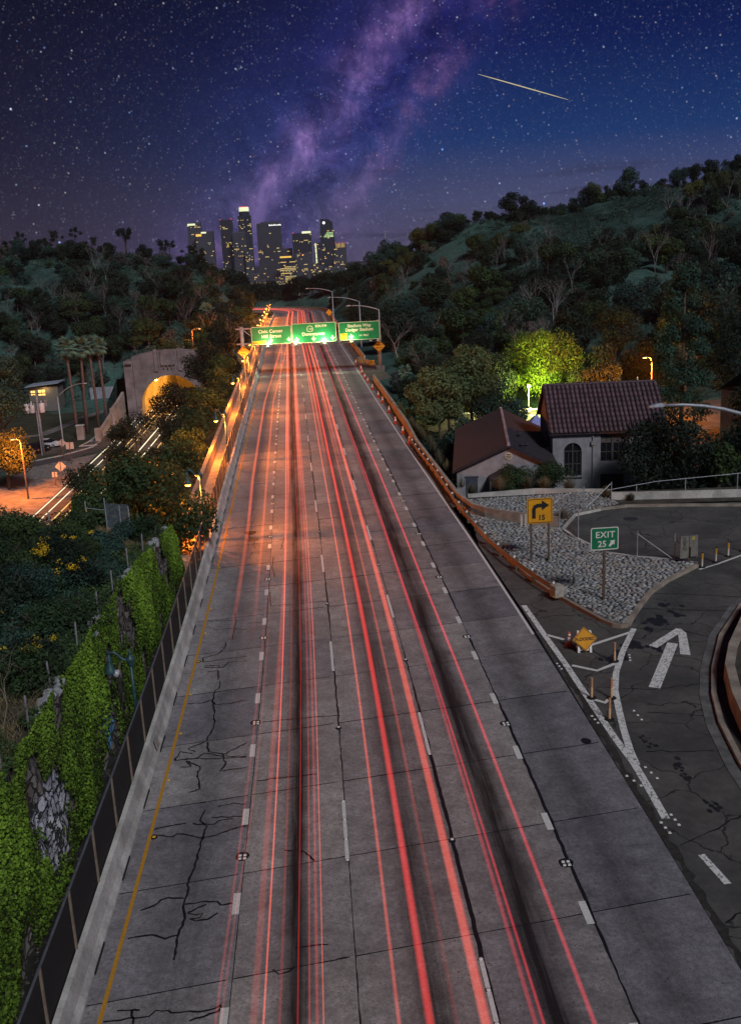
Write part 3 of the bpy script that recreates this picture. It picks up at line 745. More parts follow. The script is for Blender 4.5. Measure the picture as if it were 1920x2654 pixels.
# ------------------------------------------------------------------ exit ramp and gore
ramp = bpy.data.objects.new('exit_ramp', None); COL.objects.link(ramp); ramp['kind'] = 'structure'
rp = MB()
rp.face([(9.87, 4, -.02), (46, 4, -.02), (46, 69, -.02), (10.4, 69, -.02), (9.6, 60, -.02), (9.87, 48, -.02)])
rp.build('asphalt_sheet', ASPH, ramp)
def paint(name, pl, wd, z=-0.006, mat=WHITEC):
    m_ = MB(); m_.ribbon(pl, wd, z); return m_.build(name, mat, ramp)
def dens(pl, st=0.6):
    o_ = []
    for a, b_ in zip(pl[:-1], pl[1:]):
        n = max(1, int(math.hypot(b_[0] - a[0], b_[1] - a[1]) / st))
        o_ += [(a[0] + (b_[0] - a[0]) * i / n, a[1] + (b_[1] - a[1]) * i / n) for i in range(n)]
    return o_ + [pl[-1]]
paint('gore_line', dens([(10.08, 48.6), (10.19, 44.4), (10.31, 40.7), (10.35, 37.0), (10.40, 33.6), (10.50, 31.8), (10.47, 30.4), (10.38, 28.1)]), 0.27)
paint('gore_line', dens([(14.56, 44.39), (13.24, 41.85), (12.16, 39.39), (11.61, 37.67), (11.27, 36.06), (10.95, 34.45), (10.65, 32.62), (10.55, 31.6)]), 0.27, -0.002)
paint('chevron', dens([(10.30, 44.35), (10.95, 43.62)]), .2, mat=WHITEP)
paint('chevron', dens([(11.95, 42.70), (14.25, 43.96)]), .2, mat=WHITEP)
paint('chevron', dens([(10.55, 40.60), (11.47, 39.85), (12.60, 40.55)]), .2, mat=WHITEP)
paint('chevron', dens([(10.55, 37.05), (10.90, 36.70), (11.20, 37.03)]), .2, mat=WHITEP)
paint('exit_dash', dens([(10.75, 26.05), (10.95, 24.55)]), .22)
arr = MB()
def shear(pts, ox, oy, axx, axy, sc):   # arrow drawn along its own axis on the ground
    return [(ox + p[0] * axy * sc + p[1] * axx * sc, oy - p[0] * axx * sc + p[1] * axy * sc, -0.006) for p in pts]
ax_, ay_ = 3.31, 6.25; ln_ = math.hypot(ax_, ay_); ax_ /= ln_; ay_ /= ln_
def A(pts): return shear(pts, 13.30, 37.75, ax_, ay_, 1.0)
for q in ([(-.24, 0), (.24, 0), (.24, 5.15), (-.24, 5.15)], [(-.98, 4.55), (-.58, 4.35), (.08, 6.35), (0, 7.07), (-.12, 7.07)], [(.50, 3.95), (.95, 3.95), (.42, 6.6), (.12, 7.07), (0.001, 7.07), (.08, 6.35)]):
    arr.face(A(q))
arr.build('lane_arrow', WHITEC, ramp)
for cx, cy, sx, sy in ((12.6, 41.1, .9, .5), (13.9, 42.2, .8, .8), (17.3, 46.6, .7, 1.1), (15.9, 45.0, .9, .9), (12.0, 31.0, .34, 1.0), (11.5, 33.4, .25, .8), (15.4, 41.6, .5, .6), (12.2, 28.6, .3, .45)):
    m_ = MB()
    for j in range(14):
        qx, qy = cx + random.gauss(0, .42) * sx, cy + random.gauss(0, .5) * sy; rr0 = random.uniform(.06, .34) * sx
        m_.face([(qx + rr0 * math.cos(a) * random.uniform(.7, 1.1), qy + rr0 * 1.5 * math.sin(a) * random.uniform(.7, 1.1), -0.0125 + j * .0002) for a in np.linspace(0, 2 * math.pi, 15)[:-1]])
    m_.build('oil_stain', pm('oil_stain', (0.018, 0.018, 0.019), 0.5, 0.3), ramp)
for pl in ([(10.2, 43.6), (10.15, 40), (10.05, 36), (10.02, 33), (9.98, 30), (10.02, 26), (10.0, 20), (9.95, 14)],):
    pts = wiggle(pl, .05, .3); m_ = MB(); m_.ribbon(pts, [random.uniform(.12, .42) for _ in pts], -0.010); m_.build('broken_edge', pm('broken_edge', (0.028, 0.026, 0.024), .95, .4, 5, .4), ramp)
for pl in ([(10.3, 26.6), (12, 27.5), (14, 28.6)], [(10.2, 22.9), (12.5, 24.3), (15, 25)], [(11, 38.2), (13.2, 37.6), (15.2, 37.8)], [(12.3, 35.6), (14.6, 34.9)], [(14.6, 44.4), (16.6, 43.9), (17.6, 42.8)], [(15.2, 47.2), (18.5, 46.2), (20, 45.9)], [(11.2, 32.5), (13.6, 32.2)], [(10.4, 46.6), (11.6, 46.9), (12.8, 46.6)], [(11.7, 43), (12.3, 40.6), (10.9, 39.4)], [(17, 49.2), (20, 48.2), (23, 47)]):
    pts = wiggle(pl, .07, .25); m_ = MB(); m_.ribbon(pts, [random.uniform(.02, .075) for _ in pts], -0.008); m_.build('ramp_crack', TAR, ramp)
for (x0, y0, x1, y1) in ((9.98, 30.9, 10.25, 30.2), (10.95, 30.6, 10.80, 31.4), (10.15, 27.9, 10.22, 27.3), (10.62, 28.3, 10.66, 27.7), (10.05, 35.6, 10.12, 35.0), (11.85, 35.0, 11.80, 35.8), (13.2, 40.7, 13.35, 41.3), (9.95, 40.9, 10.0, 40.3), (12.1, 21.5, 12.3, 21.5), (12.1, 21.3, 12.3, 21.3)):
    for i in range(3):
        f = i / 2; link('raised_marker', sq_me, ramp, loc=(x0 + (x1 - x0) * f, y0 + (y1 - y0) * f, -.008))
# right-hand kerb and retaining parapet of the ramp
KT = [(14.1, 24), (13.85, 28), (14.11, 31.01), (14.64, 34.11), (15.36, 36.62), (16.37, 39.13), (18.1, 42.58), (20.67, 46.31), (24.5, 50.0), (30, 53.5)]
WB = [(15.0, 26), (14.75, 30), (14.96, 32.98), (15.46, 35.25), (16.29, 37.91), (17.3, 39.96), (20.25, 44.8), (25, 49), (31, 52.5)]
kb = thing('ramp_kerb', 'curved concrete kerb along the right edge of the exit ramp', 'kerb')
MB().sweep([(x, y, 0) for x, y in dens(KT, 1.0)], [(-.10, -.05), (-.09, .15), (.12, .16), (.12, -.05)]).build('kerb_stone', CONCW, kb)
MB().sweep([(x, y, 0) for x, y in dens(KT, 1.0)], [(-.55, -.02), (-.55, .004), (-.10, .012), (-.10, -.02)]).build('gutter_pan', CONCD, kb)
pw = thing('parapet_wall', 'low curved concrete parapet holding dry soil right of the exit ramp', 'wall')
MB().sweep([(x, y, 0) for x, y in dens(WB, 1.0)], [(0, -.3), (0.03, .78), (.05, .82), (.42, .82), (.45, -.3)]).build('wall_body', CONCW, pw)
so = MB(); wb_ = dens(WB, 1.0)
for i in range(len(wb_) - 1): so.face([(wb_[i][0] + .3, wb_[i][1] - .3, .66), (wb_[i][0] + 14, wb_[i][1] - 9, 1.4), (wb_[i + 1][0] + 14, wb_[i + 1][1] - 9, 1.4), (wb_[i + 1][0] + .3, wb_[i + 1][1] - .3, .66)])
so.build('planted_soil', SOIL, pw)
dl = MB(); kt_ = dens(KT, 1.0)
for i in range(len(kt_) - 1): dl.face([(kt_[i][0] + .1, kt_[i][1], .10), (kt_[i][0] + 2.4, kt_[i][1] - .9, .10), (kt_[i + 1][0] + 2.4, kt_[i + 1][1] - .9, .10), (kt_[i + 1][0] + .1, kt_[i + 1][1], .10)])
dl.build('dirt_strip', SOIL, ramp)

# ------------------------------------------------------------------ cobbled island
ISL = [(9.75, 69.7), (10.31, 62.3), (10.88, 56.21), (11.43, 52.36), (12.02, 49.79), (12.85, 47.13), (13.34, 45.61), (13.72, 44.85), (14.0, 44.66), (14.33, 44.72), (15.54, 46.87), (16.93, 49.09), (18.53, 50.88), (20.93, 52.98)]
IBK = [(21.07, 53.46), (20.03, 54.21), (18.22, 55.14), (16.67, 56.41), (16.14, 58.45), (15.69, 60.19), (15.5, 62.18), (17.2, 65.51), (19.24, 66.51), (21.0, 67.4), (21.0, 71.6), (10.6, 72.0)]
isl = bpy.data.objects.new('cobbled_island', None); COL.objects.link(isl); isl['kind'] = 'structure'
MB().prism(ISL + IBK, -.1, .12).build('mortar_bed', MORTAR, isl)
KERBO = pm('worn_orange_kerb', (0.30, 0.22, 0.165), 0.85, 0.4, 2.5, 0.3, col2=(0.22, 0.17, 0.14))
MB().sweep([(x, y, 0) for x, y in dens(ISL[:10], .8)], [(-.13, -.05), (-.12, .15), (.12, .17), (.13, -.05)]).build('kerb_stone', KERBO, isl)
MB().sweep([(x, y, 0) for x, y in dens(ISL[9:], .8)], [(-.13, -.05), (-.12, .15), (.12, .17), (.13, -.05)]).build('kerb_stone', CONCW, isl)
MB().sweep([(x, y, 0) for x, y in dens([(21.07, 53.3)] + IBK[1:9], .8)], [(-.08, -.05), (-.08, .14), (.10, .15), (.10, -.05)]).build('kerb_edging', CONC, isl)
def inpoly(x, y, P):
    c = False; j = len(P) - 1
    for i in range(len(P)):
        if (P[i][1] > y) != (P[j][1] > y) and x < (P[j][0] - P[i][0]) * (y - P[i][1]) / (P[j][1] - P[i][1]) + P[i][0]: c = not c
        j = i
    return c
def cobble_mesh(i):
    rr = random.Random(100 + i); n = 7 + i % 3; m_ = MB()
    a0 = [rr.uniform(.8, 1.12) for _ in range(n)]
    for s_, h in ((1.0, 0.0), (.95, .035), (.62, .07)):
        for j in range(n):
            a = 2 * math.pi * j / n; m_.v.append((s_ * a0[j] * math.cos(a), s_ * a0[j] * math.sin(a), h + rr.uniform(-.006, .006)))
    for r_ in range(2):
        for j in range(n):
            j2 = (j + 1) % n; m_.f.append((r_ * n + j, r_ * n + j2, (r_ + 1) * n + j2, (r_ + 1) * n + j)); m_.m.append(0)
    m_.v.append((0, 0, .085)); c = len(m_.v) - 1
    for j in range(n): m_.f.append((2 * n + j, 2 * n + (j + 1) % n, c)); m_.m.append(0)
    return m_
CM = []
for i in range(8):
    o = cobble_mesh(i).build('cobble', STONEV[i % 4], isl, True); CM.append(o.data); bpy.data.objects.remove(o)
spots = []
yy = 44.9
ROOM = ISL + IBK
while yy < 71.5:
    x = 9.6 + random.uniform(0, .2)
    while x < 21.2:
        rx, ry = random.uniform(.09, .165), random.uniform(.062, .098)
        px, py = x + random.uniform(-.04, .04), yy + random.uniform(-.06, .06)
        if all(inpoly(px + a, py + b_, ROOM) for a, b_ in ((.2, 0), (-.2, 0), (0, .2), (0, -.2))): spots.append((px, py, rx, ry))
        x += rx * 2 + .03
    yy += .185
spots.sort(key=lambda s_: s_[1])
rest = MB()
for i, (px, py, rx, ry) in enumerate(spots):
    rz = random.uniform(-.5, .5)
    if i < 300:
        o = link('cobble', random.choice(CM), isl, loc=(px, py, .11)); o.rotation_euler = (random.uniform(-.1, .1), random.uniform(-.1, .1), rz); o.scale = (rx, ry, random.uniform(.8, 1.2))
    else:
        me = random.choice(CM); b = len(rest.v); c_, s_ = math.cos(rz), math.sin(rz); sz = random.uniform(.8, 1.2); mi = random.randrange(4)
        for v in me.vertices:
            vx, vy = v.co.x * rx, v.co.y * ry; rest.v.append((px + vx * c_ - vy * s_, py + vx * s_ + vy * c_, .11 + v.co.z * sz))
        for p in me.polygons: rest.f.append(tuple(b + k for k in p.vertices)); rest.m.append(mi)
o = rest.build('cobble_field', STONEV, isl, True); o['kind'] = 'stuff'

# upper lot beyond the island
lot = bpy.data.objects.new('upper_lot', None); COL.objects.link(lot); lot['kind'] = 'structure'
mh = MB(); mh.lathe([(.5, 0), (.5, .006), (.42, .008)], 18, (20.6, 63.9, -.014)); mh.build('manhole_cover', DSTEEL, lot)
m_ = MB(); m_.sweep([(x, y, 0) for x, y in dens([(17.3, 65.7), (19.24, 66.6), (21.3, 67.05), (24.88, 66.4), (28.84, 65.4), (40, 64.6)], 1)], [(-.12, -.05), (-.12, .14), (.12, .15), (.12, -.05)]); m_.build('kerb_stone', CONCW, lot)
m_ = MB(); m_.face([(20.8, 67.3, .10), (40, 65.2, .10), (40, 69.4, .10), (20.8, 71.4, .10)]); m_.build('verge', SOIL, lot)
lw = thing('garden_wall', 'low pale concrete wall along the far edge of the upper lot', 'wall')
MB().sweep([(20.8, 69.1, 0), (24, 68.5, 0), (30, 67.6, 0), (40, 66.9, 0)], [(0, -.3), (0, .62), (.3, .64), (.3, -.3)]).build('wall_body', CONC, lw)
cb = thing('planter_edge', 'grey concrete edging between the cobbles and the church garden', 'wall')
MB().sweep([(10.8, 72.4, 0), (16, 72.9, 0), (20.9, 71.4, 0)], [(0, -.3), (0, .33), (.3, .33), (.3, -.3)]).build('wall_body', CONC, cb)

# ------------------------------------------------------------------ left barrier, fence, walkway
bar = thing('barrier_wall', 'long pale concrete crash barrier along the left edge of the freeway', 'barrier')
BP = rpath(-7.02, 6, T0 + 55, 2.5)
MB().sweep(BP, [(.24, -.15), (.22, .08), (.10, .30), (.00, .80), (-.16, .81), (-.22, -.15)]).build('barrier_body', CONC, bar)
drain = MB(); drain.box(0, 0, .035, .05, 1.25, .09); dme = drain.build('drain_slot', BLACK, bar).data
first = True
for k in range(40):
    t = 19.4 + 4.1 * k; x, y, _ = road(-6.79, t)
    if first: o = bpy.data.objects['drain_slot']; o.location = (x, y, 0); first = False
    else: link('drain_slot', dme, bar, loc=(x, y, 0))
pl_ = MB(); pl_.box(-6.885, 35.0, .52, .02, .5, .42, ry=R(-12)); pl_.build('plaque', pm('plaque', (.28, .26, .24), .7), bar)

fen = thing('mesh_fence', 'dark mesh fence on steel posts standing on the left concrete barrier', 'fence')
MB().tube(rpath(-7.20, 8, 262, 2.9, 2.52), .035, 6).build('top_rail', pm('rail_steel', (.16, .17, .20), .45, .2, metal=.4), fen)
PANEL = seethru('fence_mesh', (.030, .028, .027), .50)
post_me = None
for k in range(88):
    t = 8.45 + 2.9 * k; x, y, _ = road(-7.18, t); x2, y2, _ = road(-7.18, t + 2.9)
    rz = math.atan2(-(x2 - x), y2 - y)
    if post_me is None:
        post_me = MB().box(0, 0, 1.65, .06, .06, 1.75).build('post', pm('post_steel', (.22, .17, .13), .6, .3, metal=.2), fen).data
        pan_me = MB().box(-.035, 1.45, 1.66, .012, 2.84, 1.66).build('mesh_panel', PANEL, fen).data
        for nm_ in ('post', 'mesh_panel'):
            o = bpy.data.objects[nm_]; o.location = (x, y, 0); o.rotation_euler = (0, 0, rz)
    else:
        link('post', post_me, fen, loc=(x, y, 0), rz=rz); link('mesh_panel', pan_me, fen, loc=(x, y, 0), rz=rz)
wk = bpy.data.objects.new('walkway', None); COL.objects.link(wk); wk['kind'] = 'structure'
m_ = MB(); a_ = rpath(-7.24, 4, 330, 3); b_ = rpath(-9.0, 4, 330, 3)
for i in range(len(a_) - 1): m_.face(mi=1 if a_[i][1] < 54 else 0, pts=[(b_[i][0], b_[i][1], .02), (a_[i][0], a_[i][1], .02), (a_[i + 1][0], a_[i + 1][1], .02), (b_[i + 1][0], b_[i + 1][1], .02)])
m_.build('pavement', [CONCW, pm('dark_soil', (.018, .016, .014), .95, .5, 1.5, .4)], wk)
for t in (70.2, 73.6, 77.4):
    x, y, _ = road(-8.0, t); MB().box(x, y, .03, .8, .5, .02).build('grating', BLACK, wk)
pp = thing('parapet_wall', 'orange lit concrete parapet along the outer side of the walkway', 'wall')
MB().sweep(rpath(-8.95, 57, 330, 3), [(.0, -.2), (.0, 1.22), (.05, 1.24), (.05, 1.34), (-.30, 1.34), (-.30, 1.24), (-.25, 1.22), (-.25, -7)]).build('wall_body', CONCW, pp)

# ------------------------------------------------------------------ ivy wall and the bank above it
def wall_top(y): return float(np.interp(y, [5, 20, 27, 35, 41, 44.4, 50, 56, 58], [5.3, 5.15, 5.0, 4.85, 4.7, 4.6, 4.0, 3.4, 1.6]))
iw = thing('ivy_wall', 'tall rubble stone retaining wall under bright green ivy, graffiti on its bare stones', 'wall')
ys_ = np.arange(4, 58.3, .45); zs_ = np.linspace(0, 1, 13)
vv = []; ff = []
rr_ = random.Random(5)
for y in ys_:
    for s_ in zs_:
        vv.append((-8.66 - .30 * s_ + .09 * math.sin(y * 3.1 + s_ * 9) + rr_.uniform(-.06, .06), y + rr_.uniform(-.08, .08), -.3 + (wall_top(y) + .3) * s_))
nz_ = len(zs_)
for i in range(len(ys_) - 1):
    for j in range(nz_ - 1): ff.append((i * nz_ + j, (i + 1) * nz_ + j, (i + 1) * nz_ + j + 1, i * nz_ + j + 1))
m_ = MB(); m_.v = vv; m_.f = ff; m_.m = [0] * len(ff)
def wall_material():
    m = bpy.data.materials.new('rubble_wall'); m.use_nodes = True
    t = NT(m.node_tree); b = t.n['Principled BSDF']; co = t.node('ShaderNodeTexCoord').outputs['Object']
    wv = t.noise(co, 1.5, 3, .6, 0, 1); off = t.vmath('ADD', co, wv).outputs[0]
    vo = t.node('ShaderNodeTexVoronoi', feature='DISTANCE_TO_EDGE'); t.set(vo.inputs['Vector'], off); vo.inputs['Scale'].default_value = 2.1
    vc = t.node('ShaderNodeTexVoronoi'); t.set(vc.inputs['Vector'], off); vc.inputs['Scale'].default_value = 2.1
    e = t.smooth(vo.outputs['Distance'], .02, .12)
    sc_ = t.node('ShaderNodeSeparateColor'); t.set(sc_.inputs[0], vc.outputs['Color'])
    c = t.mix(sc_.outputs[0], (.12, .10, .085), (.26, .24, .22))
    c = t.mix(1.0, c, t.ramp(t.noise(co, 9, 5, .7), [(.3, .6), (.7, 1.25)]), 'MULTIPLY')
    # pale and blue spray paint on the bare stretches
    sp = t.node('ShaderNodeSeparateXYZ'); t.set(sp.inputs[0], co)
    nb = t.noise(co, .8, 4, .6)
    def spot(y0, z0, ry, rz):
        a = t.math('DIVIDE', t.math('SUBTRACT', sp.outputs[1], y0), ry); b2 = t.math('DIVIDE', t.math('SUBTRACT', sp.outputs[2], z0), rz)
        r2 = t.math('ADD', t.math('MULTIPLY', a, a), t.math('MULTIPLY', b2, b2))
        return t.smooth(t.math('ADD', r2, t.math('MULTIPLY', t.math('SUBTRACT', nb, .5), 1.6)), 1.1, .75)
    c = t.mix(spot(27.4, 1.9, 2.2, 1.5), c, (.55, .55, .62))
    scr = t.noise(co, 2.6, 2, .5, 1.5)
    ln = t.math('MULTIPLY', t.smooth(t.math('ABSOLUTE', t.math('SUBTRACT', scr, .5)), .022, .010), spot(27.4, 1.9, 2.4, 1.6))
    c = t.mix(ln, c, (.015, .015, .02))
    c = t.mix(spot(35.4, .9, .8, .8), c, (.10, .30, .55))
    c = t.mix(t.math('SUBTRACT', 1.0, e), c, (.03, .026, .022))
    t.set(b.inputs['Base Color'], c); b.inputs['Roughness'].default_value = .95
    bp = t.node('ShaderNodeBump'); bp.inputs['Strength'].default_value = 1.0; bp.inputs['Distance'].default_value = .2
    t.set(bp.inputs['Height'], e); t.l.new(bp.outputs[0], b.inputs['Normal'])
    return m
m_.build('stone_face', wall_material(), iw)
rocks = []
for i in range(5):
    rr = random.Random(50 + i); q = MB(); n = 8
    for s_, h in ((.8, -.3), (1, 0), (.85, .32), (.4, .5)):
        for j in range(n):
            a = 2 * math.pi * j / n; q.v.append((s_ * rr.uniform(.75, 1.1) * .5 * math.cos(a), s_ * rr.uniform(.75, 1.1) * .5 * math.sin(a), h * .8 + rr.uniform(-.07, .07)))
    for r_ in range(3):
        for j in range(n): q.f.append((r_ * n + j, r_ * n + (j + 1) % n, (r_ + 1) * n + (j + 1) % n, (r_ + 1) * n + j)); q.m.append(0)
    q.f.append(tuple(range(3 * n, 4 * n))); q.m.append(0)
    o = q.build('cap_stone', pm('cap_stone', (.30, .31, .33), .9, .35, 2, .5, fine=.2), iw); rocks.append(o.data); bpy.data.objects.remove(o)
y = 13.0
while y < 57:
    L = random.uniform(.45, .85)
    if random.random() < (.5 + .45 * math.sin(y * .9)):
        o = link('cap_stone', random.choice(rocks), iw, loc=(-9.05 + random.uniform(-.08, .08), y, wall_top(y) + random.uniform(-.12, .08))); o.scale = (random.uniform(.45, .65), L, random.uniform(.4, .6)); o.rotation_euler = (random.uniform(-.2, .2), random.uniform(-.2, .2), random.uniform(-.5, .5))
    y += L * .85

# leaf clouds -------------------------------------------------
def leaf_mesh(name, C, N, L, Wd, mat, shade=None, extra=None):
    """quads: centre C, normal N, half length L, half width Wd (numpy arrays)"""
    n = len(C)
    rnd = RNG.normal(size=(n, 3)); N = N / (np.linalg.norm(N, axis=1, keepdims=True) + 1e-9)
    T = np.cross(N, rnd); T /= (np.linalg.norm(T, axis=1, keepdims=True) + 1e-9)
    if extra is not None:
        T = T + extra; T -= N * (T * N).sum(1, keepdims=True); T /= (np.linalg.norm(T, axis=1, keepdims=True) + 1e-9)
    B = np.cross(N, T)
    L = np.broadcast_to(np.asarray(L, float), (n,))[:, None]; Wd = np.broadcast_to(np.asarray(Wd, float), (n,))[:, None]
    V = np.empty((n, 4, 3)); V[:, 0] = C - T * L; V[:, 1] = C + B * Wd - T * L * .1 + N * Wd * .25; V[:, 2] = C + T * L; V[:, 3] = C - B * Wd - T * L * .1 + N * Wd * .25
    me = bpy.data.meshes.new(name)
    me.vertices.add(n * 4); me.vertices.foreach_set('co', V.reshape(-1))
    me.loops.add(n * 4); me.loops.foreach_set('vertex_index', np.arange(n * 4, dtype=np.int32))
    me.polygons.add(n); me.polygons.foreach_set('loop_start', np.arange(0, n * 4, 4, dtype=np.int32)); me.polygons.foreach_set('loop_total', np.full(n, 4, dtype=np.int32))
    at = me.attributes.new('shade', 'FLOAT', 'POINT')
    sh_ = RNG.uniform(0, 1, n) if shade is None else shade
    at.data.foreach_set('value', np.repeat(sh_, 4).astype(np.float32))
    me.materials.append(mat); me.update(calc_edges=True)
    return me
def crown(name, lobes, n, size, mat, droop=0.0, inner=0.55, flat=0.75, aspect=.45, yellow=None):
    """lobes: (x, y, z, r); leaves fill a rough shell of every lobe, denser outside"""
    lobes = np.array(lobes, float); wts = lobes[:, 3] ** 2; wts /= wts.sum()
    idx = RNG.choice(len(lobes), n, p=wts)
    D = RNG.normal(size=(n, 3)); D /= np.linalg.norm(D, axis=1, keepdims=True)
    rad = lobes[idx, 3] * (inner + (1.08 - inner) * RNG.uniform(0, 1, n) ** .6)
    C = lobes[idx, :3] + D * rad[:, None] * np.array([1, 1, flat])
    if droop: C[:, 2] -= droop * RNG.uniform(0, 1, n) ** 2 * (.3 + np.abs(D[:, 0]) + np.abs(D[:, 1]))
    N = D * .8 + RNG.normal(size=(n, 3)) * .55 + np.array([0, 0, .35])
    lobsh = RNG.uniform(0, 1, len(lobes))
    shd = np.clip(.5 * lobsh[idx] + .5 * RNG.uniform(0, 1, n), 0, 1)
    s_ = size * RNG.uniform(.6, 1.35, n)
    ex = np.tile(np.array([0, 0, -1.2]), (n, 1)) if droop else None
    return leaf_mesh(name, C, N, s_, s_ * aspect, mat, shd, ex)
# ivy on the wall
n = 95000
yv = RNG.uniform(8, 58, n); sv = RNG.uniform(0.02, 1.07, n)
tops_ = np.array([wall_top(y) for y in yv]); zv = sv * tops_
def vnoise(a, b, f, s): return (np.sin(a * f + s) * np.cos(b * f * 1.3 + s * 2) + .6 * np.sin(a * f * 2.3 + b * f * 1.7 + s * 3) + .4 * np.cos(a * f * 4.1 - b * f * 3.7 + s))
den = vnoise(yv, zv, .55, 2.0)
jj = 1 + .45 * vnoise(yv, zv, 2.6, .7) + RNG.uniform(-.35, .35, n)
bare = (((yv - 27.4) / 1.7) ** 2 + ((zv - 1.8) / 1.25) ** 2 < jj) | (((yv - 35.4) / .9) ** 2 + ((zv - .9) / .9) ** 2 < jj) | (((yv - 41.3) / 1.2) ** 2 + ((zv - 3.2) / 1.1) ** 2 < jj)
thin = ((yv > 33) & (yv < 38.5) & (zv < 2.6))
keep = (den > -.72) & ~bare & (~thin | (RNG.uniform(0, 1, n) < .35))
yv, zv, sv, den = yv[keep], zv[keep], sv[keep], den[keep]
bulge = .10 + .16 * np.clip(den + .6, 0, 1.5) * RNG.uniform(.2, 1, len(yv))
C = np.stack([-8.66 - .30 * sv + bulge, yv, zv], -1)
N = RNG.normal(size=(len(yv), 3)) * .6 + np.array([1.0, -.35, .55])
sz = RNG.uniform(.032, .072, len(yv))
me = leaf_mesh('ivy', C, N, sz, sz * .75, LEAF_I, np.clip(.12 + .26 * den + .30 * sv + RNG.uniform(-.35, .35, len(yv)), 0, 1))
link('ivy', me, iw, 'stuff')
# ivy spilling over the top of the wall
n = 15000
yv = RNG.uniform(8, 57, n); ov = RNG.uniform(0, 1, n) ** 1.4
sel = vnoise(yv, ov * 2, .8, 4.0) > -.45 + ov * .6
yv, ov = yv[sel], ov[sel]; k_ = len(yv)
C = np.stack([-8.85 - 1.5 * ov, yv, np.array([wall_top(y) for y in yv]) + .10 + .30 * np.sqrt(ov) * RNG.uniform(0, 1.3, k_)], -1)
sz = RNG.uniform(.035, .075, k_)
link('ivy', leaf_mesh('ivy', C, RNG.normal(size=(k_, 3)) * .6 + np.array([.5, -.3, .9]), sz, sz * .75, LEAF_M, RNG.uniform(0, 1, k_)), iw, 'stuff')
# the bank behind the wall
def bank_z(x, y):
    top = np.interp(y, [0, 5, 20, 27, 35, 41, 44.4, 50, 54, 58, 64, 72, 84], [5.1, 5.1, 4.95, 4.8, 4.65, 4.5, 4.4, 3.8, 3.3, 1.4, -2.5, -8, -13])
    dxw = -8.98 - x
    z = top + np.interp(dxw, [0, 1, 4, 8, 13, 20, 34], [0, .1, .55, .5, -.4, -4, -13]) * np.interp(y, [0, 54, 64], [1, 1, .5])
    return z + .18 * np.sin(x * 1.3 + y * .8) * np.minimum(1, dxw / 2) + .12 * np.sin(y * 2.1 - x) * np.minimum(1, dxw / 2)
xs_ = np.concatenate([[-8.98], np.arange(-10, -44, -1.5)]); yb = np.arange(2, 86, 1.5)
V = [(x, y, float(bank_z(x, y))) for y in yb for x in xs_]; nx = len(xs_)
m_ = MB(); m_.v = V; m_.f = [(j * nx + i + 1, j * nx + i, (j + 1) * nx + i, (j + 1) * nx + i + 1) for j in range(len(yb) - 1) for i in range(nx - 1)]; m_.m = [0] * len(m_.f)
m_.build('bank', SOIL, kind='structure', smooth=True)
stub = None
for i, (y, lab) in enumerate(((22.4, 'leftover steel fence post by the bottom left corner, nearest of the wall top posts'), (24.9, 'leftover fence post on the ivy wall beside the two biggest pale cap stones'), (27.6, 'leftover fence post at the foot of the bare twiggy shrub on the ivy wall'), (30.3, 'third leftover fence post up the ivy wall, leaning a little'), (34.0, 'leftover post on the ivy wall behind the bell lantern of the near lamp'), (37.6, 'leftover post on the ivy wall above the brown bare stretch'), (40.6, 'leftover post on the ivy wall beside the square broken stone'), (44.3, 'short leftover post in the dark shrubs at the wall top'), (48.2, 'leftover post next to the pale rock at the far wall end'), (52.5, 'farthest leftover post of the ivy wall, under the big dark tree'))):
    o = MB().tube([(0, 0, -.2), (random.uniform(-.03, .03), random.uniform(-.03, .03), .95)], .035, 6).build('fence_post', pm('stub_steel', (.30, .29, .33), .5, .3, metal=.3))
    o.location = (-9.12, y, wall_top(y) + .1); tag(o, lab, 'fence post', 'leftover posts along the wall top')

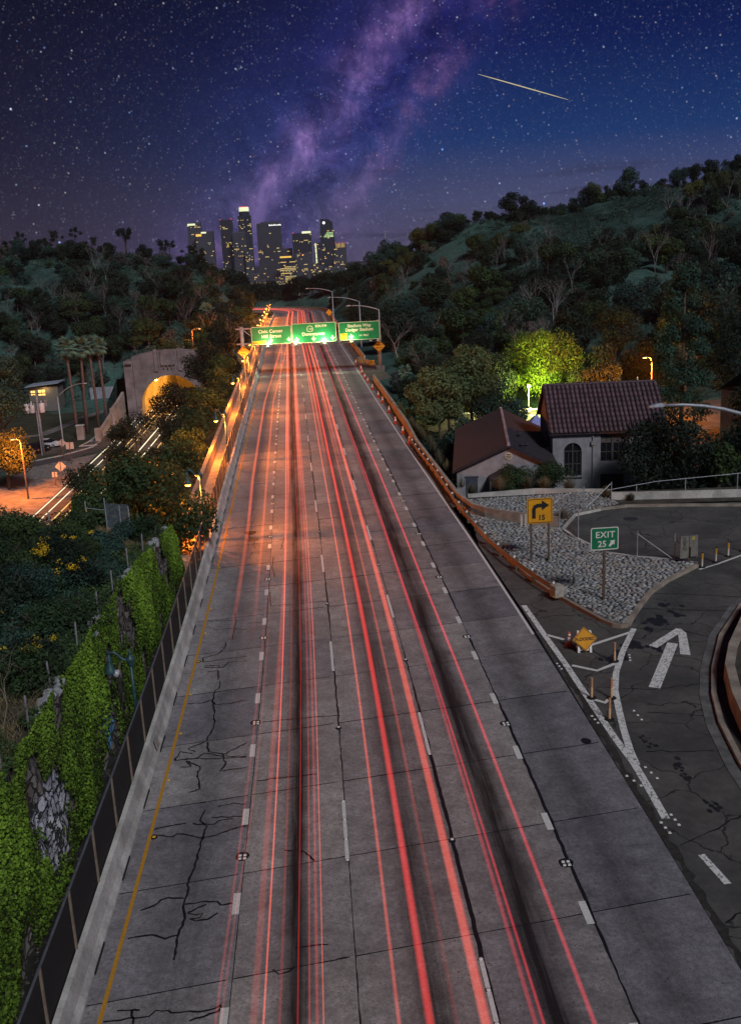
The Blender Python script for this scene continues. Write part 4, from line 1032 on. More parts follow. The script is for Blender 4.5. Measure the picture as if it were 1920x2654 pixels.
# ------------------------------------------------------------------ lamps
GREENIRON = pm('green_iron', (.026, .075, .085), .45, .3, 5)
SODIUM = emis('sodium_lens', (1.0, .46, .09), 3.4)
SODIUM_FAR = emis('sodium_lens_far', (1.0, .50, .10), 60.0)
LENSOFF = pm('clouded_lens', (.35, .36, .40), .3, .1)
def point(name, col, watts, loc, parent=None, rad=.12):
    l = bpy.data.lights.new(name, 'POINT'); l.energy = watts; l.color = col; l.shadow_soft_size = rad
    o = bpy.data.objects.new(name, l); COL.objects.link(o); o.location = loc
    if parent: o.parent = parent
    return o
OR = (1.0, .235, .022)
def bell_lamp(lit, label):
    t = thing('walkway_lamp', label, 'street lamp', group='bell lanterns along the walkway')
    MB().lathe([(.16, 0), (.17, .25), (.12, .35), (.10, .9), (.085, 1.0)], 10).build('base', GREENIRON, t, True)
    MB().lathe([(.075, 1.0), (.055, 3.75)], 8).build('pole', GREENIRON, t, True)
    MB().lathe([(.07, 3.6), (.13, 3.66), (.13, 3.8), (.16, 3.84), (.16, 3.95), (.07, 4.0), (.05, 4.08), (.06, 4.14), (.015, 4.3)], 10).build('finial', GREENIRON, t, True)
    arm = [(0, 0, 3.88), (-.2, 0, 3.86), (-.34, 0, 3.95), (-.45, 0, 4.10), (-.58, 0, 4.20), (-.72, 0, 4.20), (-.86, 0, 4.14)]
    MB().tube(arm, [.075, .06, .055, .05, .045, .045, .04], 8).build('arm', GREENIRON, t, True)
    MB().lathe([(.03, 4.12), (.07, 4.04), (.08, 3.80), (.12, 3.72), (.16, 3.55), (.24, 3.42), (.23, 3.40)], 14, (-.78, 0, 0)).build('bell_shade', GREENIRON, t, True)
    if lit:
        MB().lathe([(.20, 3.40), (.17, 3.32), (.02, 3.28)], 12, (-.78, 0, 0)).build('lens', SODIUM, t, True)
        point('lamp_light', OR, 5400, (-.78, 0, 3.12), t, .14)
    else:
        MB().lathe([(.15, -.05), (.17, 0), (.10, .16), (.03, .2)], 10).build('lens', LENSOFF, t, True)
        o = bpy.data.objects['lens']; o.location = (-.55, 0, 3.34); o.rotation_euler = (0, R(-62), R(20)); o['label'] = 'clouded lamp lens hanging open below the bell'
    return t
def place(o, u, t, z=0):
    x, y, _ = road(u, t); o.location = (x, y, z); return o
place(bell_lamp(False, 'nearest green iron walkway lamp, unlit, its lens hanging open'), -7.52, 35.2)
L0 = place(bell_lamp(True, 'lit bell lantern beside the big dark tree, its neck above the parapet'), -7.55, 65.0); L0.scale = (1.08, 1.08, 1.17)
for t, lab in ((92.0, 'second lit bell lantern from the near end of the orange walkway'), (121, 'third lit bell lantern, halfway up the orange walkway'), (148.5, 'lit bell lantern just below the left diamond sign'), (176, 'lit bell lantern hidden behind the Civic Center sign'), (204, 'lit bell lantern behind the upper edge of the Civic Center sign'), (230, 'lowest lit lantern of the row seen above the Civic Center sign'), (252, 'second lit lantern of the row above the Civic Center sign'), (272, 'third lit lantern of the row above the Civic Center sign'), (291, 'fourth lit lantern above the Civic Center sign, towards the bend'), (309, 'fifth lit lantern above the Civic Center sign, near the bend'), (326, 'farthest lit lantern at the start of the bend')):
    place(copy_tree(L0, lab), -7.55, t)

def cobra(label, loc, h, reach, rz=0.0, lit=None, rise=1.0, thick=1.0):
    t = thing('street_lamp', label, 'street lamp', loc, rz)
    MB().lathe([(.16 * thick, 0), (.14 * thick, .4), (.09 * thick, h)], 10).build('pole', WOODP if lit else STEEL, t, True)
    a = []
    for i in range(9):
        f = i / 8; a.append((-reach * f, 0, h - .1 + rise * (1 - (1 - f) ** 2.2)))
    MB().tube(a, [.085 * thick * (1 - .45 * i / 8) for i in range(9)], 8).build('arm', WOODP if lit else STEEL, t, True)
    e = a[-1]
    hd = MB()
    for s_, wz, hz in ((0, .07, .07), (-.12, .15, .12), (-.30, .17, .13), (-.48, .15, .07), (-.72, .09, .02)):
        for (yy_, zz_) in ((-wz, -.05), (wz, -.05), (wz * .8, hz), (-wz * .8, hz)): hd.v.append((e[0] + s_, yy_, e[2] + zz_))
    for i in range(4):
        for j in range(4): hd.f.append((i * 4 + j, i * 4 + (j + 1) % 4, (i + 1) * 4 + (j + 1) % 4, (i + 1) * 4 + j)); hd.m.append(0)
    hd.f += [(3, 2, 1, 0), (16, 17, 18, 19)]; hd.m += [0, 0]
    hd.build('lamp_head', STEEL, t)
    lens = MB().box(e[0] - .42, 0, e[2] - .07, .42, .2, .05)
    lens.build('lens', lit[0] if lit else LENSOFF, t)
    MB().lathe([(.05, 0), (.05, .08), (.03, .1)], 8, (e[0] - .22, 0, e[2] + .12)).build('photocell', DSTEEL, t)
    if lit: point('lamp_light', lit[1], lit[2], (e[0] - .42, 0, e[2] - .3), t, .2)
    return t
cobra('big unlit grey cobra-head lamp reaching in from the right edge above the ramp', (24.4, 47, -.1), 7.6, 7.7, 0, None, 2.95, 1.5)
cobra('grey cobra-head lamp behind the Stadium Way sign', (10.9, 164.6, 0), 9.5, 4.6, 0, None, .9)
cobra('grey cobra-head lamp behind and left of the Stadium Way lamp', (9.6, 203, 0), 9.3, 5.6, 0, None, 1.1)
cobra('tall grey cobra-head lamp beside the far amber diamond sign', (5.1, 240, -.5), 10.8, 5.5, 0, None, 1.0)
cobra('faint thin lamp pole at the dark trees by the freeway bend', (-4.3, 398, -.5), 11.5, 3, 0, None, .8)
cobra('tall sodium lamp with the bright orange star beside the church roof', (44.4, 130, -4.7), 7.7, .55, 0, (emis('star_lens', (1, .55, .13), 14.0), OR, 16000), .35)
cobra('bright sodium lamp in the orange tree at the left edge', (-40.6, 136.5, LOW), 8.3, .6, 0, (emis('star_lens_b', (1, .50, .10), 12.0), OR, 15000), .3)
cobra('small orange lamp above the tunnel portal', (-26.3, 222, 0.3), 3.9, 1.3, math.pi, (emis('star_lens_c', (1, .50, .10), 8.0), OR, 5000), .3)
t = cobra('green lamp post with a long upswept arm beside the palms', (-46.7, 182.6, LOW), 8.4, 4.8, math.pi, None, 2.2)

# ------------------------------------------------------------------ sign making
def rr_poly(w_, h_, r_, n=4, cx=0, cz=0):
    pts = []
    for (sx, sz, a0) in ((1, 1, 0), (-1, 1, 90), (-1, -1, 180), (1, -1, 270)):
        for i in range(n + 1):
            a = R(a0 + 90 * i / n); pts.append((cx + sx * (w_ / 2 - r_) + r_ * math.cos(a), cz + sz * (h_ / 2 - r_) + r_ * math.sin(a)))
    return pts
def ring(outer, inner, y0, y1):
    m_ = MB(); n = len(outer)
    for P, y in ((outer, y0), (inner, y0)): m_.v += [(p[0], y, p[1]) for p in P]
    for P, y in ((outer, y1), (inner, y1)): m_.v += [(p[0], y, p[1]) for p in P]
    for i in range(n):
        j = (i + 1) % n
        m_.f += [(i, j, n + j, n + i), (i, 2 * n + i, 2 * n + j, j), (n + j, 3 * n + j, 3 * n + i, n + i)]; m_.m += [0, 0, 0]
    return m_
def plate(w_, h_, r_, face, border, parent, cz=0, bw=.06, inset=.0, back=STEEL, name='panel'):
    MB().prism_y(rr_poly(w_, h_, r_, 4, 0, cz), 0, .05).build(name, face, parent)
    ring(rr_poly(w_ - inset, h_ - inset, max(.02, r_ - inset / 2), 4, 0, cz), rr_poly(w_ - inset - 2 * bw, h_ - inset - 2 * bw, max(.01, r_ - inset / 2 - bw), 4, 0, cz), -.012, -.003).build('border', border, parent)
def down_arrow(x, z, s_, mat, parent):
    pts = [(x - .10 * s_, z + .5 * s_), (x - .10 * s_, z + .05 * s_), (x - .46 * s_, z + .22 * s_), (x - .46 * s_, z + .08 * s_), (x, z - .42 * s_), (x + .46 * s_, z + .08 * s_), (x + .46 * s_, z + .22 * s_), (x + .10 * s_, z + .05 * s_), (x + .10 * s_, z + .5 * s_)]
    MB().prism_y(pts, -.018, -.004).build('down_arrow', mat, parent)
GY = 163.0
gan = thing('sign_gantry', 'grey steel gantry spanning the freeway behind three green signs', 'sign gantry', (0, GY + .6, 0))
for u_, nm_ in ((10.65, 'column'), (-11.45, 'column')):
    MB().lathe([(.34, 0), (.30, 7.9)], 12, (u_, 0, 0)).build(nm_, pm('gantry_steel', (.33, .27, .25), .6, .25, 2), gan, True)
    MB().box(u_, 0, .15, 1.35, 1.2, .75).build('plinth', CONCD, gan)
for z_ in (7.55, 5.15): MB().tube([(-12.4, 0, z_), (11.0, 0, z_)], .13, 8).build('chord', pm('gantry_steel', (.3, .3, .3)), gan)
for k in range(8):
    x0 = -11.4 + 2.8 * k; MB().tube([(x0, 0, 7.55 if k % 2 == 0 else 5.15), (x0 + 2.8, 0, 5.15 if k % 2 == 0 else 7.55)], .07, 6).build('brace', STEEL, gan)
MB().box(.3, -1.35, 4.62, 21.2, .5, .06).build('catwalk', DSTEEL, gan)
SLENS = emis('sign_lamp_lens', (.75, 1.0, .45), 45.0)
def sign_lamp(x, z, wts, lab):
    t = thing('sign_lamp', lab, 'floodlight', (x, GY - 1.25, z), 0, 'floodlights under the overhead signs')
    MB().box(0, 0, 0, .34, .2, .16, rx=R(-35)).build('housing', DSTEEL, t)
    MB().box(0, .075, .09, .26, .1, .07, rx=R(-35)).build('lens', SLENS, t)
    point('floodlight', (.85, 1.0, .55), wts, (0, .22, .26), t, .1)
def green_sign(label, x0, x1, z0, z1):
    w_, h_ = x1 - x0, z1 - z0
    t = thing('overhead_sign', label, 'road sign', ((x0 + x1) / 2, GY, (z0 + z1) / 2))
    plate(w_, h_, .22, GREENSIGN, SIGNCREAM, t, 0, .055, .02)
    for k in range(-2, 3):
        MB().box(k * w_ / 5.2, .12, 0, .09, .14, h_).build('bracket', STEEL, t)
    return t
s1 = green_sign('green Civic Center Hill Street sign, left of the three over the freeway', -9.9, -3.48, 4.95, 7.78)
txt('Civic Center', .72, SIGNCREAM, s1, (-.1, -.02, .42), space=1.05, bold=.022); txt('Hill Street', .72, SIGNCREAM, s1, (.0, -.02, -.38), space=1.05, bold=.022)
MB().prism_y(rr_poly(2.2, .52, .04, 2, -2.0, -1.08), -.012, -.004).build('yellow_panel', EXITYEL, s1); txt('EXIT', .44, BLACK, s1, (-2.55, -.02, -1.24), bold=0)
down_arrow(-.1, -.86, .75, SIGNCREAM, s1); down_arrow(2.75, -.80, .75, SIGNCREAM, s1)
s2 = green_sign('green 110 SOUTH Downtown sign in the middle over the freeway', -3.36, 3.74, 4.86, 7.98)
txt('Downtown', .76, SIGNCREAM, s2, (-.15, -.02, -.42), space=1.05, bold=.022); txt('SOUTH', .54, SIGNCREAM, s2, (1.15, -.02, .85), space=1.05, bold=.022)
shd = [(0, .55), (.36, .42), (.52, .05), (.45, -.35), (.2, -.42), (-.2, -.42), (-.45, -.35), (-.52, .05), (-.36, .42)]
ring([(x - .65, z + .62) for x, z in shd], [(x * .86 - .65, z * .86 + .62) for x, z in shd], -.014, -.004).build('route_shield', SIGNCREAM, s2)
txt('110', .46, SIGNCREAM, s2, (-.65, -.02, .46), bold=0)
for x in (-2.85, -.12, 2.95): down_arrow(x, -.98, .82, SIGNCREAM, s2)
s3 = green_sign('green Stadium Way Dodger Stadium sign, right of the three over the freeway', 4.18, 10.78, 4.90, 7.80)
txt('Stadium Way', .68, SIGNCREAM, s3, (0, -.02, .62), space=1.04, bold=.022); txt('Dodger Stadium', .68, SIGNCREAM, s3, (0, -.02, -.02), space=1.0, bold=.022)
txt('1/4  MILE', .42, SIGNCREAM, s3, (.65, -.02, -.88))
MB().prism_y(rr_poly(1.1, .98, .05, 2, -2.55, -.80), -.012, -.004).build('yellow_panel', EXITYEL, s3)
txt('EXIT', .40, BLACK, s3, (-2.55, -.02, -.68), bold=0); txt('ONLY', .40, BLACK, s3, (-2.55, -.02, -1.16), bold=0)
down_arrow(-1.35, -.88, .8, SIGNCREAM, s3)
for x, wts, lab in ((-7.3, 420, 'small floodlight under the yellow EXIT panel of the Civic Center sign'), (-2.85, 480, 'small floodlight under the left arrow of the Downtown sign'), (1.75, 760, 'brightest floodlight, under the right half of the Downtown sign'), (6.1, 280, 'small floodlight under the arrow of the Stadium Way sign')): sign_lamp(x, 4.66, wts, lab)
MB().box(9.2, -1.3, .0, .45, .3, .25).build('dead_lamp', STEEL, gan, loc=(0, 0, 4.75))

def diamond(label, loc, s_, lines, h, mat=SIGNYEL, ts=.17, posts=True, rz=0, blank=False):
    t = thing('warning_sign', label, 'warning sign', loc, rz)
    q = [(0, -s_), (s_, 0), (0, s_), (-s_, 0)]
    MB().prism_y([(a, b + h) for a, b in q], 0, .02).build('panel', mat, t)
    if not blank:
        ring([(a * .95, b * .95 + h) for a, b in q], [(a * .90, b * .90 + h) for a, b in q], -.008, -.002).build('border', BLACK, t)
        for i, l in enumerate(lines): txt(l, ts, BLACK, t, (0, -.012, h + (len(lines) / 2 - i - .82) * ts * 1.3), bold=.004)
    if posts: MB().box(0, .05, (h + s_ * .5) / 2, .09, .07, h + s_ * .5).build('post', WOODP, t)
    return t
diamond('amber THRU TRAFFIC MERGE LEFT diamond on the right gantry column', (10.55, GY - .2, 0), 1.0, ['THRU', 'TRAFFIC', 'MERGE', 'LEFT'], 3.72, ts=.34, posts=False)
diamond('shadowed amber THRU TRAFFIC MERGE LEFT diamond left of the walkway', (-10.4, 150, -1.5), .92, ['THRU', 'TRAFFIC', 'MERGE', 'LEFT'], 6.55, pm('shaded_amber', (.30, .14, .02), .6, .2), ts=.31)  # shade of the trees is put into the colour as a darker amber
diamond('far amber diamond sign at the foot of the distant cobra-head lamp', (4.0, 235, -.5), .75, [], 6.2, blank=True)

# near right-hand signs
t15 = thing('turn_sign', 'amber right turn arrow sign marked 15 on two posts in the cobbles', 'warning sign', (12.5, 55.45, .1))
for x in (-.52, .52): MB().box(x, .06, 1.5, .10, .10, 3.0).build('post', WOODP, t15)
plate(1.50, 1.50, .10, SIGNYEL, BLACK, t15, 3.10, .03, .08)
ta = [(-.46, 2.66), (-.46, 3.22), (-.36, 3.44), (-.16, 3.53), (.12, 3.53), (.12, 3.72), (.54, 3.42), (.12, 3.13), (.12, 3.31), (-.12, 3.31), (-.22, 3.26), (-.25, 3.16), (-.25, 2.66)]
MB().prism_y([(a, b) for a, b in ta], -.018, -.004).build('turn_arrow', BLACK, t15)
txt('15', .42, BLACK, t15, (.10, -.012, 2.56), bold=.03)
ex = thing('exit_sign', 'green EXIT 25 sign with a white arrow on one dark post', 'road sign', (14.2, 48.2, .1))
MB().box(0, .07, 1.7, .12, .12, 3.4).build('post', WOODP, ex)
m_ = MB(); NB = 8; w_, h_ = 1.44, 1.20
rp_ = rr_poly(w_, h_, .10, 4, 0, 3.36)
MB().prism_y(rp_, 0, .02).build('panel', GREENSIGN2, ex)
ring(rp_, rr_poly(w_ - .10, h_ - .10, .06, 4, 0, 3.36), -.010, -.002).build('border', SIGNWHITE, ex)
txt('EXIT', .46, SIGNWHITE, ex, (.02, -.014, 3.42), bold=.02, space=1.1); txt('25', .46, SIGNWHITE, ex, (-.13, -.014, 2.93), bold=.02)
a_ = [(.20, 2.98), (.27, 2.90), (.44, 3.07), (.50, 3.00), (.53, 3.26), (.26, 3.24), (.33, 3.17)]
MB().prism_y(a_, -.016, -.003).build('exit_arrow', SIGNWHITE, ex)
# flooded sign on its A-frame, cone beside it
fl = thing('flood_sign', 'orange FLOODED diamond on a white A-frame in the gore', 'warning sign', (11.5, 42.1, 0), R(-6))
for x in (-.27, .27):
    MB().box(x, -.12, .48, .10, .05, .98, rx=R(-13)).build('leg', REFLECT, fl); MB().box(x, .2, .48, .10, .05, .98, rx=R(13)).build('leg', REFLECT, fl)
for z in (.12, .78): MB().box(0, -.16 + .22 * z, z, .64, .05, .1).build('crossbar', REFLECT, fl)
MB().box(.27, -.045, .80, .105, .06, .14, rx=R(-13)).build('orange_band', ORANGE, fl)
q = [(0, -.56), (.56, 0), (0, .56), (-.56, 0)]
fp = MB().prism_y(q, 0, .02).build('panel', SIGNORANGE, fl); fp.location = (0, -.20, .66); fp.rotation_euler = (R(-12), R(-4), 0)
ring([(a * .95, b * .95) for a, b in q], [(a * .90, b * .90) for a, b in q], -.006, -.001).build('border', BLACK, fp)
txt('FLOODED', .19, BLACK, fp, (0, -.008, -.065), bold=.02)
def cone_proto(h):
    t = thing('traffic_cone', '', 'traffic cone')
    MB().prism([(-.19, -.19), (.19, -.19), (.19, .19), (-.19, .19)], 0, .04).build('base', pm('cone_base', (.25, .04, .02), .6), t)
    MB().lathe([(.14, .04), (.03, h)], 12).build('body', ORANGE, t, True)
    MB().lathe([(.098 + .003, .28 * h / .71 + .02), (.076 + .003, .45 * h / .71)], 12).build('collar', REFLECT, t, True)
    MB().lathe([(.066 + .003, .52 * h / .71), (.053 + .003, .6 * h / .71)], 12).build('collar', REFLECT, t, True)
    return t
c0 = cone_proto(.72); c0.location = (10.98, 42.75, 0); c0['label'] = 'orange cone half hidden behind the FLOODED sign'
CX = [(6.79, 172.3, 'farthest orange cone of the row, nearest the gantry'), (7.16, 161.9, 'orange cone next below the farthest of the row'), (7.09, 156.9, 'orange cone just below the widest part of the pull-out'), (7.15, 150.7, 'orange cone opposite the broken end of the right barrier'), (7.32, 145.8, 'orange cone at the start of the right concrete barrier'), (7.48, 137.6, 'sixth orange cone of the row, counted from the gantry'), (7.75, 129.6, 'seventh orange cone of the row, counted from the gantry'), (7.93, 124.4, 'eighth orange cone of the row, counted from the gantry'), (8.09, 116.0, 'ninth orange cone of the row, counted from the gantry'), (8.15, 107.8, 'third orange cone from the near end of the row'), (8.37, 101.4, 'second orange cone from the near end of the row'), (8.45, 95.4, 'nearest orange cone of the row along the barrier')]
for x, y, lab in CX:
    c = copy_tree(c0, lab); c['group'] = 'cones along the right edge line'; c.location = (x + .25, y, 0); c.scale = (1.25, 1.25, 1.25)
tc = thing('fallen_cone', 'toppled red cone lying between the far cones', 'traffic cone', (7.45, 168, .12)); tc.rotation_euler = (0, R(88), R(40))
MB().lathe([(.19, 0), (.19, .04), (.14, .04), (.03, .72)], 10).build('body', ORANGE, tc)
def delin(h, lab, loc, white):
    t = thing('delineator_post', lab, 'delineator', loc)
    MB().lathe([(.20, 0), (.20, .03), (.09, .06)], 10).build('base', BLACK, t)
    if white:
        MB().lathe([(.055, .05), (.05, h * .55)], 8).build('post', SIGNWHITE, t); MB().lathe([(.06, h * .55), (.06, h * .95)], 8).build('amber_band', pm('amber_band', (.62, .33, .05), .6), t); MB().lathe([(.06, h * .95), (.05, h)], 8).build('cap', BLACK, t)
    else:
        MB().lathe([(.055, .05), (.052, h * .55)], 8).build('post', CREAM, t); MB().lathe([(.053, h * .55), (.05, h)], 8).build('upper_sleeve', pm('faded_orange', (.50, .24, .13), .7, .2), t)
    return t
for h, lab, loc in ((.9, 'faded cream delineator nearest the FLOODED sign', (12.5, 40.7, -.01)), (.9, 'left of the middle pair of cream delineators in the gore', (10.49, 37.2, -.01)), (.9, 'right of the middle pair of cream delineators in the gore', (11.27, 37.05, -.01)), (.92, 'cream delineator nearest the tip of the gore', (10.64, 35.2, -.01))): delin(h, lab, loc, False)['group'] = 'delineators in the gore'
for loc, lab in (((21.2, 52.85, -.01), 'white delineator with amber top next to the graffiti cabinet'), ((22.3, 53.6, -.01), 'middle white delineator with amber top along the side road'), ((23.4, 54.5, -.01), 'third white delineator from the graffiti cabinet'), ((24.6, 55.3, -.01), 'white delineator cut by the right edge of the picture')): delin(.88, lab, loc, True)['group'] = 'white delineators along the side road'
m_ = MB(); m_.ribbon(dens([(20.9, 52.5), (22.2, 53.2), (24, 54.4), (28, 57)]), .16, -.008); m_.build('side_line', WHITEP, ramp)
gb = thing('control_cabinet', 'grey signal cabinet with black graffiti on a short post', 'cabinet', (20.66, 53.5, 0), R(4))
MB().box(0, 0, .2, .12, .1, .5).build('post', WOODP, gb)
MB().box(-.27, 0, 1.05, .50, .06, 1.32).build('left_panel', pm('cabinet_grey', (.20, .19, .165), .7, .2, 3), gb); MB().box(.27, 0, 1.05, .50, .06, 1.32).build('right_panel', MATS['cabinet_grey'], gb)
MB().box(.25, -.10, .78, .44, .16, .56).build('meter_box', MATS['cabinet_grey'], gb)
g_ = MB(); pts = [(-.38, 1.62), (-.22, 1.58), (-.36, 1.46), (-.2, 1.40), (-.38, 1.36), (-.30, 1.24), (-.18, 1.30), (-.34, 1.16), (-.2, 1.10), (-.38, 1.02), (-.28, .9), (-.16, .98)]
g_.tube([(x, -.036, z) for x, z in pts], .022, 5); g_.build('graffiti', BLACK, gb)
g_ = MB(); [g_.box(.24, -.034, z, .13, .01, .03) for z in (1.48, 1.55, 1.62)]; [g_.box(x, -.034, 1.55, .025, .01, .16) for x in (.18, .30)]; g_.build('tag_mark', EXITYEL, gb)

# barrier wall right, guard rail
rb_ = thing('barrier_wall', 'warm concrete barrier curving off the right freeway edge into the cobbles', 'barrier')
P_ = [road(10.8, 148), road(10.8, 125), road(10.7, 104), road(10.35, 93), (9.62, 82, 0), (9.82, 75, 0), (9.98, 70.6, 0), (10.45, 67.4, 0), (11.2, 66.0, 0), (12.0, 65.1, 0), (13.66, 63.6, 0), (15.33, 62.45, 0)]
P_ = [(a[0], a[1], 0) for a in dens([p[:2] for p in P_], 1.2)]
MB().sweep(P_, [(-.22, -.2), (-.20, .10), (-.08, .30), (-.04, .88), (.22, .89), (.26, -2.0)]).build('barrier_body', pm('buff_concrete', (.36, .30, .25), .85, .3, .9, .3, fine=.25), rb_)
rb2 = thing('barrier_wall', 'far concrete barrier between the gantry and the bend on the right', 'barrier')
MB().sweep([(p[0], p[1], 0) for p in rpath(11.5, 178, T0 + RB * 1.9, 4)], [(-.22, -.2), (-.20, .10), (-.08, .30), (-.04, .88), (.22, .89), (.26, -2.0)]).build('barrier_body', CONCW, rb2)
rb3 = thing('barrier_wall', 'short angled guard wall with a striped end at the pull-out', 'barrier')
P_ = [(a[0], a[1], 0) for a in dens([road(10.95, 178)[:2], (7.6, 176), (8.9, 172.6), (9.5, 169)], 1)]
MB().sweep(P_, [(-.2, -.2), (-.18, .75), (.12, .75), (.16, -1.2)]).build('barrier_body', CONCW, rb3)
MB().box(9.6, 168.5, .55, .9, .12, .8).build('striped_end', SIGNYEL, rb3)
for k in range(3): MB().prism_y([(9.2 + .3 * k, .2), (9.32 + .3 * k, .2), (9.52 + .3 * k, .9), (9.40 + .3 * k, .9)], 168.41, 168.43).build('stripe', BLACK, rb3)
gr = thing('guard_rail', 'rusty guard rail with reflectors curving round the cobbled island', 'guard rail')
GP = [road(9.78, 96)[:2], road(9.86, 88)[:2], (9.32, 80), (9.40, 73), (9.45, 69.1), (9.63, 65.4), (9.95, 59.9), (10.39, 56.4), (10.89, 53.6), (11.37, 51.2), (11.80, 49.5)]
GPd = [(a[0], a[1], 0) for a in dens(GP, .8)]
MB().sweep(GPd, [(-.03, .42), (-.09, .48), (-.03, .54), (-.03, .58), (-.09, .64), (-.02, .72), (.01, .72), (-.05, .64), (.01, .58), (.01, .54), (-.05, .48), (.0, .42)]).build('beam', RUST, gr)
acc = 0
for i in range(1, len(GPd)):
    acc += math.hypot(GPd[i][0] - GPd[i - 1][0], GPd[i][1] - GPd[i - 1][1])
    if acc > 2.3:
        acc = 0; x, y = GPd[i][0] + .2, GPd[i][1] + .05
        MB().box(x, y, .36, .20, .2, .74).build('post', WOODP, gr); MB().box(x - .12, y - .02, .80, .11, .03, .13).build('reflector', REFLECT, gr)
eb = MB(); eb.box(11.95, 49.1, .5, .55, .5, .62, rz=R(20)); eb.build('end_block', pm('end_block', (.34, .30, .25), .8, .3), gr)
for k in range(3): MB().box(11.84 + .10 * k, 48.90 + .035 * k, .5, .05, .02, .62, rz=R(20), ry=R(28)).build('stripe', SIGNYEL if k != 1 else BLACK, gr)
cp_ = thing('crash_post', 'short pale steel post pair in front of the curved barrier', 'post', (13.1, 63.0, .1))
for x in (-.14, .14): MB().box(x, 0, .45, .14, .1, .9).build('post', CONC, cp_)

# chain link pieces
LINKM = seethru('chain_link', (.20, .21, .22), .16)
def frame(label, pts_posts, h, diag=None, panel=None, rail=None):
    t = thing('chain_fence', label, 'chain link fence')
    for (x, y) in pts_posts: MB().tube([(x, y, -.1), (x, y, h)], .035, 6).build('post', STEEL, t)
    if diag: MB().tube(diag, .025, 6).build('brace', STEEL, t)
    if rail: MB().tube(rail, .025, 6).build('rail', STEEL, t)
    if panel: MB().face(panel).build('mesh_panel', LINKM, t)
    return t
frame('bare gate frame with a diagonal brace at the back of the cobbles', [(18.15, 55.0), (20.03, 54.05)], 1.75, [(18.17, 55.0, 1.55), (20.0, 54.05, .15)])
t = frame('bent grey chain link panel standing at the end of the curved barrier', [(15.33, 62.2), (15.9, 59.7)], 2.0, panel=[(15.33, 62.2, .2), (15.9, 59.7, .2), (15.7, 60.9, 1.5), (15.6, 62.5, 2.5)])
t = frame('leaning chain link corner with a brace above the upper cobbles', [(18.2, 66.9), (20.4, 67.7)], 1.7, [(18.4, 66.9, .2), (20.3, 67.6, 1.6)], panel=[(15.6, 62.6, .4), (18.2, 66.9, .2), (18.2, 66.9, 1.6), (15.6, 62.6, 2.0)])
fw = thing('chain_fence', 'pale topped wire fence along the garden wall in front of the dark tree', 'chain link fence')
MB().tube([(20.5, 69.0, .8), (24, 68.7, 1.3), (30, 67.8, 1.75), (40, 67.1, 2.1)], .02, 6).build('rail', STEEL, fw)
for x, y, z in ((22.6, 68.9, 1.1), (26.0, 68.4, 1.45), (29.6, 67.9, 1.72), (34, 67.5, 1.9)): MB().tube([(x, y, .3), (x, y, z + .05)], .035, 6).build('post', STEEL, fw)

# ------------------------------------------------------------------ trails of light left by the cars
def trail_mat(name, col, strength):
    m = bpy.data.materials.new(name); m.use_nodes = True
    t = NT(m.node_tree); t.n.clear()
    uv = t.node('ShaderNodeUVMap'); uv.uv_map = 'UVMap'
    sp = t.node('ShaderNodeSeparateXYZ'); t.set(sp.inputs[0], uv.outputs[0])
    e = t.math('SUBTRACT', t.math('MULTIPLY', sp.outputs[0], 2.0), 1.0)
    prof = t.math('POWER', t.math('SUBTRACT', 1.0, t.math('MULTIPLY', e, e), clamp=True), 1.2)
    co = t.node('ShaderNodeCombineXYZ'); t.set(co.inputs[0], t.math('MULTIPLY', sp.outputs[0], 7.0)); co.inputs[1].default_value = sum(map(ord, name)) * 7 % 97
    st = t.ramp(t.noise(co.outputs[0], 1.6, 3, .6), [(.25, .45), (.7, 1.25)])
    k = t.math('MULTIPLY', t.math('MULTIPLY', prof, st), t.math('MULTIPLY', sp.outputs[1], strength))
    em = t.node('ShaderNodeEmission'); t.set(em.inputs[0], col); t.set(em.inputs[1], k)
    tr = t.node('ShaderNodeBsdfTransparent'); ad = t.node('ShaderNodeAddShader')
    t.l.new(em.outputs[0], ad.inputs[0]); t.l.new(tr.outputs[0], ad.inputs[1])
    o_ = t.node('ShaderNodeOutputMaterial'); t.l.new(ad.outputs[0], o_.inputs[0])
    m.cycles.emission_sampling = 'NONE'
    return m
TM = {}
def trail(label, pts, wd, col, strength, fades, group='tail light trails on the freeway', name='light_trail'):
    """pts (x,y,z); a lens-shaped rod of light with real thickness"""
    key = (col, strength)
    if key not in TM: TM[key] = trail_mat('trail_%d' % len(TM), col, strength * .5)
    m_ = MB(); n = len(pts); prof = [(-1, 0, 0.0), (-.5, .6, .25), (0, .8, .5), (.5, .6, .75), (1, 0, 1.0), (.5, -.6, .75), (0, -.8, .5), (-.5, -.6, .25)]
    rows = []
    for i, p in enumerate(pts):
        a = Vector(pts[max(i - 1, 0)]); c = Vector(pts[min(i + 1, n - 1)]); t = (c - a).normalized(); nr = Vector((t.y, -t.x, 0)).normalized()
        wi = wd(i / (n - 1)) if callable(wd) else wd
        rows.append([(p[0] + nr.x * q[0] * wi / 2, p[1] + nr.y * q[0] * wi / 2, p[2] + q[1] * .03) for q in prof])
    for i in range(n - 1):
        f0, f1 = fades(i / (n - 1)), fades((i + 1) / (n - 1))
        for j in range(8):
            j2 = (j + 1) % 8
            m_.face((rows[i][j], rows[i][j2], rows[i + 1][j2], rows[i + 1][j]), 0, [(prof[j][2], f0), (prof[j2][2], f0), (prof[j2][2], f1), (prof[j][2], f1)])
    o = m_.build(name, TM[key]); tag(o, label, 'light trail', group)
    return o
RED = (1.0, .045, .04); SAL = (1.0, .105, .060); ORR = (1.0, .13, .045); CRI = (1.0, .04, .07)
TEND = T0 + RB * 1.35
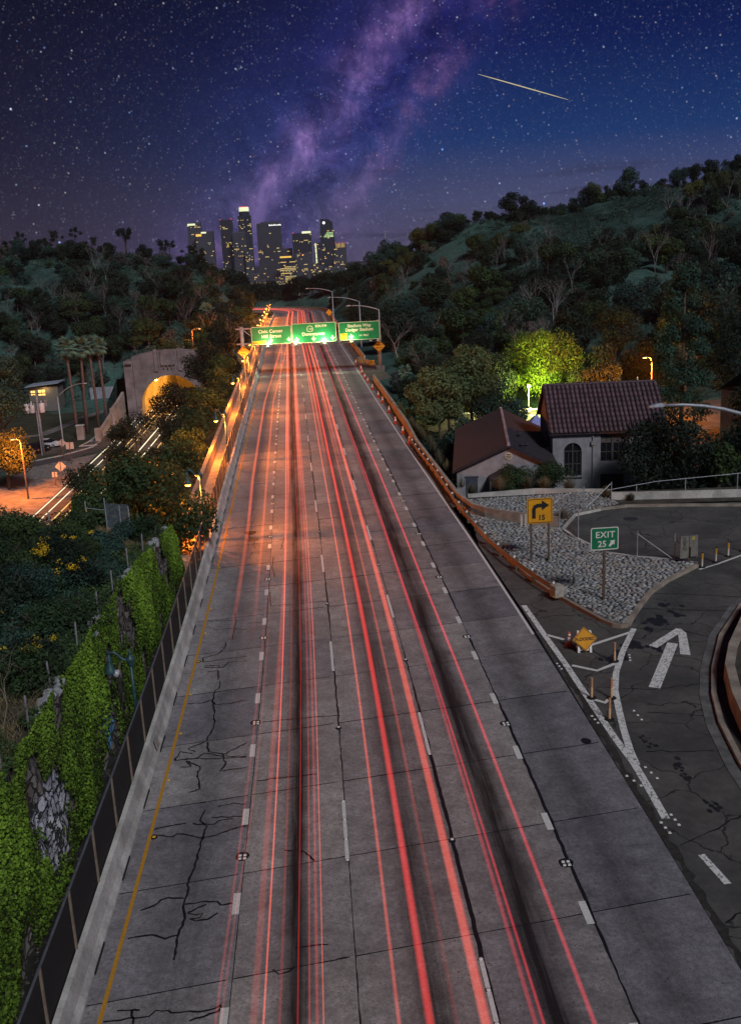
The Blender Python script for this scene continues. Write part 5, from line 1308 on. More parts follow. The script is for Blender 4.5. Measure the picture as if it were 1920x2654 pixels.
def fr(u, t0, t1, z=.75): return [road(u(t) if callable(u) else u, t, z) for t in np.arange(t0, t1, 3.0)]
def const(k=1.0): return lambda f: k
def ramp_f(*xs):
    P = list(xs); return lambda f: float(np.interp(f, [p[0] for p in P], [p[1] for p in P]))
def fx(t0, t1, pairs): return ramp_f(*[((t - t0) / (t1 - t0), v) for t, v in pairs])
def TR(lab, u, wd, col, s_, t0=12, t1=TEND, prs=None):
    P_ = prs or [(12, .8), (60, 1.0), (400, 1.2)]
    gain = lambda t: float(np.interp(t, [35, 60, 110, 340], [1.0, 1.25, 1.6, 2.0]))
    q = [(float(t), float(np.interp(t, [p[0] for p in P_], [p[1] for p in P_])) * gain(t)) for t in sorted(set([p[0] for p in P_] + [35, 60, 85, 110, 160, 220, 340]))]
    trail(lab, fr(u, t0, t1), wd, col, s_, fx(t0, t1, q))
T_ = lambda a, b: (lambda t: float(np.interp(t, a, b)))
TR('faint pink trail at the left edge of the second lane, near end', T_([20, 33], [-3.3, -3.14]), .10, SAL, .14, 12, 60, [(12, 1), (40, 1), (60, 0)])
TR('faint pink trail along the first row of white dashes', T_([22, 31], [-3.16, -2.89]), .08, SAL, .12, 12, 60, [(12, 1), (40, 1), (60, 0)])
TR('thin bright salmon trail on the left side of the second lane', -2.16, .065, SAL, 1.1, prs=[(12, .55), (40, 1), (400, 1)])
TR('wide faint red band on the left side of the second lane', T_([12, 33, 80], [-2.4, -2.38, -1.95]), .24, SAL, .26, prs=[(12, .45), (60, 1), (130, 1.3), (400, 1.3)])
TR('dim red trail left of the dark oil stripe in the second lane', -1.78, .10, RED, .16, prs=[(12, .8), (120, .8), (200, .2), (400, 0)])
TR('narrow red trail on the dark oil stripe of the second lane', -1.36, .05, RED, .38)
TR('red trail just right of the dark oil stripe in the second lane', -1.08, .06, RED, .36)
TR('broad dim red trail in the right half of the second lane', -.90, .10, RED, .30)
TR('thin salmon trail nearest the second row of white dashes', -.75, .045, SAL, .8, prs=[(12, .6), (45, 1), (400, 1)])
TR('salmon trail down the left side of the third lane', 1.0, .12, SAL, .60, prs=[(12, .55), (35, 1), (400, 1.2)])
TR('wide deep red trail left of the middle of the third lane', 1.72, .25, RED, .66, prs=[(12, .85), (40, 1), (400, 1.2)])
TR('dim dusky red trail right of the middle of the third lane', 2.33, .15, SAL, .30, prs=[(12, .15), (25, .28), (40, 1), (400, 1.1)])
TR('wide bright salmon trail beside the third row of white dashes', 3.0, .30, SAL, .66, prs=[(12, .95), (400, 1.1)])
TR('crimson trail down the left side of the fourth lane', T_([20, 50, 80], [4.31, 4.24, 4.37]), .10, CRI, .48, prs=[(12, .8), (45, 1.1), (400, 1.1)])
TR('dim crimson trail hugging the left side of the fourth lane', T_([20, 60], [4.12, 4.2]), .15, CRI, .30, 12, 200, [(12, .9), (70, .9), (180, 0)])
TR('crimson trail down the right side of the fourth lane', T_([19, 50, 80], [5.46, 5.36, 5.50]), .15, CRI, .50, prs=[(12, .7), (45, 1.15), (400, 1.1)])
TR('left of the orange red pair fading out in the first lane', T_([46, 65, 80, 126, 212, 300], [-4.64, -4.67, -4.87, -4.93, -3.23, -2.2]), .30, ORR, .55, 44, 330, [(44, 0), (52, .30), (70, .8), (330, .8)])
TR('right of the orange red pair fading out in the first lane', T_([46, 80, 126, 208, 300], [-3.62, -3.72, -3.85, -2.13, -1.3]), .24, ORR, .42, 44, 330, [(44, 0), (52, .30), (70, .8), (330, .9)])
TR('orange red band nearest the left in the far lanes', T_([60, 125, 212], [-2.0, -2.06, -2.05]), .34, ORR, .65, 70, TEND, [(70, 0), (110, 1), (400, 1.4)])
TR('orange red band in the second lane below the Downtown sign', T_([60, 125, 212], [-1.0, -1.0, -.8]), .45, ORR, .55, 70, TEND, [(70, 0), (110, 1), (400, 1.4)])
TR('orange red band in the third lane below the Downtown sign', T_([60, 125, 212], [2.6, 2.59, 2.32]), .40, ORR, .45, 80, TEND, [(80, 0), (130, 1), (400, 1.3)])
TR('red band beside the second white dashes in the far third lane', T_([60, 125, 212], [1.35, 1.37, 1.02]), .34, ORR, .45, 80, TEND, [(80, 0), (130, 1), (400, 1.3)])
HW = (1.0, .92, .62); HO = (1.0, .62, .20)
for i, (x, wd, col, s_, lab) in enumerate(((-36.3, .30, HW, 1.5, 'palest headlight trail at the left edge of the lower carriageway'), (-34.9, .26, HW, 1.6, 'greenish white headlight trail second from the left on the lower carriageway'), (-33.3, .30, HO, 1.3, 'amber headlight trail in the middle of the lower carriageway'), (-32.2, .2, HO, 1.1, 'thin amber headlight trail seen through the leaves'), (-30.2, .30, HW, 2.0, 'bright headlight trail leaving the right half of the tunnel'), (-28.8, .26, HW, 2.0, 'bright headlight trail second from the right in the tunnel mouth'), (-27.4, .24, HO, 1.6, 'yellow headlight trail at the right side of the tunnel mouth'))):
    trail(lab, [(x + .15 * math.sin(y * .05), y, LOW + .75) for y in np.arange(96, 246, 6.0)], wd, col, s_, const(1), 'headlight trails from the tunnel')

# ------------------------------------------------------------------ church and house on the right
ch = thing('church', 'two storey stucco church with a clay tile roof and arched window', 'building', (19.62, 82, -4.7), R(-7))
CW, CD, CE, CRG = 9.3, 10.2, 7.50, 10.85
def wallpoly(polys, y0, y1, mat, parent, name='front_wall'):
    m_ = MB(); [m_.prism_y(p, y0, y1) for p in polys]; return m_.build(name, mat, parent)
arc = [(1.68 + .74 * math.cos(a), 5.85 + .74 * math.sin(a)) for a in np.linspace(math.pi, 0, 13)]
front = [[(0, 0), (.94, 0), (.94, CE), (0, CE)], [(.94, 0), (2.42, 0), (2.42, 3.75), (.94, 3.75)], [(2.42, 0), (4.0, 0), (4.0, CE), (2.42, CE)], [(4.0, 3.8), (6.0, 3.8), (6.0, 4.9), (4.0, 4.9)], [(4.0, 7.25), (6.0, 7.25), (6.0, CE), (4.0, CE)], [(6.0, 0), (CW, 0), (CW, CE), (6.0, CE)]]
for i in range(12): front.append([arc[i], arc[i + 1], (arc[i + 1][0], CE), (arc[i][0], CE)])
front = [list(reversed(p)) if i >= 6 else p for i, p in enumerate(front)]
wallpoly(front, 0, .3, STUCCO, ch)
m_ = MB()
gab = [(.301, 0), (CD, 0), (CD, CE), (CD / 2, CRG - .12), (.301, CE)]
for x0, x1 in ((0, .3), (CW - .3, CW)):
    b = len(m_.v); n = len(gab)
    m_.v += [(x0, y, z) for y, z in gab] + [(x1, y, z) for y, z in gab]
    m_.f += [tuple(b + i for i in range(n)), tuple(b + 2 * n - 1 - i for i in range(n))]; m_.m += [0, 0]
    for i in range(n): j = (i + 1) % n; m_.f.append((b + j, b + i, b + n + i, b + n + j)); m_.m.append(0)
m_.box(CW / 2, CD - .15, CE / 2, CW - .62, .3, CE)
m_.build('side_walls', STUCCO, ch)
aw = MB(); aw.box(1.68, .20, 4.95, 1.44, .03, 3.2); w1 = aw.build('arched_window', GLASSD, ch)
fm = MB(); fm.box(1.68, .13, 5.0, .10, .08, 3.15); [fm.box(1.68, .14, z, 1.46, .06, .07) for z in (4.75, 5.85)]; [fm.box(x, .15, 4.75, .05, .05, 2.1) for x in (1.0, 1.34, 2.03, 2.36)]; fm.build('frame', FRAME, w1)
MB().box(1.68, -.05, 3.70, 1.7, .3, .1).build('sill', STUCCO, w1)
w2 = MB().box(5.0, .20, 6.08, 2.0, .03, 2.4).build('window', GLASSD, ch)
fm = MB(); fm.box(5.0, .13, 6.08, .18, .08, 2.34); [fm.box(5.0, .14, z, 1.98, .06, .06) for z in (4.95, 5.7, 6.5, 7.2)]; [fm.box(x, .15, 6.0, .04, .05, 2.3) for x in (4.5, 5.5)]; fm.build('frame', FRAME, w2)
MB().box(5.0, .17, 6.85, 1.96, .02, .66).build('blind', pm('blind', (.10, .08, .08), .8), w2)
MB().box(5.0, .24, 1.9, 2.0, .04, 3.8).build('doorway', pm('door_dark', (.02, .025, .035), .6), ch)
MB().box(CW / 2, -.12, CE - .02, CW + .5, .3, .16).build('eave_gutter', TRIM, ch)
dp = MB(); dp.tube([(3.35, -.12, CE - .1), (3.35, -.08, 6.6), (3.35, -.08, 0)], .055, 6); dp.box(3.35, -.11, 6.55, .32, .22, .3); dp.build('downspout', pm('downspout', (.27, .26, .27), .6, .15), ch)
for y, z, s_ in ((1.9, 5.6, .8), (3.6, 5.1, .7)):
    o = MB().box(-.28, y, z, .55, s_, .55).build('air_conditioner', pm('ac_unit', (.30, .36, .38), .6, .2), ch)
for y, z in ((2.8, 6.0), (4.4, 6.3)): MB().box(-.02, y, z, .05, .7, 1.5).build('side_window', GLASSD, ch)
rf = MB()
th = math.atan2(CRG - CE, CD / 2 + .35)
def rq(y, z, o): return (y - math.sin(th) * o * (1 if y <= CD / 2 else -1), z + math.cos(th) * o)
for s_ in (0, 1):
    ya, yb_ = (-.35, CD / 2) if s_ == 0 else (CD + .35, CD / 2)
    rf.face([(-.32, ya, CE - .02), (CW + .32, ya, CE - .02), (CW + .32, yb_, CRG), (-.32, yb_, CRG)]); rf.face([(-.32, ya, CE - .14), (CW + .32, ya, CE - .14), (CW + .32, yb_, CRG - .14), (-.32, yb_, CRG - .14)])
    rf.face([(-.32, ya, CE - .14), (-.32, ya, CE - .02), (-.32, yb_, CRG), (-.32, yb_, CRG - .14)])
roof = rf.build('roof', TILEB, ch)
NC, NR = 26, 10
tw = (CW + .6) / NC; L_ = math.hypot(CD / 2 + .35, CRG - CE) / NR
tm = MB(); ns = 6
for (yy_, rad) in ((0, tw * .46), (L_ * 1.12, tw * .36)):
    for i in range(ns + 1):
        a = math.pi * i / ns; tm.v.append((math.cos(a) * rad, yy_, math.sin(a) * rad * .8 + (.05 if yy_ == 0 else .0)))
for i in range(ns): tm.f.append((i + 1, i, ns + 1 + i, ns + 2 + i)); tm.m.append(0)
tm.f.append(tuple(range(0, ns + 1))); tm.m.append(0)
tme = None
for r_ in range(NR):
    for c_ in range(NC):
        y = -.38 + math.cos(th) * L_ * r_; z = CE - .02 + math.sin(th) * L_ * r_ + .01
        if tme is None: o = tm.build('roof_tile', TILE, ch, True); tme = o.data
        else: o = link('roof_tile', tme, ch)
        o.location = (-.3 + tw * (c_ + .5) + random.uniform(-.012, .012), y + random.uniform(-.02, .02), z); o.rotation_euler = (th + random.uniform(-.02, .02), 0, random.uniform(-.02, .02))
rc = MB()
for c_ in range(19): rc.tube([(-.3 + .51 * c_, CD / 2, CRG + .02), (.25 + .51 * c_, CD / 2, CRG + .05)], [.15, .12], 8)
o = rc.build('ridge_tiles', TILE, ch); o['kind'] = 'stuff'

hs = thing('parish_house', 'low gabled stucco house with a dark shingle roof beside the church', 'building', (10.85, 78, -4.7), R(-8.8))
HW_, HD, HE, HR, HX = 7.75, 18.6, 5.78, 7.62, 4.15
MB().prism_y([(0, 0), (HW_, 0), (HW_, HE), (HX, HR - .12), (0, HE)], 0, .25).build('front_gable', STUCCO, hs)
m_ = MB(); m_.box(.125, HD / 2 + .13, HE / 2, .25, HD - .26, HE); m_.box(HW_ - .125, HD / 2 + .13, HE / 2, .25, HD - .26, HE); m_.prism_y([(0, 0), (HW_, 0), (HW_, HE), (HX, HR - .12), (0, HE)], HD, HD + .25); m_.build('side_walls', STUCCO, hs)
m_ = MB()
for xa, za, xb, zb in ((-.35, HE - .16, HX, HR), (HW_ + .35, HE - .16, HX, HR)):
    m_.face([(xa, -.35, za), (xb, -.35, zb), (xb, HD + .5, zb), (xa, HD + .5, za)]); m_.face([(xa, -.35, za - .14), (xb, -.35, zb - .14), (xb, HD + .5, zb - .14), (xa, HD + .5, za - .14)]); m_.face([(xa, -.35, za - .14), (xa, -.35, za), (xb, -.35, zb), (xb, -.35, zb - .14)])
    m_.face([(xa, -.35, za - .14), (xa, HD + .5, za - .14), (xa, HD + .5, za), (xa, -.35, za)])
rf_ = m_.build('roof', SHINGLE, hs)
# shingle courses stand a little proud of each other
sc_ = MB()
for side, xa in ((0, -.35), (1, HW_ + .35)):
    nco = 15
    for i in range(nco):
        f0, f1 = i / nco, (i + 1.25) / nco
        p0 = (xa + (HX - xa) * f0, HE - .16 + (HR - HE + .16) * f0 + .03); p1 = (xa + (HX - xa) * min(1, f1), HE - .16 + (HR - HE + .16) * min(1, f1) + .012)
        for k in range(24):
            y0 = -.33 + k * (HD + .8) / 24; y1 = y0 + (HD + .8) / 24 - .03; dz = random.uniform(0, .02)
            sc_.face([(p0[0], y0, p0[1] + dz), (p0[0], y1, p0[1] + dz), (p1[0], y1, p1[1] + dz), (p1[0], y0, p1[1] + dz)])
o = sc_.build('shingles', SHINGLE, hs); o['kind'] = 'stuff'
for k in range(30): MB().tube([(HX, -.35 + .645 * k, HR + .03), (HX, .33 + .645 * k, HR + .06)], [.14, .11], 6).build('ridge_cap', pm('ridge_cap', (.30, .25, .30), .7, .3, 4, objvar=.3), hs)
gv = MB(); gv.lathe([(.30, 0), (.30, .06)], 16); o = gv.build('gable_vent', TRIM, hs); o.location = (HX, -.01, 6.72); o.rotation_euler = (R(90), 0, 0)
for k in range(3): MB().box(HX, -.075, 6.58 + .14 * k, .46 - .1 * abs(k - 1), .02, .06).build('vent_louvre', BLACK, hs)
dr = MB().box(1.18, -.02, 4.1, .95, .06, 1.9).build('window', pm('dim_window', (.06, .07, .10), .3), hs); MB().box(1.18, -.05, 5.1, 1.1, .06, .08).build('frame', FRAME, dr)
po = MB(); po.prism_y([(2.5, 5.15), (5.9, 5.15), (4.2, 6.05)], -1.5, -.01); po.build('porch_roof', SHINGLE, hs)
for x in (2.65, 5.75): MB().box(x, -1.35, 2.6, .14, .14, 5.1).build('porch_post', FRAME, hs)
for x, y in ((5.3, 6.3), (5.7, 2.8), (5.3, 1.7)):
    z = HR - (x - HX) * (HR - HE) / (HW_ - HX); v_ = MB(); v_.lathe([(.18, -.1), (.18, .22), (.26, .24), (.05, .42)], 8, (x, y, z)); v_.build('roof_vent', SHINGLE, hs)
bh = thing('back_house', 'tile roofed house half hidden by trees at the right edge', 'building', (52.5, 108, -4.5), R(20))
MB().box(0, 0, 3, 12, 8, 6).build('walls', STUCCO, bh)
m_ = MB(); m_.face([(-6.4, -4.4, 5.9), (6.4, -4.4, 5.9), (6.4, 0, 8.6), (-6.4, 0, 8.6)]); m_.face([(-6.4, 4.4, 5.9), (6.4, 4.4, 5.9), (6.4, 0, 8.6), (-6.4, 0, 8.6)]); m_.build('roof', TILEB, bh)
tb = MB()
for c_ in range(34):
    for r_ in range(8): x = -6.2 + .37 * c_; f = r_ / 8; tb.tube([(x, -4.45 + 4.4 * f, 5.93 + 2.7 * f), (x, -4.45 + 4.4 * (f + .14), 5.97 + 2.7 * (f + .12))], [.16, .13], 6)
o = tb.build('roof_tiles', pm('clay_tile_b', (.16, .09, .10), .6, .3), bh); o['kind'] = 'stuff'
# lit church car park
m_ = MB(); m_.face([(13.5, 98, -4.63), (62, 98, -4.63), (62, 140.7, -4.63), (13.5, 140.7, -4.63)]); m_.build('car_park', ASPH, kind='structure')
for k in range(8): 
    m_ = MB(); m_.ribbon([(21.5 + 2.7 * k, 135.5), (21.6 + 2.7 * k, 140.2)], .12, -4.625); o = m_.build('parking_line', WHITEP, bpy.data.objects['car_park'])
for k in range(14): MB().box(15 + 2.25 * k, 140.9, -4.55, 2.1, .3, .28).build('kerb_stone', WHITEP if k % 2 else CONC, bpy.data.objects['car_park'])
LOTL = emis('lot_lens', (.85, 1.0, .30), 6.0)
lp = thing('lot_lamp', 'short yellow green lamp on a concrete foot under the lit willow', 'street lamp', (29.6, 137.8, -4.7))
MB().lathe([(.35, 0), (.33, .9)], 10).build('foot', CONC, lp, True); MB().tube([(0, 0, .9), (0, 0, 3.9)], .06, 6).build('pole', STEEL, lp)
MB().lathe([(.05, 3.9), (.30, 4.02), (.32, 4.2), (.05, 4.28)], 10).build('head', DSTEEL, lp); MB().lathe([(.03, 3.72), (.2, 3.78), (.24, 3.90), (.1, 3.91)], 10).build('lens', LOTL, lp)
point('lamp_light', (.88, 1.0, .20), 10000, (0, -1.2, 3.4), lp, .25)
tn = thing('canopy_tent', 'pale blue pointed canopy tent between the two church roofs', 'tent', (24.9, 112, -4.65))
m_ = MB(); q = [(-1.6, -1.6, 2.4), (1.6, -1.6, 2.4), (1.6, 1.6, 2.4), (-1.6, 1.6, 2.4)]
for i in range(4):
    a, b_ = q[i], q[(i + 1) % 4]; m_.face([a, b_, (0, 0, 4.2)]); m_.face([a, b_, (b_[0], b_[1], 2.1), (a[0], a[1], 2.1)])
m_.build('canopy', pm('canopy', (.26, .28, .62), .7, .1), tn)
for a in q: MB().box(a[0] * .97, a[1] * .97, 1.2, .06, .06, 2.4).build('leg', STEEL, tn)
cm_ = thing('camera_mast', 'thin mast with white floodlight heads behind the house roof', 'mast', (23.2, 126, -4.65))
MB().tube([(0, 0, 0), (0, 0, 4.4)], .05, 6).build('mast', STEEL, cm_); MB().box(.18, 0, 4.1, .4, .3, .25).build('head', SIGNWHITE, cm_); MB().box(-.1, 0, 4.4, .15, .15, .5).build('head', SIGNWHITE, cm_)
for i, (x, h) in enumerate(((37.0, 6.6), (41.2, 5.9))):
    o = MB().tube([(0, 0, 0), (0, 0, h)], .09, 6).build('short_pole', CONC); o.location = (x, 124 + 2 * i, -4.65); tag(o, ('pale stub pole above the church ridge, left of the bright lamp', 'thin pale pole just under the bright orange lamp')[i], 'pole')

# ------------------------------------------------------------------ lower left: tunnel, road, signs, cars
low = bpy.data.objects.new('lower_road', None); COL.objects.link(low); low['kind'] = 'structure'
RD = pm('lower_asphalt', (.060, .055, .062), .9, .3, .6, .2)
m_ = MB(); m_.face([(-37.4, 60, LOW + .03), (-22, 60, LOW + .03), (-22, 256, LOW + .03), (-37.4, 256, LOW + .03)]); m_.build('carriageway', RD, low)
RPL = [(-38.6, 203), (-38.7, 190), (-39.0, 181), (-40.4, 172.5), (-44, 166), (-50, 160.2), (-58, 155), (-70, 150)]
m_ = MB(); m_.ribbon(dens(RPL, 2), 5.2, LOW + .04); m_.build('ramp_surface', RD, low)
m_ = MB(); m_.ribbon([(x - .2, y + 2.3) if y < 180 else (x - 2.4, y) for x, y in dens(RPL, 2)], .16, LOW + .05); m_.build('edge_line', WHITEP, low)
m_ = MB(); m_.sweep([((x + .5, y + 2.7, LOW) if y < 176 else (x - 2.75, y, LOW)) for x, y in dens(RPL, 2)], [(-.15, -.05), (-.15, .16), (.15, .16), (.15, -.05)]); m_.build('kerb_stone', CONC, low)
PAV = pm('pale_paving', (.20, .18, .185), .9, .3, .8, .3, fine=.2)
m_ = MB(); m_.face([(-37.6, 168.6, LOW + .08), (-47.5, 158.4, LOW + .08), (-47, 147, LOW + .08), (-43.5, 143.5, LOW + .08), (-37.5, 143, LOW + .08)]); m_.build('gravel_island', pm('gravel', (.21, .19, .19), .95, .5, 2.0, .6, fine=.5), low)
m_ = MB(); m_.face([(-80, 146.5, LOW + .05), (-47.2, 146.5, LOW + .05), (-37.4, 142.8, LOW + .05), (-37.4, 126, LOW + .05), (-80, 126, LOW + .05)]); m_.build('side_street', PAV, low)
m_ = MB(); m_.ribbon(dens([(-62, 189), (-53, 192.3), (-48.8, 215.8), (-44, 226)], 2), 2.6, LOW + .06); m_.build('dirt_path', pm('path_dirt', (.17, .15, .15), .95, .3, .8, .3), low)
tun = thing('tunnel_portal', 'fluted art deco concrete tunnel portal glowing amber inside', 'tunnel', (-28.9, 200, LOW))
def ptop(x): return 14.1 - .017 * x * x * (1 + .004 * abs(x))
arcp = [(6.0 * math.cos(a), 3.3 + 6.0 * math.sin(a)) for a in np.linspace(0, math.pi, 25)]
m_ = MB()
for i in range(24):
    (xa, za), (xb, zb) = arcp[i], arcp[i + 1]
    ta, tb_ = ptop(xa), ptop(xb)
    m_.prism_y([(xb, zb), (xa, za), (xa, ta), (xb, tb_)][::-1], 0, 4.2)
for sx in (-1, 1): m_.prism_y([(sx * 6.0, -.5), (sx * 7.0, -.5), (sx * 7.0, ptop(7.0)), (sx * 6.0, ptop(6.0))][::sx], 0, 4.2)
PORT = pm('portal_concrete', (.20, .175, .19), .9, .3, .5, .3, fine=.2)
m_.build('facade', PORT, tun)
for sx in (-1, 1):
    MB().box(sx * 7.75, 1.6, 6.0, 1.7, 4.6, 13.0).build('pylon', PORT, tun); MB().box(sx * 7.75, -.76, 11.7, 1.3, .06, .5).build('pylon_slot', BLACK, tun)
for k in range(-11, 12):
    if k in (-1, 0, 1): continue
    x = k * .58; zt = ptop(x) - .25; zb = 3.3 + math.sqrt(max(0, 7.4 ** 2 - x * x)) if abs(x) < 7.3 else 6
    if k in (-4, 4): MB().box(x, -.16, (zt + zb) / 2 + .3, .62, .36, zt - zb + .9).build('pilaster', PORT, tun)
    elif zt - zb > .3: MB().box(x, -.06, (zt + zb) / 2, .22, .14, zt - zb).build('flute', PORT, tun)
MB().box(0, -.2, 12.85, 2.7, .5, 3.0).build('crest_panel', PORT, tun)
for k in (-1, 0, 1): MB().box(k * .75, -.5, 11.4, .18, .12, 1.2).build('flute', PORT, tun)
ar = MB(); n_ = 24
for i in range(n_):
    a0, a1 = math.pi * i / n_, math.pi * (i + 1) / n_
    ar.prism_y([(6.02 * math.cos(a0), 3.3 + 6.02 * math.sin(a0)), (6.9 * math.cos(a0), 3.3 + 6.9 * math.sin(a0)), (6.9 * math.cos(a1), 3.3 + 6.9 * math.sin(a1)), (6.02 * math.cos(a1), 3.3 + 6.02 * math.sin(a1))], -.14, .02)
ar.build('arch_ring', PORT, tun)
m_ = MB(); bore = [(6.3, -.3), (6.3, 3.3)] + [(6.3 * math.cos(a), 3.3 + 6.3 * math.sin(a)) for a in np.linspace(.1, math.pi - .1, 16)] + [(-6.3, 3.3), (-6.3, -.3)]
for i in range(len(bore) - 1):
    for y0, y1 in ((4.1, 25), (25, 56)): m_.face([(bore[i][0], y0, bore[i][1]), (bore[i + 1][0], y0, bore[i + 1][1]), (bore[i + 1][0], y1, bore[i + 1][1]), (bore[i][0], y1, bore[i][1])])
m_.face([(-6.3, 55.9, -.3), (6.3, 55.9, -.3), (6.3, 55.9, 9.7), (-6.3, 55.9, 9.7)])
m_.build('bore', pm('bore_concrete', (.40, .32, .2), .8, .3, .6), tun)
TL = emis('tunnel_lens', (1, .55, .12), 60.0)
for k, y in enumerate((8, 20, 34)):
    for sx in (-1, 1): MB().box(sx * 3.9, y, 7.6, .25, 1.2, .12).build('tunnel_lamp', TL, tun)
    point('tunnel_light', (1, .44, .06), 5000, (0, y, 7.9), tun, .4)
ww = thing('wing_wall', 'sloping panelled concrete wall stepping down from the tunnel portal', 'wall')
wp = [(-38.0, 199.5, 6.6), (-38.6, 196, 5.2), (-39.0, 192, 4.4), (-39.2, 191.9, 3.6), (-39.6, 186, 2.3), (-39.9, 182.4, 1.7)]
m_ = MB()
for a, b_ in zip(wp[:-1], wp[1:]):
    q = [(a[0], a[1], LOW - .2), (b_[0], b_[1], LOW - .2), (b_[0], b_[1], LOW + b_[2]), (a[0], a[1], LOW + a[2])]; q2 = [(x - .5, y, z) for x, y, z in q]
    m_.face(q); m_.face(q2[::-1]); m_.face([q[3], q[2], q2[2], q2[3]]); m_.face([q[1], q[2], q2[2], q2[1]])
WW = pm('wing_concrete', (.33, .27, .25), .9, .3, .6, .3); m_.build('wall_body', WW, ww)
MB().box(-40.15, 181.9, LOW + 1.15, .9, .9, 2.4).build('end_pier', WW, ww); MB().box(-39.1, 192, LOW + 2.2, .9, .9, 4.6).build('mid_pier', WW, ww)
for k in range(8): MB().box(-39.62 + .035 * k, 184 + 1.0 * k, LOW + .85 + .1 * k, .1, .74, 1.0 + .16 * k, rz=R(-3)).build('wall_panel', pm('wall_panel', (.42, .36, .33), .9), ww)
# utility pole with transformers
up = thing('utility_pole', 'tall utility pole carrying three grey transformer cans at the left', 'utility pole', (-47.0, 170.3, LOW))
MB().lathe([(.24, 0), (.15, 11.2)], 8).build('pole', pm('pole_grey', (.30, .27, .30), .9, .25, 3), up, True); MB().tube([(-.3, -.2, 0), (-.3, -.2, 7.6)], .1, 6).build('conduit', STEEL, up)
for z in (9.1, 10.6): MB().box(0, -.05, z, 3.2, .14, .16).build('crossarm', WOODP, up)
for x in (-1.45, -.75, .7): 
    o = MB(); o.lathe([(.40, 7.4), (.46, 7.5), (.46, 8.9), (.40, 9.0), (.1, 9.05), (.08, 9.4)], 10, (x * 1.15, -.6, 0)); o.build('transformer', pm('transformer_grey', (.62, .62, .66), .5, .15), up, True)
for x in (1.3, 1.55): MB().tube([(x, -.3, 8.4), (x, -.3, 9.5)], .07, 6).build('insulator', STEEL, up)
for i, (zs, ze) in enumerate(((10.7, 10.0), (9.2, 8.5))):
    o = MB().tube([(-47 - 26 * f + 1.3, 170 - 30 * f, LOW + zs + (ze - zs) * f - 3.2 * f * (1 - f)) for f in np.linspace(0, 1, 9)], .025, 4).build('power_line', BLACK); tag(o, ('upper overhead line leaving the utility pole to the left', 'lower overhead line leaving the utility pole to the left')[i], 'cable')
# cars
def car(label, loc, rz, paint, dark=False):
    t = thing('parked_car', label, 'car', loc, rz)
    prof = [(-2.25, .35), (-2.3, .75), (-2.0, .92), (-1.1, .98), (1.0, .98), (1.95, .86), (2.3, .68), (2.3, .35)]
    m_ = MB(); n = len(prof); rows = [(-.86, .96), (-.92, 1), (.92, 1), (.86, .96)]
    for (y, s_) in rows: m_.v += [(x * s_, y, z) for x, z in prof]
    for r_ in range(3):
        for i in range(n): j = (i + 1) % n; m_.f.append((r_ * n + i, r_ * n + j, (r_ + 1) * n + j, (r_ + 1) * n + i)); m_.m.append(0)
    m_.f += [tuple(range(n - 1, -1, -1)), tuple(3 * n + i for i in range(n))]; m_.m += [0, 0]
    m_.build('body', paint, t, False)
    cab = [(-1.75, .96), (-1.05, 1.42), (.25, 1.44), (1.15, .97)]
    m_ = MB(); n = 4
    for (y, s_) in ((-.84, 0), (-.66, 1), (.66, 1), (.84, 0)):
        pass
    b_ = [(x, -.84, z) if z < 1 else (x, -.64, z) for x, z in cab]; c_ = [(x, .84, z) if z < 1 else (x, .64, z) for x, z in cab]
    m_.face(b_[::-1]); m_.face(c_)
    for i in range(3): m_.face([b_[i], b_[i + 1], c_[i + 1], c_[i]])
    m_.build('windows', GLASSD, t)
    MB().box(-.40, 0, 1.445, 1.32, 1.30, .05).build('roof', paint, t)
    for x, y in ((-1.4, -.86), (-1.4, .86), (1.42, -.86), (1.42, .86)):
        w_ = MB(); w_.lathe([(.20, -.1), (.33, -.1), (.34, 0), (.33, .1), (.20, .1)], 14); o = w_.build('wheel', BLACK, t); o.location = (x, y, .33); o.rotation_euler = (R(90), 0, 0)
        r_ = MB(); r_.lathe([(.2, -.105), (.2, .105)], 10); q = r_.build('rim', STEEL, o)
    for y in (-.65, .65): MB().box(2.26, y, .70, .08, .36, .14).build('headlight', REFLECT, t); MB().box(-2.27, y, .78, .06, .34, .14).build('tail_light', pm('tail_red', (.3, .02, .02), .4), t)
    return t
car('white sedan parked side-on on the verge behind the utility pole', (-48.4, 178.4, LOW), R(-12), pm('white_car', (.75, .76, .80), .3, .03))
car('dark sedan parked in front of the white sedan', (-49.3, 174.8, LOW), R(-8), pm('dark_car', (.02, .022, .03), .25, .05))
car('dark red car parked nearest the road, left of the utility pole', (-50.4, 172.6, LOW), R(-8), pm('red_car', (.05, .012, .014), .25, .05))
m_ = MB(); m_.face([(-66, 184, LOW + .02), (-44, 178, LOW + .02), (-44, 171, LOW + .02), (-66, 168, LOW + .02)]); m_.build('parking_strip', pm('strip_dirt', (.07, .065, .06), .95, .3, .5, .3), low)
def backsign(label, loc, h, w_, hh, dia=False, rz=0):
    t = thing('road_sign', label, 'road sign', loc, rz)
    MB().box(0, -.06, h / 2, .10, .08, h).build('post', WOODP, t)
    if dia: MB().prism_y([(0, h - 2 * hh), (hh, h - hh), (0, h), (-hh, h - hh)], 0, .03).build('panel', pm('sign_back', (.42, .38, .36), .6, .1), t)
    else: MB().prism_y(rr_poly(w_, hh, .08, 3, 0, h - hh / 2), 0, .03).build('panel', pm('sign_back', (.42, .38, .36)), t)
backsign('back of a pale square sign on the grass verge by the lower ramp', (-40.1, 160.5, LOW), 3.6, 1.25, 1.1)
backsign('back of a pale diamond sign just right of the utility pole', (-42.8, 166.5, LOW), 3.3, 0, .72, True)
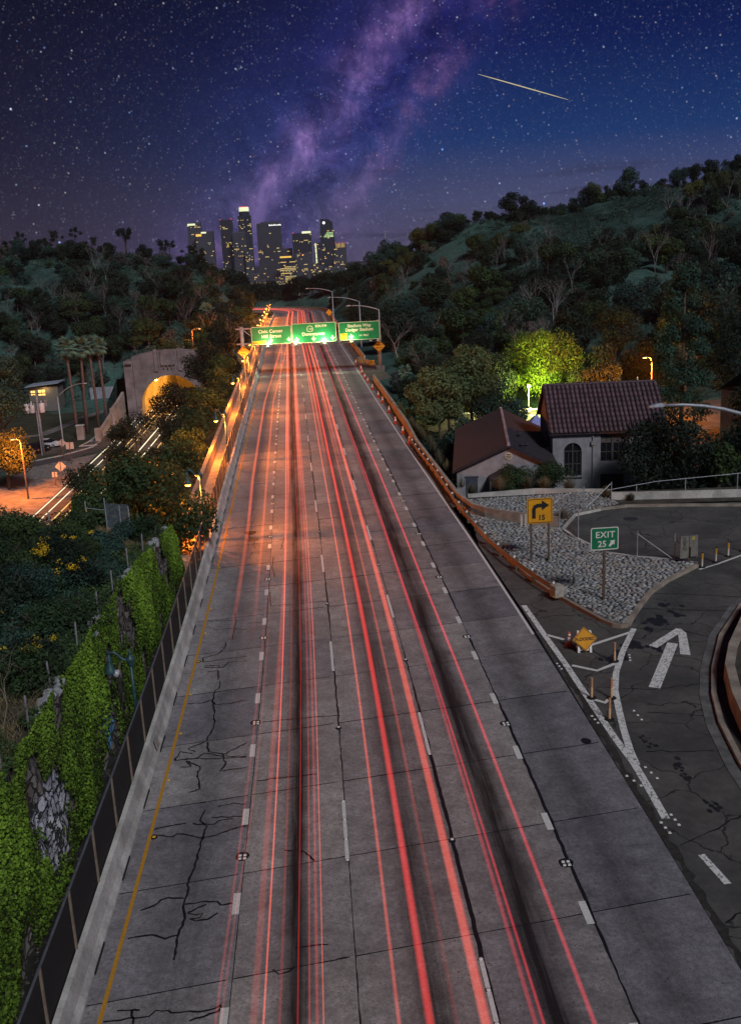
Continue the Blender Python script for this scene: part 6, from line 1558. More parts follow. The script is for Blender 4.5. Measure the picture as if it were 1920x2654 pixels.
backsign('orange lit back of the larger diamond sign on the gravel island', (-38.1, 145.7, LOW), 3.4, 0, .82, True)
backsign('orange lit back of the small round-cornered sign below the diamond', (-38.7, 144.2, LOW), 2.1, .75, .75)
hut = thing('utility_cabinet', 'pinkish concrete cabinet at the foot of the palms', 'cabinet', (-43.8, 184.6, LOW)); MB().box(0, 0, 1.3, 1.3, 1.1, 2.6).build('body', WW, hut); MB().box(0, 0, 2.66, 1.5, 1.3, .12).build('cap', CONC, hut)
lf = thing('boundary_wall', 'pale bluish boundary wall behind the palms beside the tunnel', 'wall', (0, 0, 0)); MB().box(-47.0, 231.5, gz(-47, 231.5) + .7, 9.5, .3, 3.6).build('wall_body', pm('bluish_wall', (.30, .31, .36), .9, .2, 1), lf)
for k in range(9): MB().box(-51.4 + 1.1 * k, 231.3, gz(-47, 231.5) + .7, .16, .16, 3.7).build('pier', MATS['bluish_wall'], lf)
hz_ = gz(-60.5, 226)
vh = thing('hillside_house', 'small flat roofed house with two lit yellow windows, far left', 'building', (-60.6, 226, -13.0))
MB().box(0, 2, 3.2, 6.4, 5, 6.0).build('walls', pm('house_wall', (.16, .15, .14), .9, .2), vh)
m_ = MB(); m_.prism_y([(-3.7, 6.35), (3.7, 6.95), (3.7, 7.15), (-3.7, 6.55)], -1.4, 5); m_.build('roof', pm('metal_roof', (.32, .36, .44), .5, .1), vh)
WINL = emis('warm_window', (1.0, .62, .16), 1.6)
for x, w_, h_ in ((-2.3, .9, 1.0), (-.4, 1.5, 1.25)):
    o = MB().box(x, -.53, 5.0, w_, .05, h_).build('window', WINL, vh); MB().box(x, -.57, 5.0, .07, .04, h_).build('frame', FRAME, o)
point('porch_light', (1, .6, .2), 90, (.6, -1.4, 5.8), vh, .2)

# ------------------------------------------------------------------ skyline
YS_ = 2300.0
TOWER = pm('tower_dark', (.030, .032, .044), .35, .2, .02); TOWERB = pm('tower_brown', (.055, .050, .060), .6, .15, .02); TOWERC = pm('tower_grey', (.075, .074, .098), .5, .2, .02)
DIM = emis('window_dim', (.26, .20, .30), .10); LIT = emis('window_lit', (1.0, .66, .18), .85); LIT2 = emis('window_pale', (.95, .86, .46), .75)
CROWNL = emis('crown_light', (.80, .84, .50), 1.1); GOLD = emis('gold_light', (1.0, .60, .10), .9); REDL = emis('beacon_red', (1.0, .06, .04), 3.0); SIGNL = emis('logo_white', (.95, .95, .92), 1.4); GRNL = emis('green_band', (.55, .85, .38), .7)
def tower(label, x0, x1, top, mat=TOWER, pl=.10, side=.16, dep=30, cols=None, rows=None, base=-34, seed=0, profile=None, bands=(), yoff=0, taper=0.0):
    """x0..x1 at 2300 m, a lit grid on the front and on the left flank"""
    rr = random.Random(seed + int(abs(x0) * 7)); w_ = x1 - x0; h = top - base
    t = thing('skyscraper', label, 'skyscraper', ((x0 + x1) / 2, YS_ + yoff, base))
    MB().box(0, dep / 2, h / 2, w_, dep, h).build('shaft', mat, t) if not profile else MB().prism_y(profile, 0, dep).build('shaft', mat, t)
    cols = cols or max(4, int(w_ / 1.9)); rows = rows or int(h / 3.0)
    g = {0: MB(), 1: MB(), 2: MB()}
    cw, rh = w_ / cols, (h - 3) / rows
    for r_ in range(rows):
        fl = rr.random(); zz = rh * (r_ + .5) + .5
        p = pl
        for (f0, f1, pv) in bands:
            if f0 <= r_ / rows <= f1: p = pv
        p *= .55
        if fl < .05: p = min(.9, p + .35)
        elif fl > .55: p *= .3
        run = 0
        for c_ in range(cols):
            x = -w_ / 2 + cw * (c_ + .5)
            if profile and not inpoly(x, zz, profile): continue
            if rr.random() < .65: on = rr.random() < p
            elif c_ == 0: on = rr.random() < p
            k = (1 if rr.random() < .75 else 2) if on else 0
            g[k].face([(x - cw * .36, -.12, zz - rh * .26), (x + cw * .36, -.12, zz - rh * .26), (x + cw * .36, -.12, zz + rh * .26), (x - cw * .36, -.12, zz + rh * .26)])
    for k, nm_, mt in ((0, 'unlit_windows', DIMG), (1, 'lit_windows', LIT), (2, 'pale_windows', LIT2)):
        if g[k].f: o = g[k].build(nm_, mt, t); o['kind'] = 'stuff'
    return t, h
DIMG = pm('dim_glass', (.030, .030, .042), .35, .2, .05)
def front(name, t, x, z, w_, h_, mat, d_=.5): return MB().box(x, -d_ / 2 - .15, z, w_, d_, h_).build(name, mat, t)
t, h = tower('leftmost skyline tower with a pale lit top band above the dark trees', -261.8, -232.3, 106.2, TOWERC, .05, bands=[(.9, 1, .0)]); front('crown_light', t, -5, h - 4, 17, 4, CROWNL)
t, h = tower('shorter slab with a glowing corner in front of the leftmost tower', -240.5, -203.2, 85.8, TOWERC, .16, yoff=-40); front('crown_light', t, -1, h - 3, 11, 3.4, CROWNL); front('corner_glow', t, -12, h - 8, 12, 5, GOLD)
t, h = tower('plain dark tower with red roof beacons, left of the tallest', -189.4, -163.2, 109.1, TOWER, .10); [front('beacon', t, x, h + .8, 1.2, 1.2, REDL) for x in (-12, 12)]
t, h = tower('tallest round topped tower with a glowing crown', -150.8, -122.5, 117.2, TOWER, .26, yoff=20, bands=[(.85, .9, .5)])
MB().lathe([(11.5, h), (11.5, h + 7), (10.6, h + 7.2), (10.6, h + 17)], 20, (0, 14, 0)).build('upper_drum', TOWER, t); MB().lathe([(10.9, h + 9), (10.9, h + 17.5), (10.4, h + 18)], 20, (0, 14, 0)).build('crown_light', CROWNL, t)
for k in range(5): MB().box(-8 + 4 * k, 3.4, h + 18.6, .9, .9, 1.4).build('beacon', REDL, t)
t, h = tower('bluish stepped tower in front of the tallest one', -162.0, -133.6, 81.6, TOWERC, .13, yoff=-30)
t, h = tower('lit lower wing at the foot of the tallest tower', -136.0, -120.5, 40.0, TOWERC, .32, yoff=-45, bands=[(.7, 1, .75)])
t, h = tower('broad ribbed dark tower with a white bank sign at its top right', -109.6, -56.6, 97.9, TOWERB, .06, cols=26, rows=36, bands=[(.80, .90, .28), (.5, .53, .55), (0, .12, .25)])
for k in range(27): MB().box(-26.4 + 2.03 * k, -.5, h / 2 - 2, .62, .9, h - 14).build('rib', TOWERC, t)
txt('BankofAmerica', 4.4, SIGNL, t, (14, -1.3, h - 6.2), bold=.03, name='bank_lettering'); MB().prism_y([(24.2, h - 6), (26, h - 4.6), (24.6, h - 3), (23, h - 4.6)], -1.6, -1.2).build('bank_logo', SIGNL, t); MB().box(2, 15, h + 1.2, 40, 20, 3.0).build('roof_plant', TOWERB, t)
t, h = tower('square dark tower with a pale sign bar on its top right corner', -32.7, 9.8, 73.0, TOWER, .08, bands=[(.82, .88, .7), (.66, .68, .4), (.40, .46, .4)]); front('sign_bar', t, 10.5, h + 1.2, 20, 4.6, CROWNL); front('beacon', t, -19, h + .8, 1.2, 1.2, REDL)
t, h = tower('squat tower with nearly every yellow window lit', -61.5, -28.2, 20.0, TOWER, 1.6, yoff=-60, cols=15, rows=15, bands=[(.88, 1, 0.0)]); front('gold_band', t, -4, h + 3.2, 25, 3.6, GOLD)
t, h = tower('low block of scattered lights right of the yellow windowed tower', -27.7, 8.9, 29.7, TOWERC, .20, yoff=-50); front('beacon', t, -2, h - 4, 2, 2, emis('orange_spot', (1, .35, .08), 3.0))
t, h = tower('small bluish block behind the yellow windowed tower', -57.0, -34.8, 42.6, TOWERC, .06, yoff=30)
t, h = tower('slim pale lit hotel edge beside the sail shaped tower', 14.2, 28.8, 50.7, TOWERC, .22, yoff=10); [front('lit_edge', t, -3.5 + .15 * k, h - 6 - 11 * k, 3.0, 10, CROWNL) for k in range(4)]
wprof = [(-16.6, 0), (16.6, 0), (16.2, 60), (14.6, 100), (11.4, 128), (2, 134), (-14.6, 135.4), (-16.6, 100)]
t, h = tower('sail shaped tower with a slim spire and a round white logo', 29.7, 63.0, 101.4, TOWER, .18, profile=wprof, bands=[(.66, .76, .35), (.86, 1, 0)], cols=15, rows=36)
MB().tube([(-14.5, 2, 134), (-15.5, 2, 164)], [.6, .25], 6).build('spire', STEEL, t)
m_ = MB(); m_.lathe([(3.0, -.4), (3.0, .4)], 16); o = m_.build('round_logo', SIGNL, t); o.location = (-7.5, -.6, 126.5); o.rotation_euler = (R(90), 0, 0)
for k in range(4): front('green_band', t, 1.5 + 1.0 * k, 96.5 + 2.8 * k, 22 - 2.4 * k, 1.5, GRNL)
t, h = tower('low terraced block with bright fins at the right end of the skyline', 60.6, 86.5, 47.7, TOWERC, .18, yoff=20); [front('lit_fin', t, -9 + 3 * k, h - 5, .8, 9, LIT) for k in range(7)]; [front('beacon', t, x, h + .6, 1.0, 1.0, REDL) for x in (-11, -3, 5, 12)]
t, h = tower('dim slab between the sail shaped tower and the right hillside', 56, 80, 14, TOWERC, .30, yoff=-30)
for i, (x0, x1, tp) in enumerate(((-122, -108, -8), (-66, -52, -16), (-2, 14, 8), (8, 30, 2), (-112, -60, -22), (30, 60, -2))):
    tower(('low lit block at the foot of the tallest towers', 'low block in the notch below the ribbed tower', 'low block below the square dark tower', 'low wide block left of the sail shaped tower', 'long low block at the base of the ribbed tower', 'low block below the sail shaped tower')[i], x0, x1, tp, TOWERC, .28, yoff=-90 - 10 * i, rows=6 + i, dep=20)
mt = thing('meteor', 'thin pale gold streak of a meteor in the upper right sky', 'meteor')
mp = [Vector((423.3, 2500, 417.4)).lerp(Vector((638.1, 2500, 352.4)), f) for f in np.linspace(0, 1, 9)]
MB().tube([tuple(p) for p in mp], [.25, .8, 1.05, 1.15, 1.15, 1.1, 1.0, .8, .3], 6).build('streak', emis('meteor_gold', (.85, .72, .40), .55), mt)

# ------------------------------------------------------------------ vegetation
def lobes_ellipsoid(n, cx, cy, cz, rx, ry, rz, r0, r1, seed):
    rr = random.Random(seed); out_ = []
    while len(out_) < n:
        a, b_, c_ = rr.uniform(-1, 1), rr.uniform(-1, 1), rr.uniform(-1, 1)
        q = a * a + b_ * b_ + c_ * c_
        if .25 < q < 1: out_.append((cx + a * rx, cy + b_ * ry, cz + c_ * rz, rr.uniform(r0, r1)))
    return out_
def trunk_mb(h, r, seed, limbs=4, spread=1.2, lean=.3):
    rr = random.Random(seed); m_ = MB()
    tx, ty = rr.uniform(-lean, lean), rr.uniform(-lean, lean)
    m_.tube([(0, 0, -.6), (tx * .3, ty * .3, h * .4), (tx, ty, h)], [r, r * .75, r * .35], 7)
    for i in range(limbs):
        a = rr.uniform(0, 6.28); z0 = h * rr.uniform(.4, .8); f = z0 / h
        m_.tube([(tx * f, ty * f, z0), (tx * f + math.cos(a) * spread * .5, ty * f + math.sin(a) * spread * .5, z0 + spread * .5), (tx * f + math.cos(a) * spread, ty * f + math.sin(a) * spread, z0 + spread * 1.2)], [r * .5, r * .32, r * .12], 5)
    return m_
def tree(name, label, cat, h, rx, rz, mat, n, size, seed, loc=(0, 0, 0), group=None, nl=14, trunk_r=.18, low_=.35, droop=0.0, ry=None, inner=.5, lr=(.28, .45), bark=None, aspect=.45):
    """h total height, crown rx wide and rz tall around its middle"""
    t = thing(name, label, cat, loc, 0, group)
    cz = h - rz
    L = lobes_ellipsoid(nl, 0, 0, cz, rx * .72, (ry or rx) * .72, rz * .72, rx * lr[0], rx * lr[1], seed)
    L += [(0, 0, cz, rx * .5)]
    trunk_mb(cz, trunk_r, seed, 5, rx * .55).build('trunk', bark or BARK, t, True)
    o = link('crown', crown('crown', L, n, size, mat, droop, inner, .8, aspect), t)
    return t
def bare_tree(name, label, h, seed, loc=(0, 0, 0), group=None, spread=.5, r=.13, depth=4, bark=None):
    rr = random.Random(seed); t = thing(name, label, 'tree', loc, 0, group); m_ = MB(); br = MB()
    def grow(p, d, ln, rad, lev):
        q = p + d * ln; mid = p + d * ln * .5 + Vector((rr.uniform(-1, 1), rr.uniform(-1, 1), rr.uniform(-.4, .4))) * ln * .10
        (m_ if lev == 0 else br).tube([tuple(p), tuple(mid), tuple(q)], [rad, rad * .8, rad * .62], 5 if lev < 2 else 3, caps=False)
        if lev >= depth: return
        for i in range(3 if lev < 2 else rr.choice((2, 2, 3))):
            v = Vector((rr.gauss(0, 1), rr.gauss(0, 1), rr.gauss(.25, .6))).normalized()
            nd = (d * rr.uniform(.5, 1.0) + v * spread * rr.uniform(.7, 1.5)).normalized()
            grow(q if i < 2 else mid, nd, ln * rr.uniform(.55, .85), rad * .6, lev + 1)
    grow(Vector((0, 0, -.3)), Vector((rr.uniform(-.15, .15), rr.uniform(-.15, .15), 1)).normalized(), h * .34, r, 0)
    m_.build('trunk', bark or PALEBARK, t, True); br.build('branches', bark or PALEBARK, t, True)
    return t
def euc(label, h, seed, loc=(0, 0, 0), group=None, mat=None):
    rr = random.Random(seed); t = thing('eucalyptus_tree', label, 'tree', loc, 0, group); m_ = MB(); L = []
    m_.tube([(0, 0, -.5), (.15, 0, h * .4), (.3, .1, h * .7)], [.2, .15, .08], 6)
    for i in range(7):
        a = rr.uniform(0, 6.28); z0 = h * rr.uniform(.35, .7); rd = h * rr.uniform(.10, .26); z1 = z0 + h * rr.uniform(.15, .32)
        e = (.2 + math.cos(a) * rd, math.sin(a) * rd, min(z1, h * .96)); m_.tube([(.2, 0, z0), ((.2 + e[0]) / 2, e[1] / 2, (z0 + e[2]) / 2 + .2), e], [.09, .06, .03], 4)
        L += [(e[0] + rr.uniform(-.4, .4), e[1] + rr.uniform(-.4, .4), e[2] + rr.uniform(-.3, .4), h * rr.uniform(.055, .10)) for _ in range(2)]
    m_.build('trunk', BARK, t, True); link('crown', crown('crown', L, 1500, .19, mat or LEAF_D, .25, .15, .75), t)
    return t
CAMV = (cr, cu, cf)
def in_view(x, y, z, mu=1.06, mv=1.03):
    d_ = Vector((x, y, z - CAMZ)); k = d_.dot(cf)
    if k < 3: return False
    return abs(d_.dot(cr) / k) < .372 * mu and abs(d_.dot(cu) / k) < .5145 * mv
# prototypes for the slopes (placed below as the first of their kind)
LEAFY = [tree(('dark_leafy_tree', 'teal_leafy_tree', 'green_leafy_tree', 'dark_leafy_tree_b', 'olive_leafy_tree')[i], '', 'tree', 6.2, 3.0, 2.7, m_, 3400, .19, 200 + i, nl=17, lr=(.18, .46)) for i, m_ in enumerate((LEAF_D, LEAF_T, LEAF_M, LEAF_D, LEAF_O))]  # generic leafy trees of no set species, differing only in leaf and seed
SHRUB = []
for i, m_ in enumerate((LEAF_D, LEAF_T, LEAF_M, LEAF_DG)):
    SHRUB.append(tree('shrub', '', 'shrub', 2.3, 1.7, 1.25, m_, 900, .19, 230 + i, nl=9, trunk_r=.06, lr=(.3, .5)))
BARE = [bare_tree('bare_tree', '', 7.5, 250 + i, r=.085, depth=5, spread=.42) for i in range(3)]
EUC = [euc('', 11, 270 + i) for i in range(3)]
USED = set()
def put(protos, x, y, sc, label, group, zoff=0, z=None, sq=None):
    p = random.choice(protos)
    if p.name in USED: o = copy_tree(p)
    else: o = p; USED.add(p.name)
    o['label'] = label; o['group'] = group
    if not group and 'group' in o: del o['group']
    o.location = (x, y, (gz(x, y) if z is None else z) + zoff); o.rotation_euler = (0, 0, random.uniform(0, 6.28))
    ux = random.uniform(.75, 1.3); o.scale = (sc * ux, sc * random.uniform(.8, 1.25), sc * (sq or random.uniform(.75, 1.25)))
    return o
def clump(x, y): return math.sin(x * .045 + 1.1) * math.cos(y * .038 + x * .02) + .55 * math.sin(x * .11 - y * .09 + 2)
def road_u(x, y): return x - shift(min(y, 345))
def scatter(n, xr, yr, protos, smin, smax, label, group, cond, thr=-.25, tries=9000):
    k = 0
    for _ in range(tries):
        if k >= n: break
        x, y = random.uniform(*xr), random.uniform(*yr); z = gz(x, y)
        if not cond(x, y, z) or clump(x, y) < thr + random.uniform(-.3, .3) or not in_view(x, y, z + 2, 1.1): continue
        put(protos, x, y, random.uniform(smin, smax), label, group); k += 1
RC = lambda x, y, z: road_u(x, y) > 15 and not (y < 150 and x > 12 and x < 62)
LC = lambda x, y, z: road_u(x, y) < -13 and (y > 206 or road_u(x, y) > -21) and not (x > -41 and x < -18 and y < 215 and y > 150) and not (-66 < x < -40 and y < 232)
scatter(84, (14, 150), (162, 235), LEAFY[:4], .8, 1.5, 'dark leafy tree at the foot of the right hillside', 'leafy trees at the foot of the right hillside', RC, -.9)
scatter(80, (20, 190), (225, 335), LEAFY, .6, 1.3, 'leafy tree in the scrub high on the right hillside', 'leafy trees high on the right hillside', RC, .05)
scatter(150, (16, 190), (165, 335), SHRUB, .8, 1.9, 'low dark shrub on the right hillside', 'shrubs on the right hillside', RC, -.1)
scatter(70, (14, 130), (158, 290), BARE, .8, 1.3, 'pale bare branching tree on the right hillside', 'bare trees on the right hillside', RC, -.5)
scatter(70, (-100, -16), (206, 275), [LEAFY[0], LEAFY[3], LEAFY[2]], .8, 1.5, 'dark leafy tree at the foot of the left hillside', 'leafy trees at the foot of the left hillside', LC, -.9)
scatter(56, (-110, -18), (255, 335), [LEAFY[0], LEAFY[3], LEAFY[1]], .6, 1.1, 'leafy tree in the scrub high on the left hillside', 'leafy trees high on the left hillside', LC, .0)
scatter(90, (-110, -18), (210, 335), SHRUB, .8, 1.8, 'low dark shrub on the left hillside', 'shrubs on the left hillside', LC, -.1)
scatter(60, (-100, -15), (190, 285), BARE, .8, 1.35, 'pale bare branching tree on the left hillside', 'bare trees on the left hillside', LC, -.6)
# ridge silhouettes
for i, f in enumerate(np.linspace(0, 1, 30)):
    x = -110 + 84 * f; y = 328 - 14 * f + random.uniform(-5, 6)
    put(EUC if random.random() < .62 else LEAFY[:1], x + random.uniform(-2, 2), y, random.uniform(.6, 1.0), 'airy dark tree on the skyline of the left ridge', 'trees along the left ridge')
RXY = [(140, 331), (134, 331), (128, 330), (121, 331), (114, 330), (107, 330), (101, 330), (95, 329), (90, 327), (84, 326), (78, 324), (72, 322), (67, 321), (62, 320), (57, 320), (52, 321), (48, 325), (44, 331), (41, 340), (37, 352), (32, 366), (27, 380), (21, 402), (14, 430), (147, 332), (154, 332)]
for x, y in RXY:
    for k in range(4 if x > 85 else 3):
        big = x > 118 or x < 50 or 60 < x < 68
        put([LEAFY[0], LEAFY[3], SHRUB[0], LEAFY[1]], x + random.uniform(-3, 3), y + random.uniform(-5, 4), random.uniform(.8, 1.3) if big else random.uniform(.4, .8), 'dark tree or bush on the skyline of the right ridge', 'trees along the right ridge')
for i in range(44):
    x = random.uniform(-32, 34); y = random.uniform(412, 446)
    put(LEAFY[:1] + LEAFY[3:4], x, y + (6 if -20 < x < 12 else 0), random.uniform(1.5, 2.0) * (1.25 if x > 12 or x < -16 else .92), 'dark tree beyond the freeway bend', 'trees beyond the freeway bend', z=-6.5 + abs(x) * .16)
for k in range(30):
    t_ = random.uniform(185, 338); 
    put([LEAFY[0], LEAFY[3], SHRUB[0]], shift(t_) - random.uniform(11.8, 18), t_, random.uniform(.75, 1.3), 'dark tree crowding the walkway below the left hill', 'dark trees beside the far walkway')
for k in range(26):
    t_ = random.uniform(182, 338)
    put([LEAFY[0], LEAFY[3], SHRUB[0], SHRUB[2]], shift(t_) + random.uniform(14.5, 22), t_, random.uniform(.7, 1.25), 'dark tree beside the far right barrier', 'dark trees along the far right barrier')
for i in range(64):
    a = random.uniform(.02, 1.45); rad = RB + random.uniform(15.5, 44); x, y = shift(345) - RB + rad * math.cos(a), T0 + rad * math.sin(a)
    if x < -12: continue
    put([LEAFY[0], LEAFY[3], LEAFY[1], SHRUB[0]], x, y, random.uniform(.8, 1.5), 'dark tree on the slope outside the freeway bend', 'trees outside the freeway bend')
# undergrowth on both slopes, too fine to count
def undergrowth(n, xr, yr, cond, mat, name, size=.22, per=16, rad=(.5, 1.3)):
    P = []
    for _ in range(n * 8):
        if len(P) >= n: break
        x, y = random.uniform(*xr), random.uniform(*yr); z = gz(x, y)
        if cond(x, y, z) and in_view(x, y, z + 1) and clump(x * 1.7 + 9, y * 1.6) > random.uniform(-.9, .5): P.append((x, y, z, random.uniform(*rad)))
    P = np.array(P); idx = np.repeat(np.arange(len(P)), per); m = len(idx)
    D = RNG.normal(size=(m, 3)); D /= np.linalg.norm(D, axis=1, keepdims=True); D[:, 2] = np.abs(D[:, 2])
    Cc = P[idx, :3] + D * P[idx, 3:4] * np.array([1, 1, .75]) * (.5 + .55 * RNG.uniform(0, 1, (m, 1)))
    sh_ = np.clip(RNG.uniform(0, 1, len(P))[idx] * .6 + RNG.uniform(0, .4, m), 0, 1)
    s_ = size * RNG.uniform(.6, 1.5, m)
    o = link(name, leaf_mesh(name, Cc, D + RNG.normal(size=(m, 3)) * .5 + np.array([0, 0, .3]), s_, s_ * .5, mat, sh_), None, 'stuff')
    return o
undergrowth(4600, (15, 190), (160, 340), RC, LEAF_T, 'undergrowth', .25, 18, (.6, 2.0))
undergrowth(900, (15, 190), (160, 340), RC, LEAF_DG, 'dry_undergrowth', .2)
undergrowth(3400, (-115, -14), (205, 340), LC, LEAF_T, 'undergrowth', .25, 18, (.6, 2.0))
undergrowth(700, (-115, -14), (205, 340), LC, LEAF_DG, 'dry_undergrowth', .2)

# trees that can be told apart -------------------------------------------------
NEAR = 1
tree('broadleaf_tree', 'big dark green tree leaning over the left fence beside the walkway', 'tree', 9.4, 4.9, 4.6, LEAF_M, 20000, .15, 301, (-11.3, 61.2, -2.0), nl=26, trunk_r=.3, lr=(.22, .36), droop=.3)
tree('broadleaf_tree', 'dark bushy tree left of the big tree, behind the wire fence', 'tree', 7.0, 3.6, 3.2, LEAF_D, 7000, .16, 302, (-18.5, 66, -4.5), nl=18, trunk_r=.2)
tree('broadleaf_tree', 'dusky bluish bush between the big tree and the wire fence', 'tree', 5.2, 2.6, 2.4, LEAF_T, 4500, .14, 303, (-15.6, 62, -2.2), nl=14, trunk_r=.15)
tree('broadleaf_tree', 'dark tree behind the wire fence at the far left', 'tree', 7.5, 3.8, 3.4, LEAF_D, 6000, .18, 304, (-24, 72, -7.5), nl=16)
tree('broadleaf_tree', 'small dark conical tree above the gravel, beside the light trails', 'tree', 8.0, 2.8, 3.8, LEAF_D, 5000, .17, 305, (-21.5, 82, -9.5), nl=16)
tree('broadleaf_tree', 'dark tree in front of the lowest headlight trails', 'tree', 8.5, 3.8, 3.8, LEAF_D, 6000, .2, 306, (-21.5, 96, -10.5), nl=16)
tree('broadleaf_tree', 'dark tree below the orange lit bushes of the walkway', 'tree', 8.0, 3.6, 3.6, LEAF_D, 5500, .2, 307, (-16.5, 92, -6), nl=16)
for i, (x, y, z, h, r_) in enumerate(((-12.2, 78, -1.8, 5.4, 2.2), (-12.4, 88, -2.0, 5.8, 2.6), (-12.6, 97, -2.4, 5.2, 2.4), (-13.2, 107, -2.4, 5.6, 2.6), (-13.5, 118, -2.6, 6, 2.8), (-13.9, 130, -2.6, 6.2, 2.8), (-14.2, 142, -3, 6, 2.6), (-14.6, 156, -3, 6.4, 3.0), (-15.2, 170, -3, 6.4, 3))):
    tree('broadleaf_tree', ('nearest orange lit bush outside the walkway parapet', 'second orange lit bush along the parapet', 'third orange lit bush along the parapet', 'fourth orange lit bush along the parapet', 'fifth orange lit bush along the parapet', 'sixth orange lit bush, below the left diamond sign', 'seventh bush along the parapet, just past the diamond sign', 'eighth bush along the parapet, below the gantry end', 'ninth bush along the parapet, past the gantry')[i], 'bush', h, r_, h * .42, LEAF_M, 2600, .17, 310 + i, (x, y, z), nl=12, trunk_r=.1)['group'] = 'bushes outside the walkway parapet'
for i, (x, y, h, r_, m_, n_, lab) in enumerate(((-20.6, 152, 13.2, 4.2, LEAF_D, 5000, 'dark tree hiding the right side of the tunnel mouth'), (-29.5, 160, 8.8, 3.8, LEAF_D, 1500, 'thin leafed tree through which the tunnel glow shows'), (-26.5, 172, 9.5, 3.4, LEAF_D, 1300, 'sparse tree in front of the tunnel arch'), (-32.5, 166, 6.4, 3.2, LEAF_D, 2400, 'dark tree against the left foot of the tunnel arch'), (-18.6, 172, 14.5, 4.2, LEAF_D, 5200, 'tall dark tree right of the tunnel portal'), (-19.5, 186, 15, 4.8, LEAF_D, 5200, 'dark tree between the tunnel portal and the walkway'), (-28, 140, 7.2, 3.0, LEAF_D, 2000, 'sparse low tree across the headlight trails'), (-30.5, 126, 7.0, 3.0, LEAF_D, 2600, 'dark shrub tree at the near end of the headlight trails'), (-20.5, 122, 9, 3.6, LEAF_D, 4600, 'dark tree on the bank below the third lantern'), (-20, 110, 8.6, 3.6, LEAF_D, 4600, 'dark tree on the bank below the second lantern'), (-19.5, 142, 9.5, 3.6, LEAF_D, 4600, 'dark tree on the bank below the fourth lantern'))):
    tree('broadleaf_tree', lab, 'tree', h, r_, h * .36, m_, n_, .2, 330 + i, (x, y, LOW if y < 200 and x < -21 else gz(x, y)), nl=15, trunk_r=.16, inner=.35)
tree('broadleaf_tree', 'orange lit leafy tree under the lamp at the left edge', 'tree', 9.2, 4.6, 4.2, LEAF_O, 9000, .19, 350, (-45.2, 143.5, LOW), nl=22, trunk_r=.25)
tree('broadleaf_tree', 'tall shaggy olive tree at the left edge above the orange lamp', 'tree', 19.5, 5.2, 6.4, LEAF_T, 9000, .22, 351, (-49.5, 158, LOW), nl=26, trunk_r=.35)
tree('broadleaf_tree', 'dark orange rimmed bush at the lower left by the side street', 'bush', 5.2, 3.4, 2.4, LEAF_O, 4200, .18, 352, (-33.5, 108, LOW), nl=14)
for i, (x, y, s_) in enumerate(((-30.5, 216, 1.0), (-27.2, 219.5, .8), (-24.5, 219, 1.0), (-32.5, 220, .9))):
    tree('shrub', ('orange lit conical shrub above the tunnel crest', 'yellow lit shrub above the tunnel arch', 'orange lit shrub right of the lamp over the tunnel', 'dim orange shrub left of the tunnel crest')[i], 'shrub', 4.6 * s_, 1.7 * s_, 2.0 * s_, LEAF_O, 1500, .18, 356 + i, (x, y, gz(x, y)), nl=9, trunk_r=.08)
# right-hand side
for i, (x, y, h, r_, rz_, m_, n_, lab, dr) in enumerate((
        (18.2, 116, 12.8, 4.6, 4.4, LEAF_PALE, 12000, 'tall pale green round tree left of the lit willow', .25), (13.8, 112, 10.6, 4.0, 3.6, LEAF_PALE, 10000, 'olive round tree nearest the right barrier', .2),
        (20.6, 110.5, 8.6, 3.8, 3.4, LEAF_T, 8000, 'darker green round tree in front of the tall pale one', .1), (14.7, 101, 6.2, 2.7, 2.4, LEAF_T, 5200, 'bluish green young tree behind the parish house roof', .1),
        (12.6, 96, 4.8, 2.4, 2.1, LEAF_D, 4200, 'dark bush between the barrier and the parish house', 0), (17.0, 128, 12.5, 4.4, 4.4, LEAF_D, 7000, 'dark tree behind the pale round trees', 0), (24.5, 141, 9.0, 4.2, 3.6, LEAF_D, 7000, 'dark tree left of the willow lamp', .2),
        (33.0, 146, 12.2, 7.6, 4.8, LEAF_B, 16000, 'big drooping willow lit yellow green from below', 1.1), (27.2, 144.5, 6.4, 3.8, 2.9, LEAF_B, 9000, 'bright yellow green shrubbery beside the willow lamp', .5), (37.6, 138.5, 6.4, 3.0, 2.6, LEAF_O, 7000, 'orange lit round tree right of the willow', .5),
        (41.0, 139, 6.8, 2.2, 1.8, LEAF_O, 3000, 'small orange lit bush under the bright lamp', .2), (27.3, 75.6, 10.4, 4.8, 5.0, LEAF_D, 16000, 'large dark feathery tree in front of the church', .8), (32.8, 77.0, 10, 4.4, 4.6, LEAF_D, 10000, 'dark feathery tree cut by the right edge', .8), (30.6, 73.6, 5.4, 1.6, 1.7, LEAF_M, 3200, 'lighter green drooping bush at the front of the dark trees', .6),
        (49.5, 118, 17, 5.0, 6.5, LEAF_D, 8000, 'dark tree at the right edge behind the bright lamp', .3), (44.0, 95, 10, 4.2, 4.2, LEAF_D, 8000, 'dark tree hiding the tile roofed house', .3), (52, 138, 18, 5.2, 6.0, LEAF_D, 8000, 'olive topped tree at the right edge below the hill', .2), (36.5, 150, 11, 4.0, 4.0, LEAF_D, 5000, 'dark tree behind the orange lit round tree', 0), (46, 152, 15, 4.6, 5, LEAF_D, 6000, 'dark tree behind the bright orange lamp', 0))):
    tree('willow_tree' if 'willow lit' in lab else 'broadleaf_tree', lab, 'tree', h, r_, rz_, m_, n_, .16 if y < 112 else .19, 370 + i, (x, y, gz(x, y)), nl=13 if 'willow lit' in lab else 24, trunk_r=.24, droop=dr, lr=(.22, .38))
t = thing('pine_tree', 'tall dark pine rising behind the bright lamp at the right', 'tree', (42.2, 113, -4.7))
trunk_mb(19, .3, 9, 0).build('trunk', BARK, t, True)
L = []
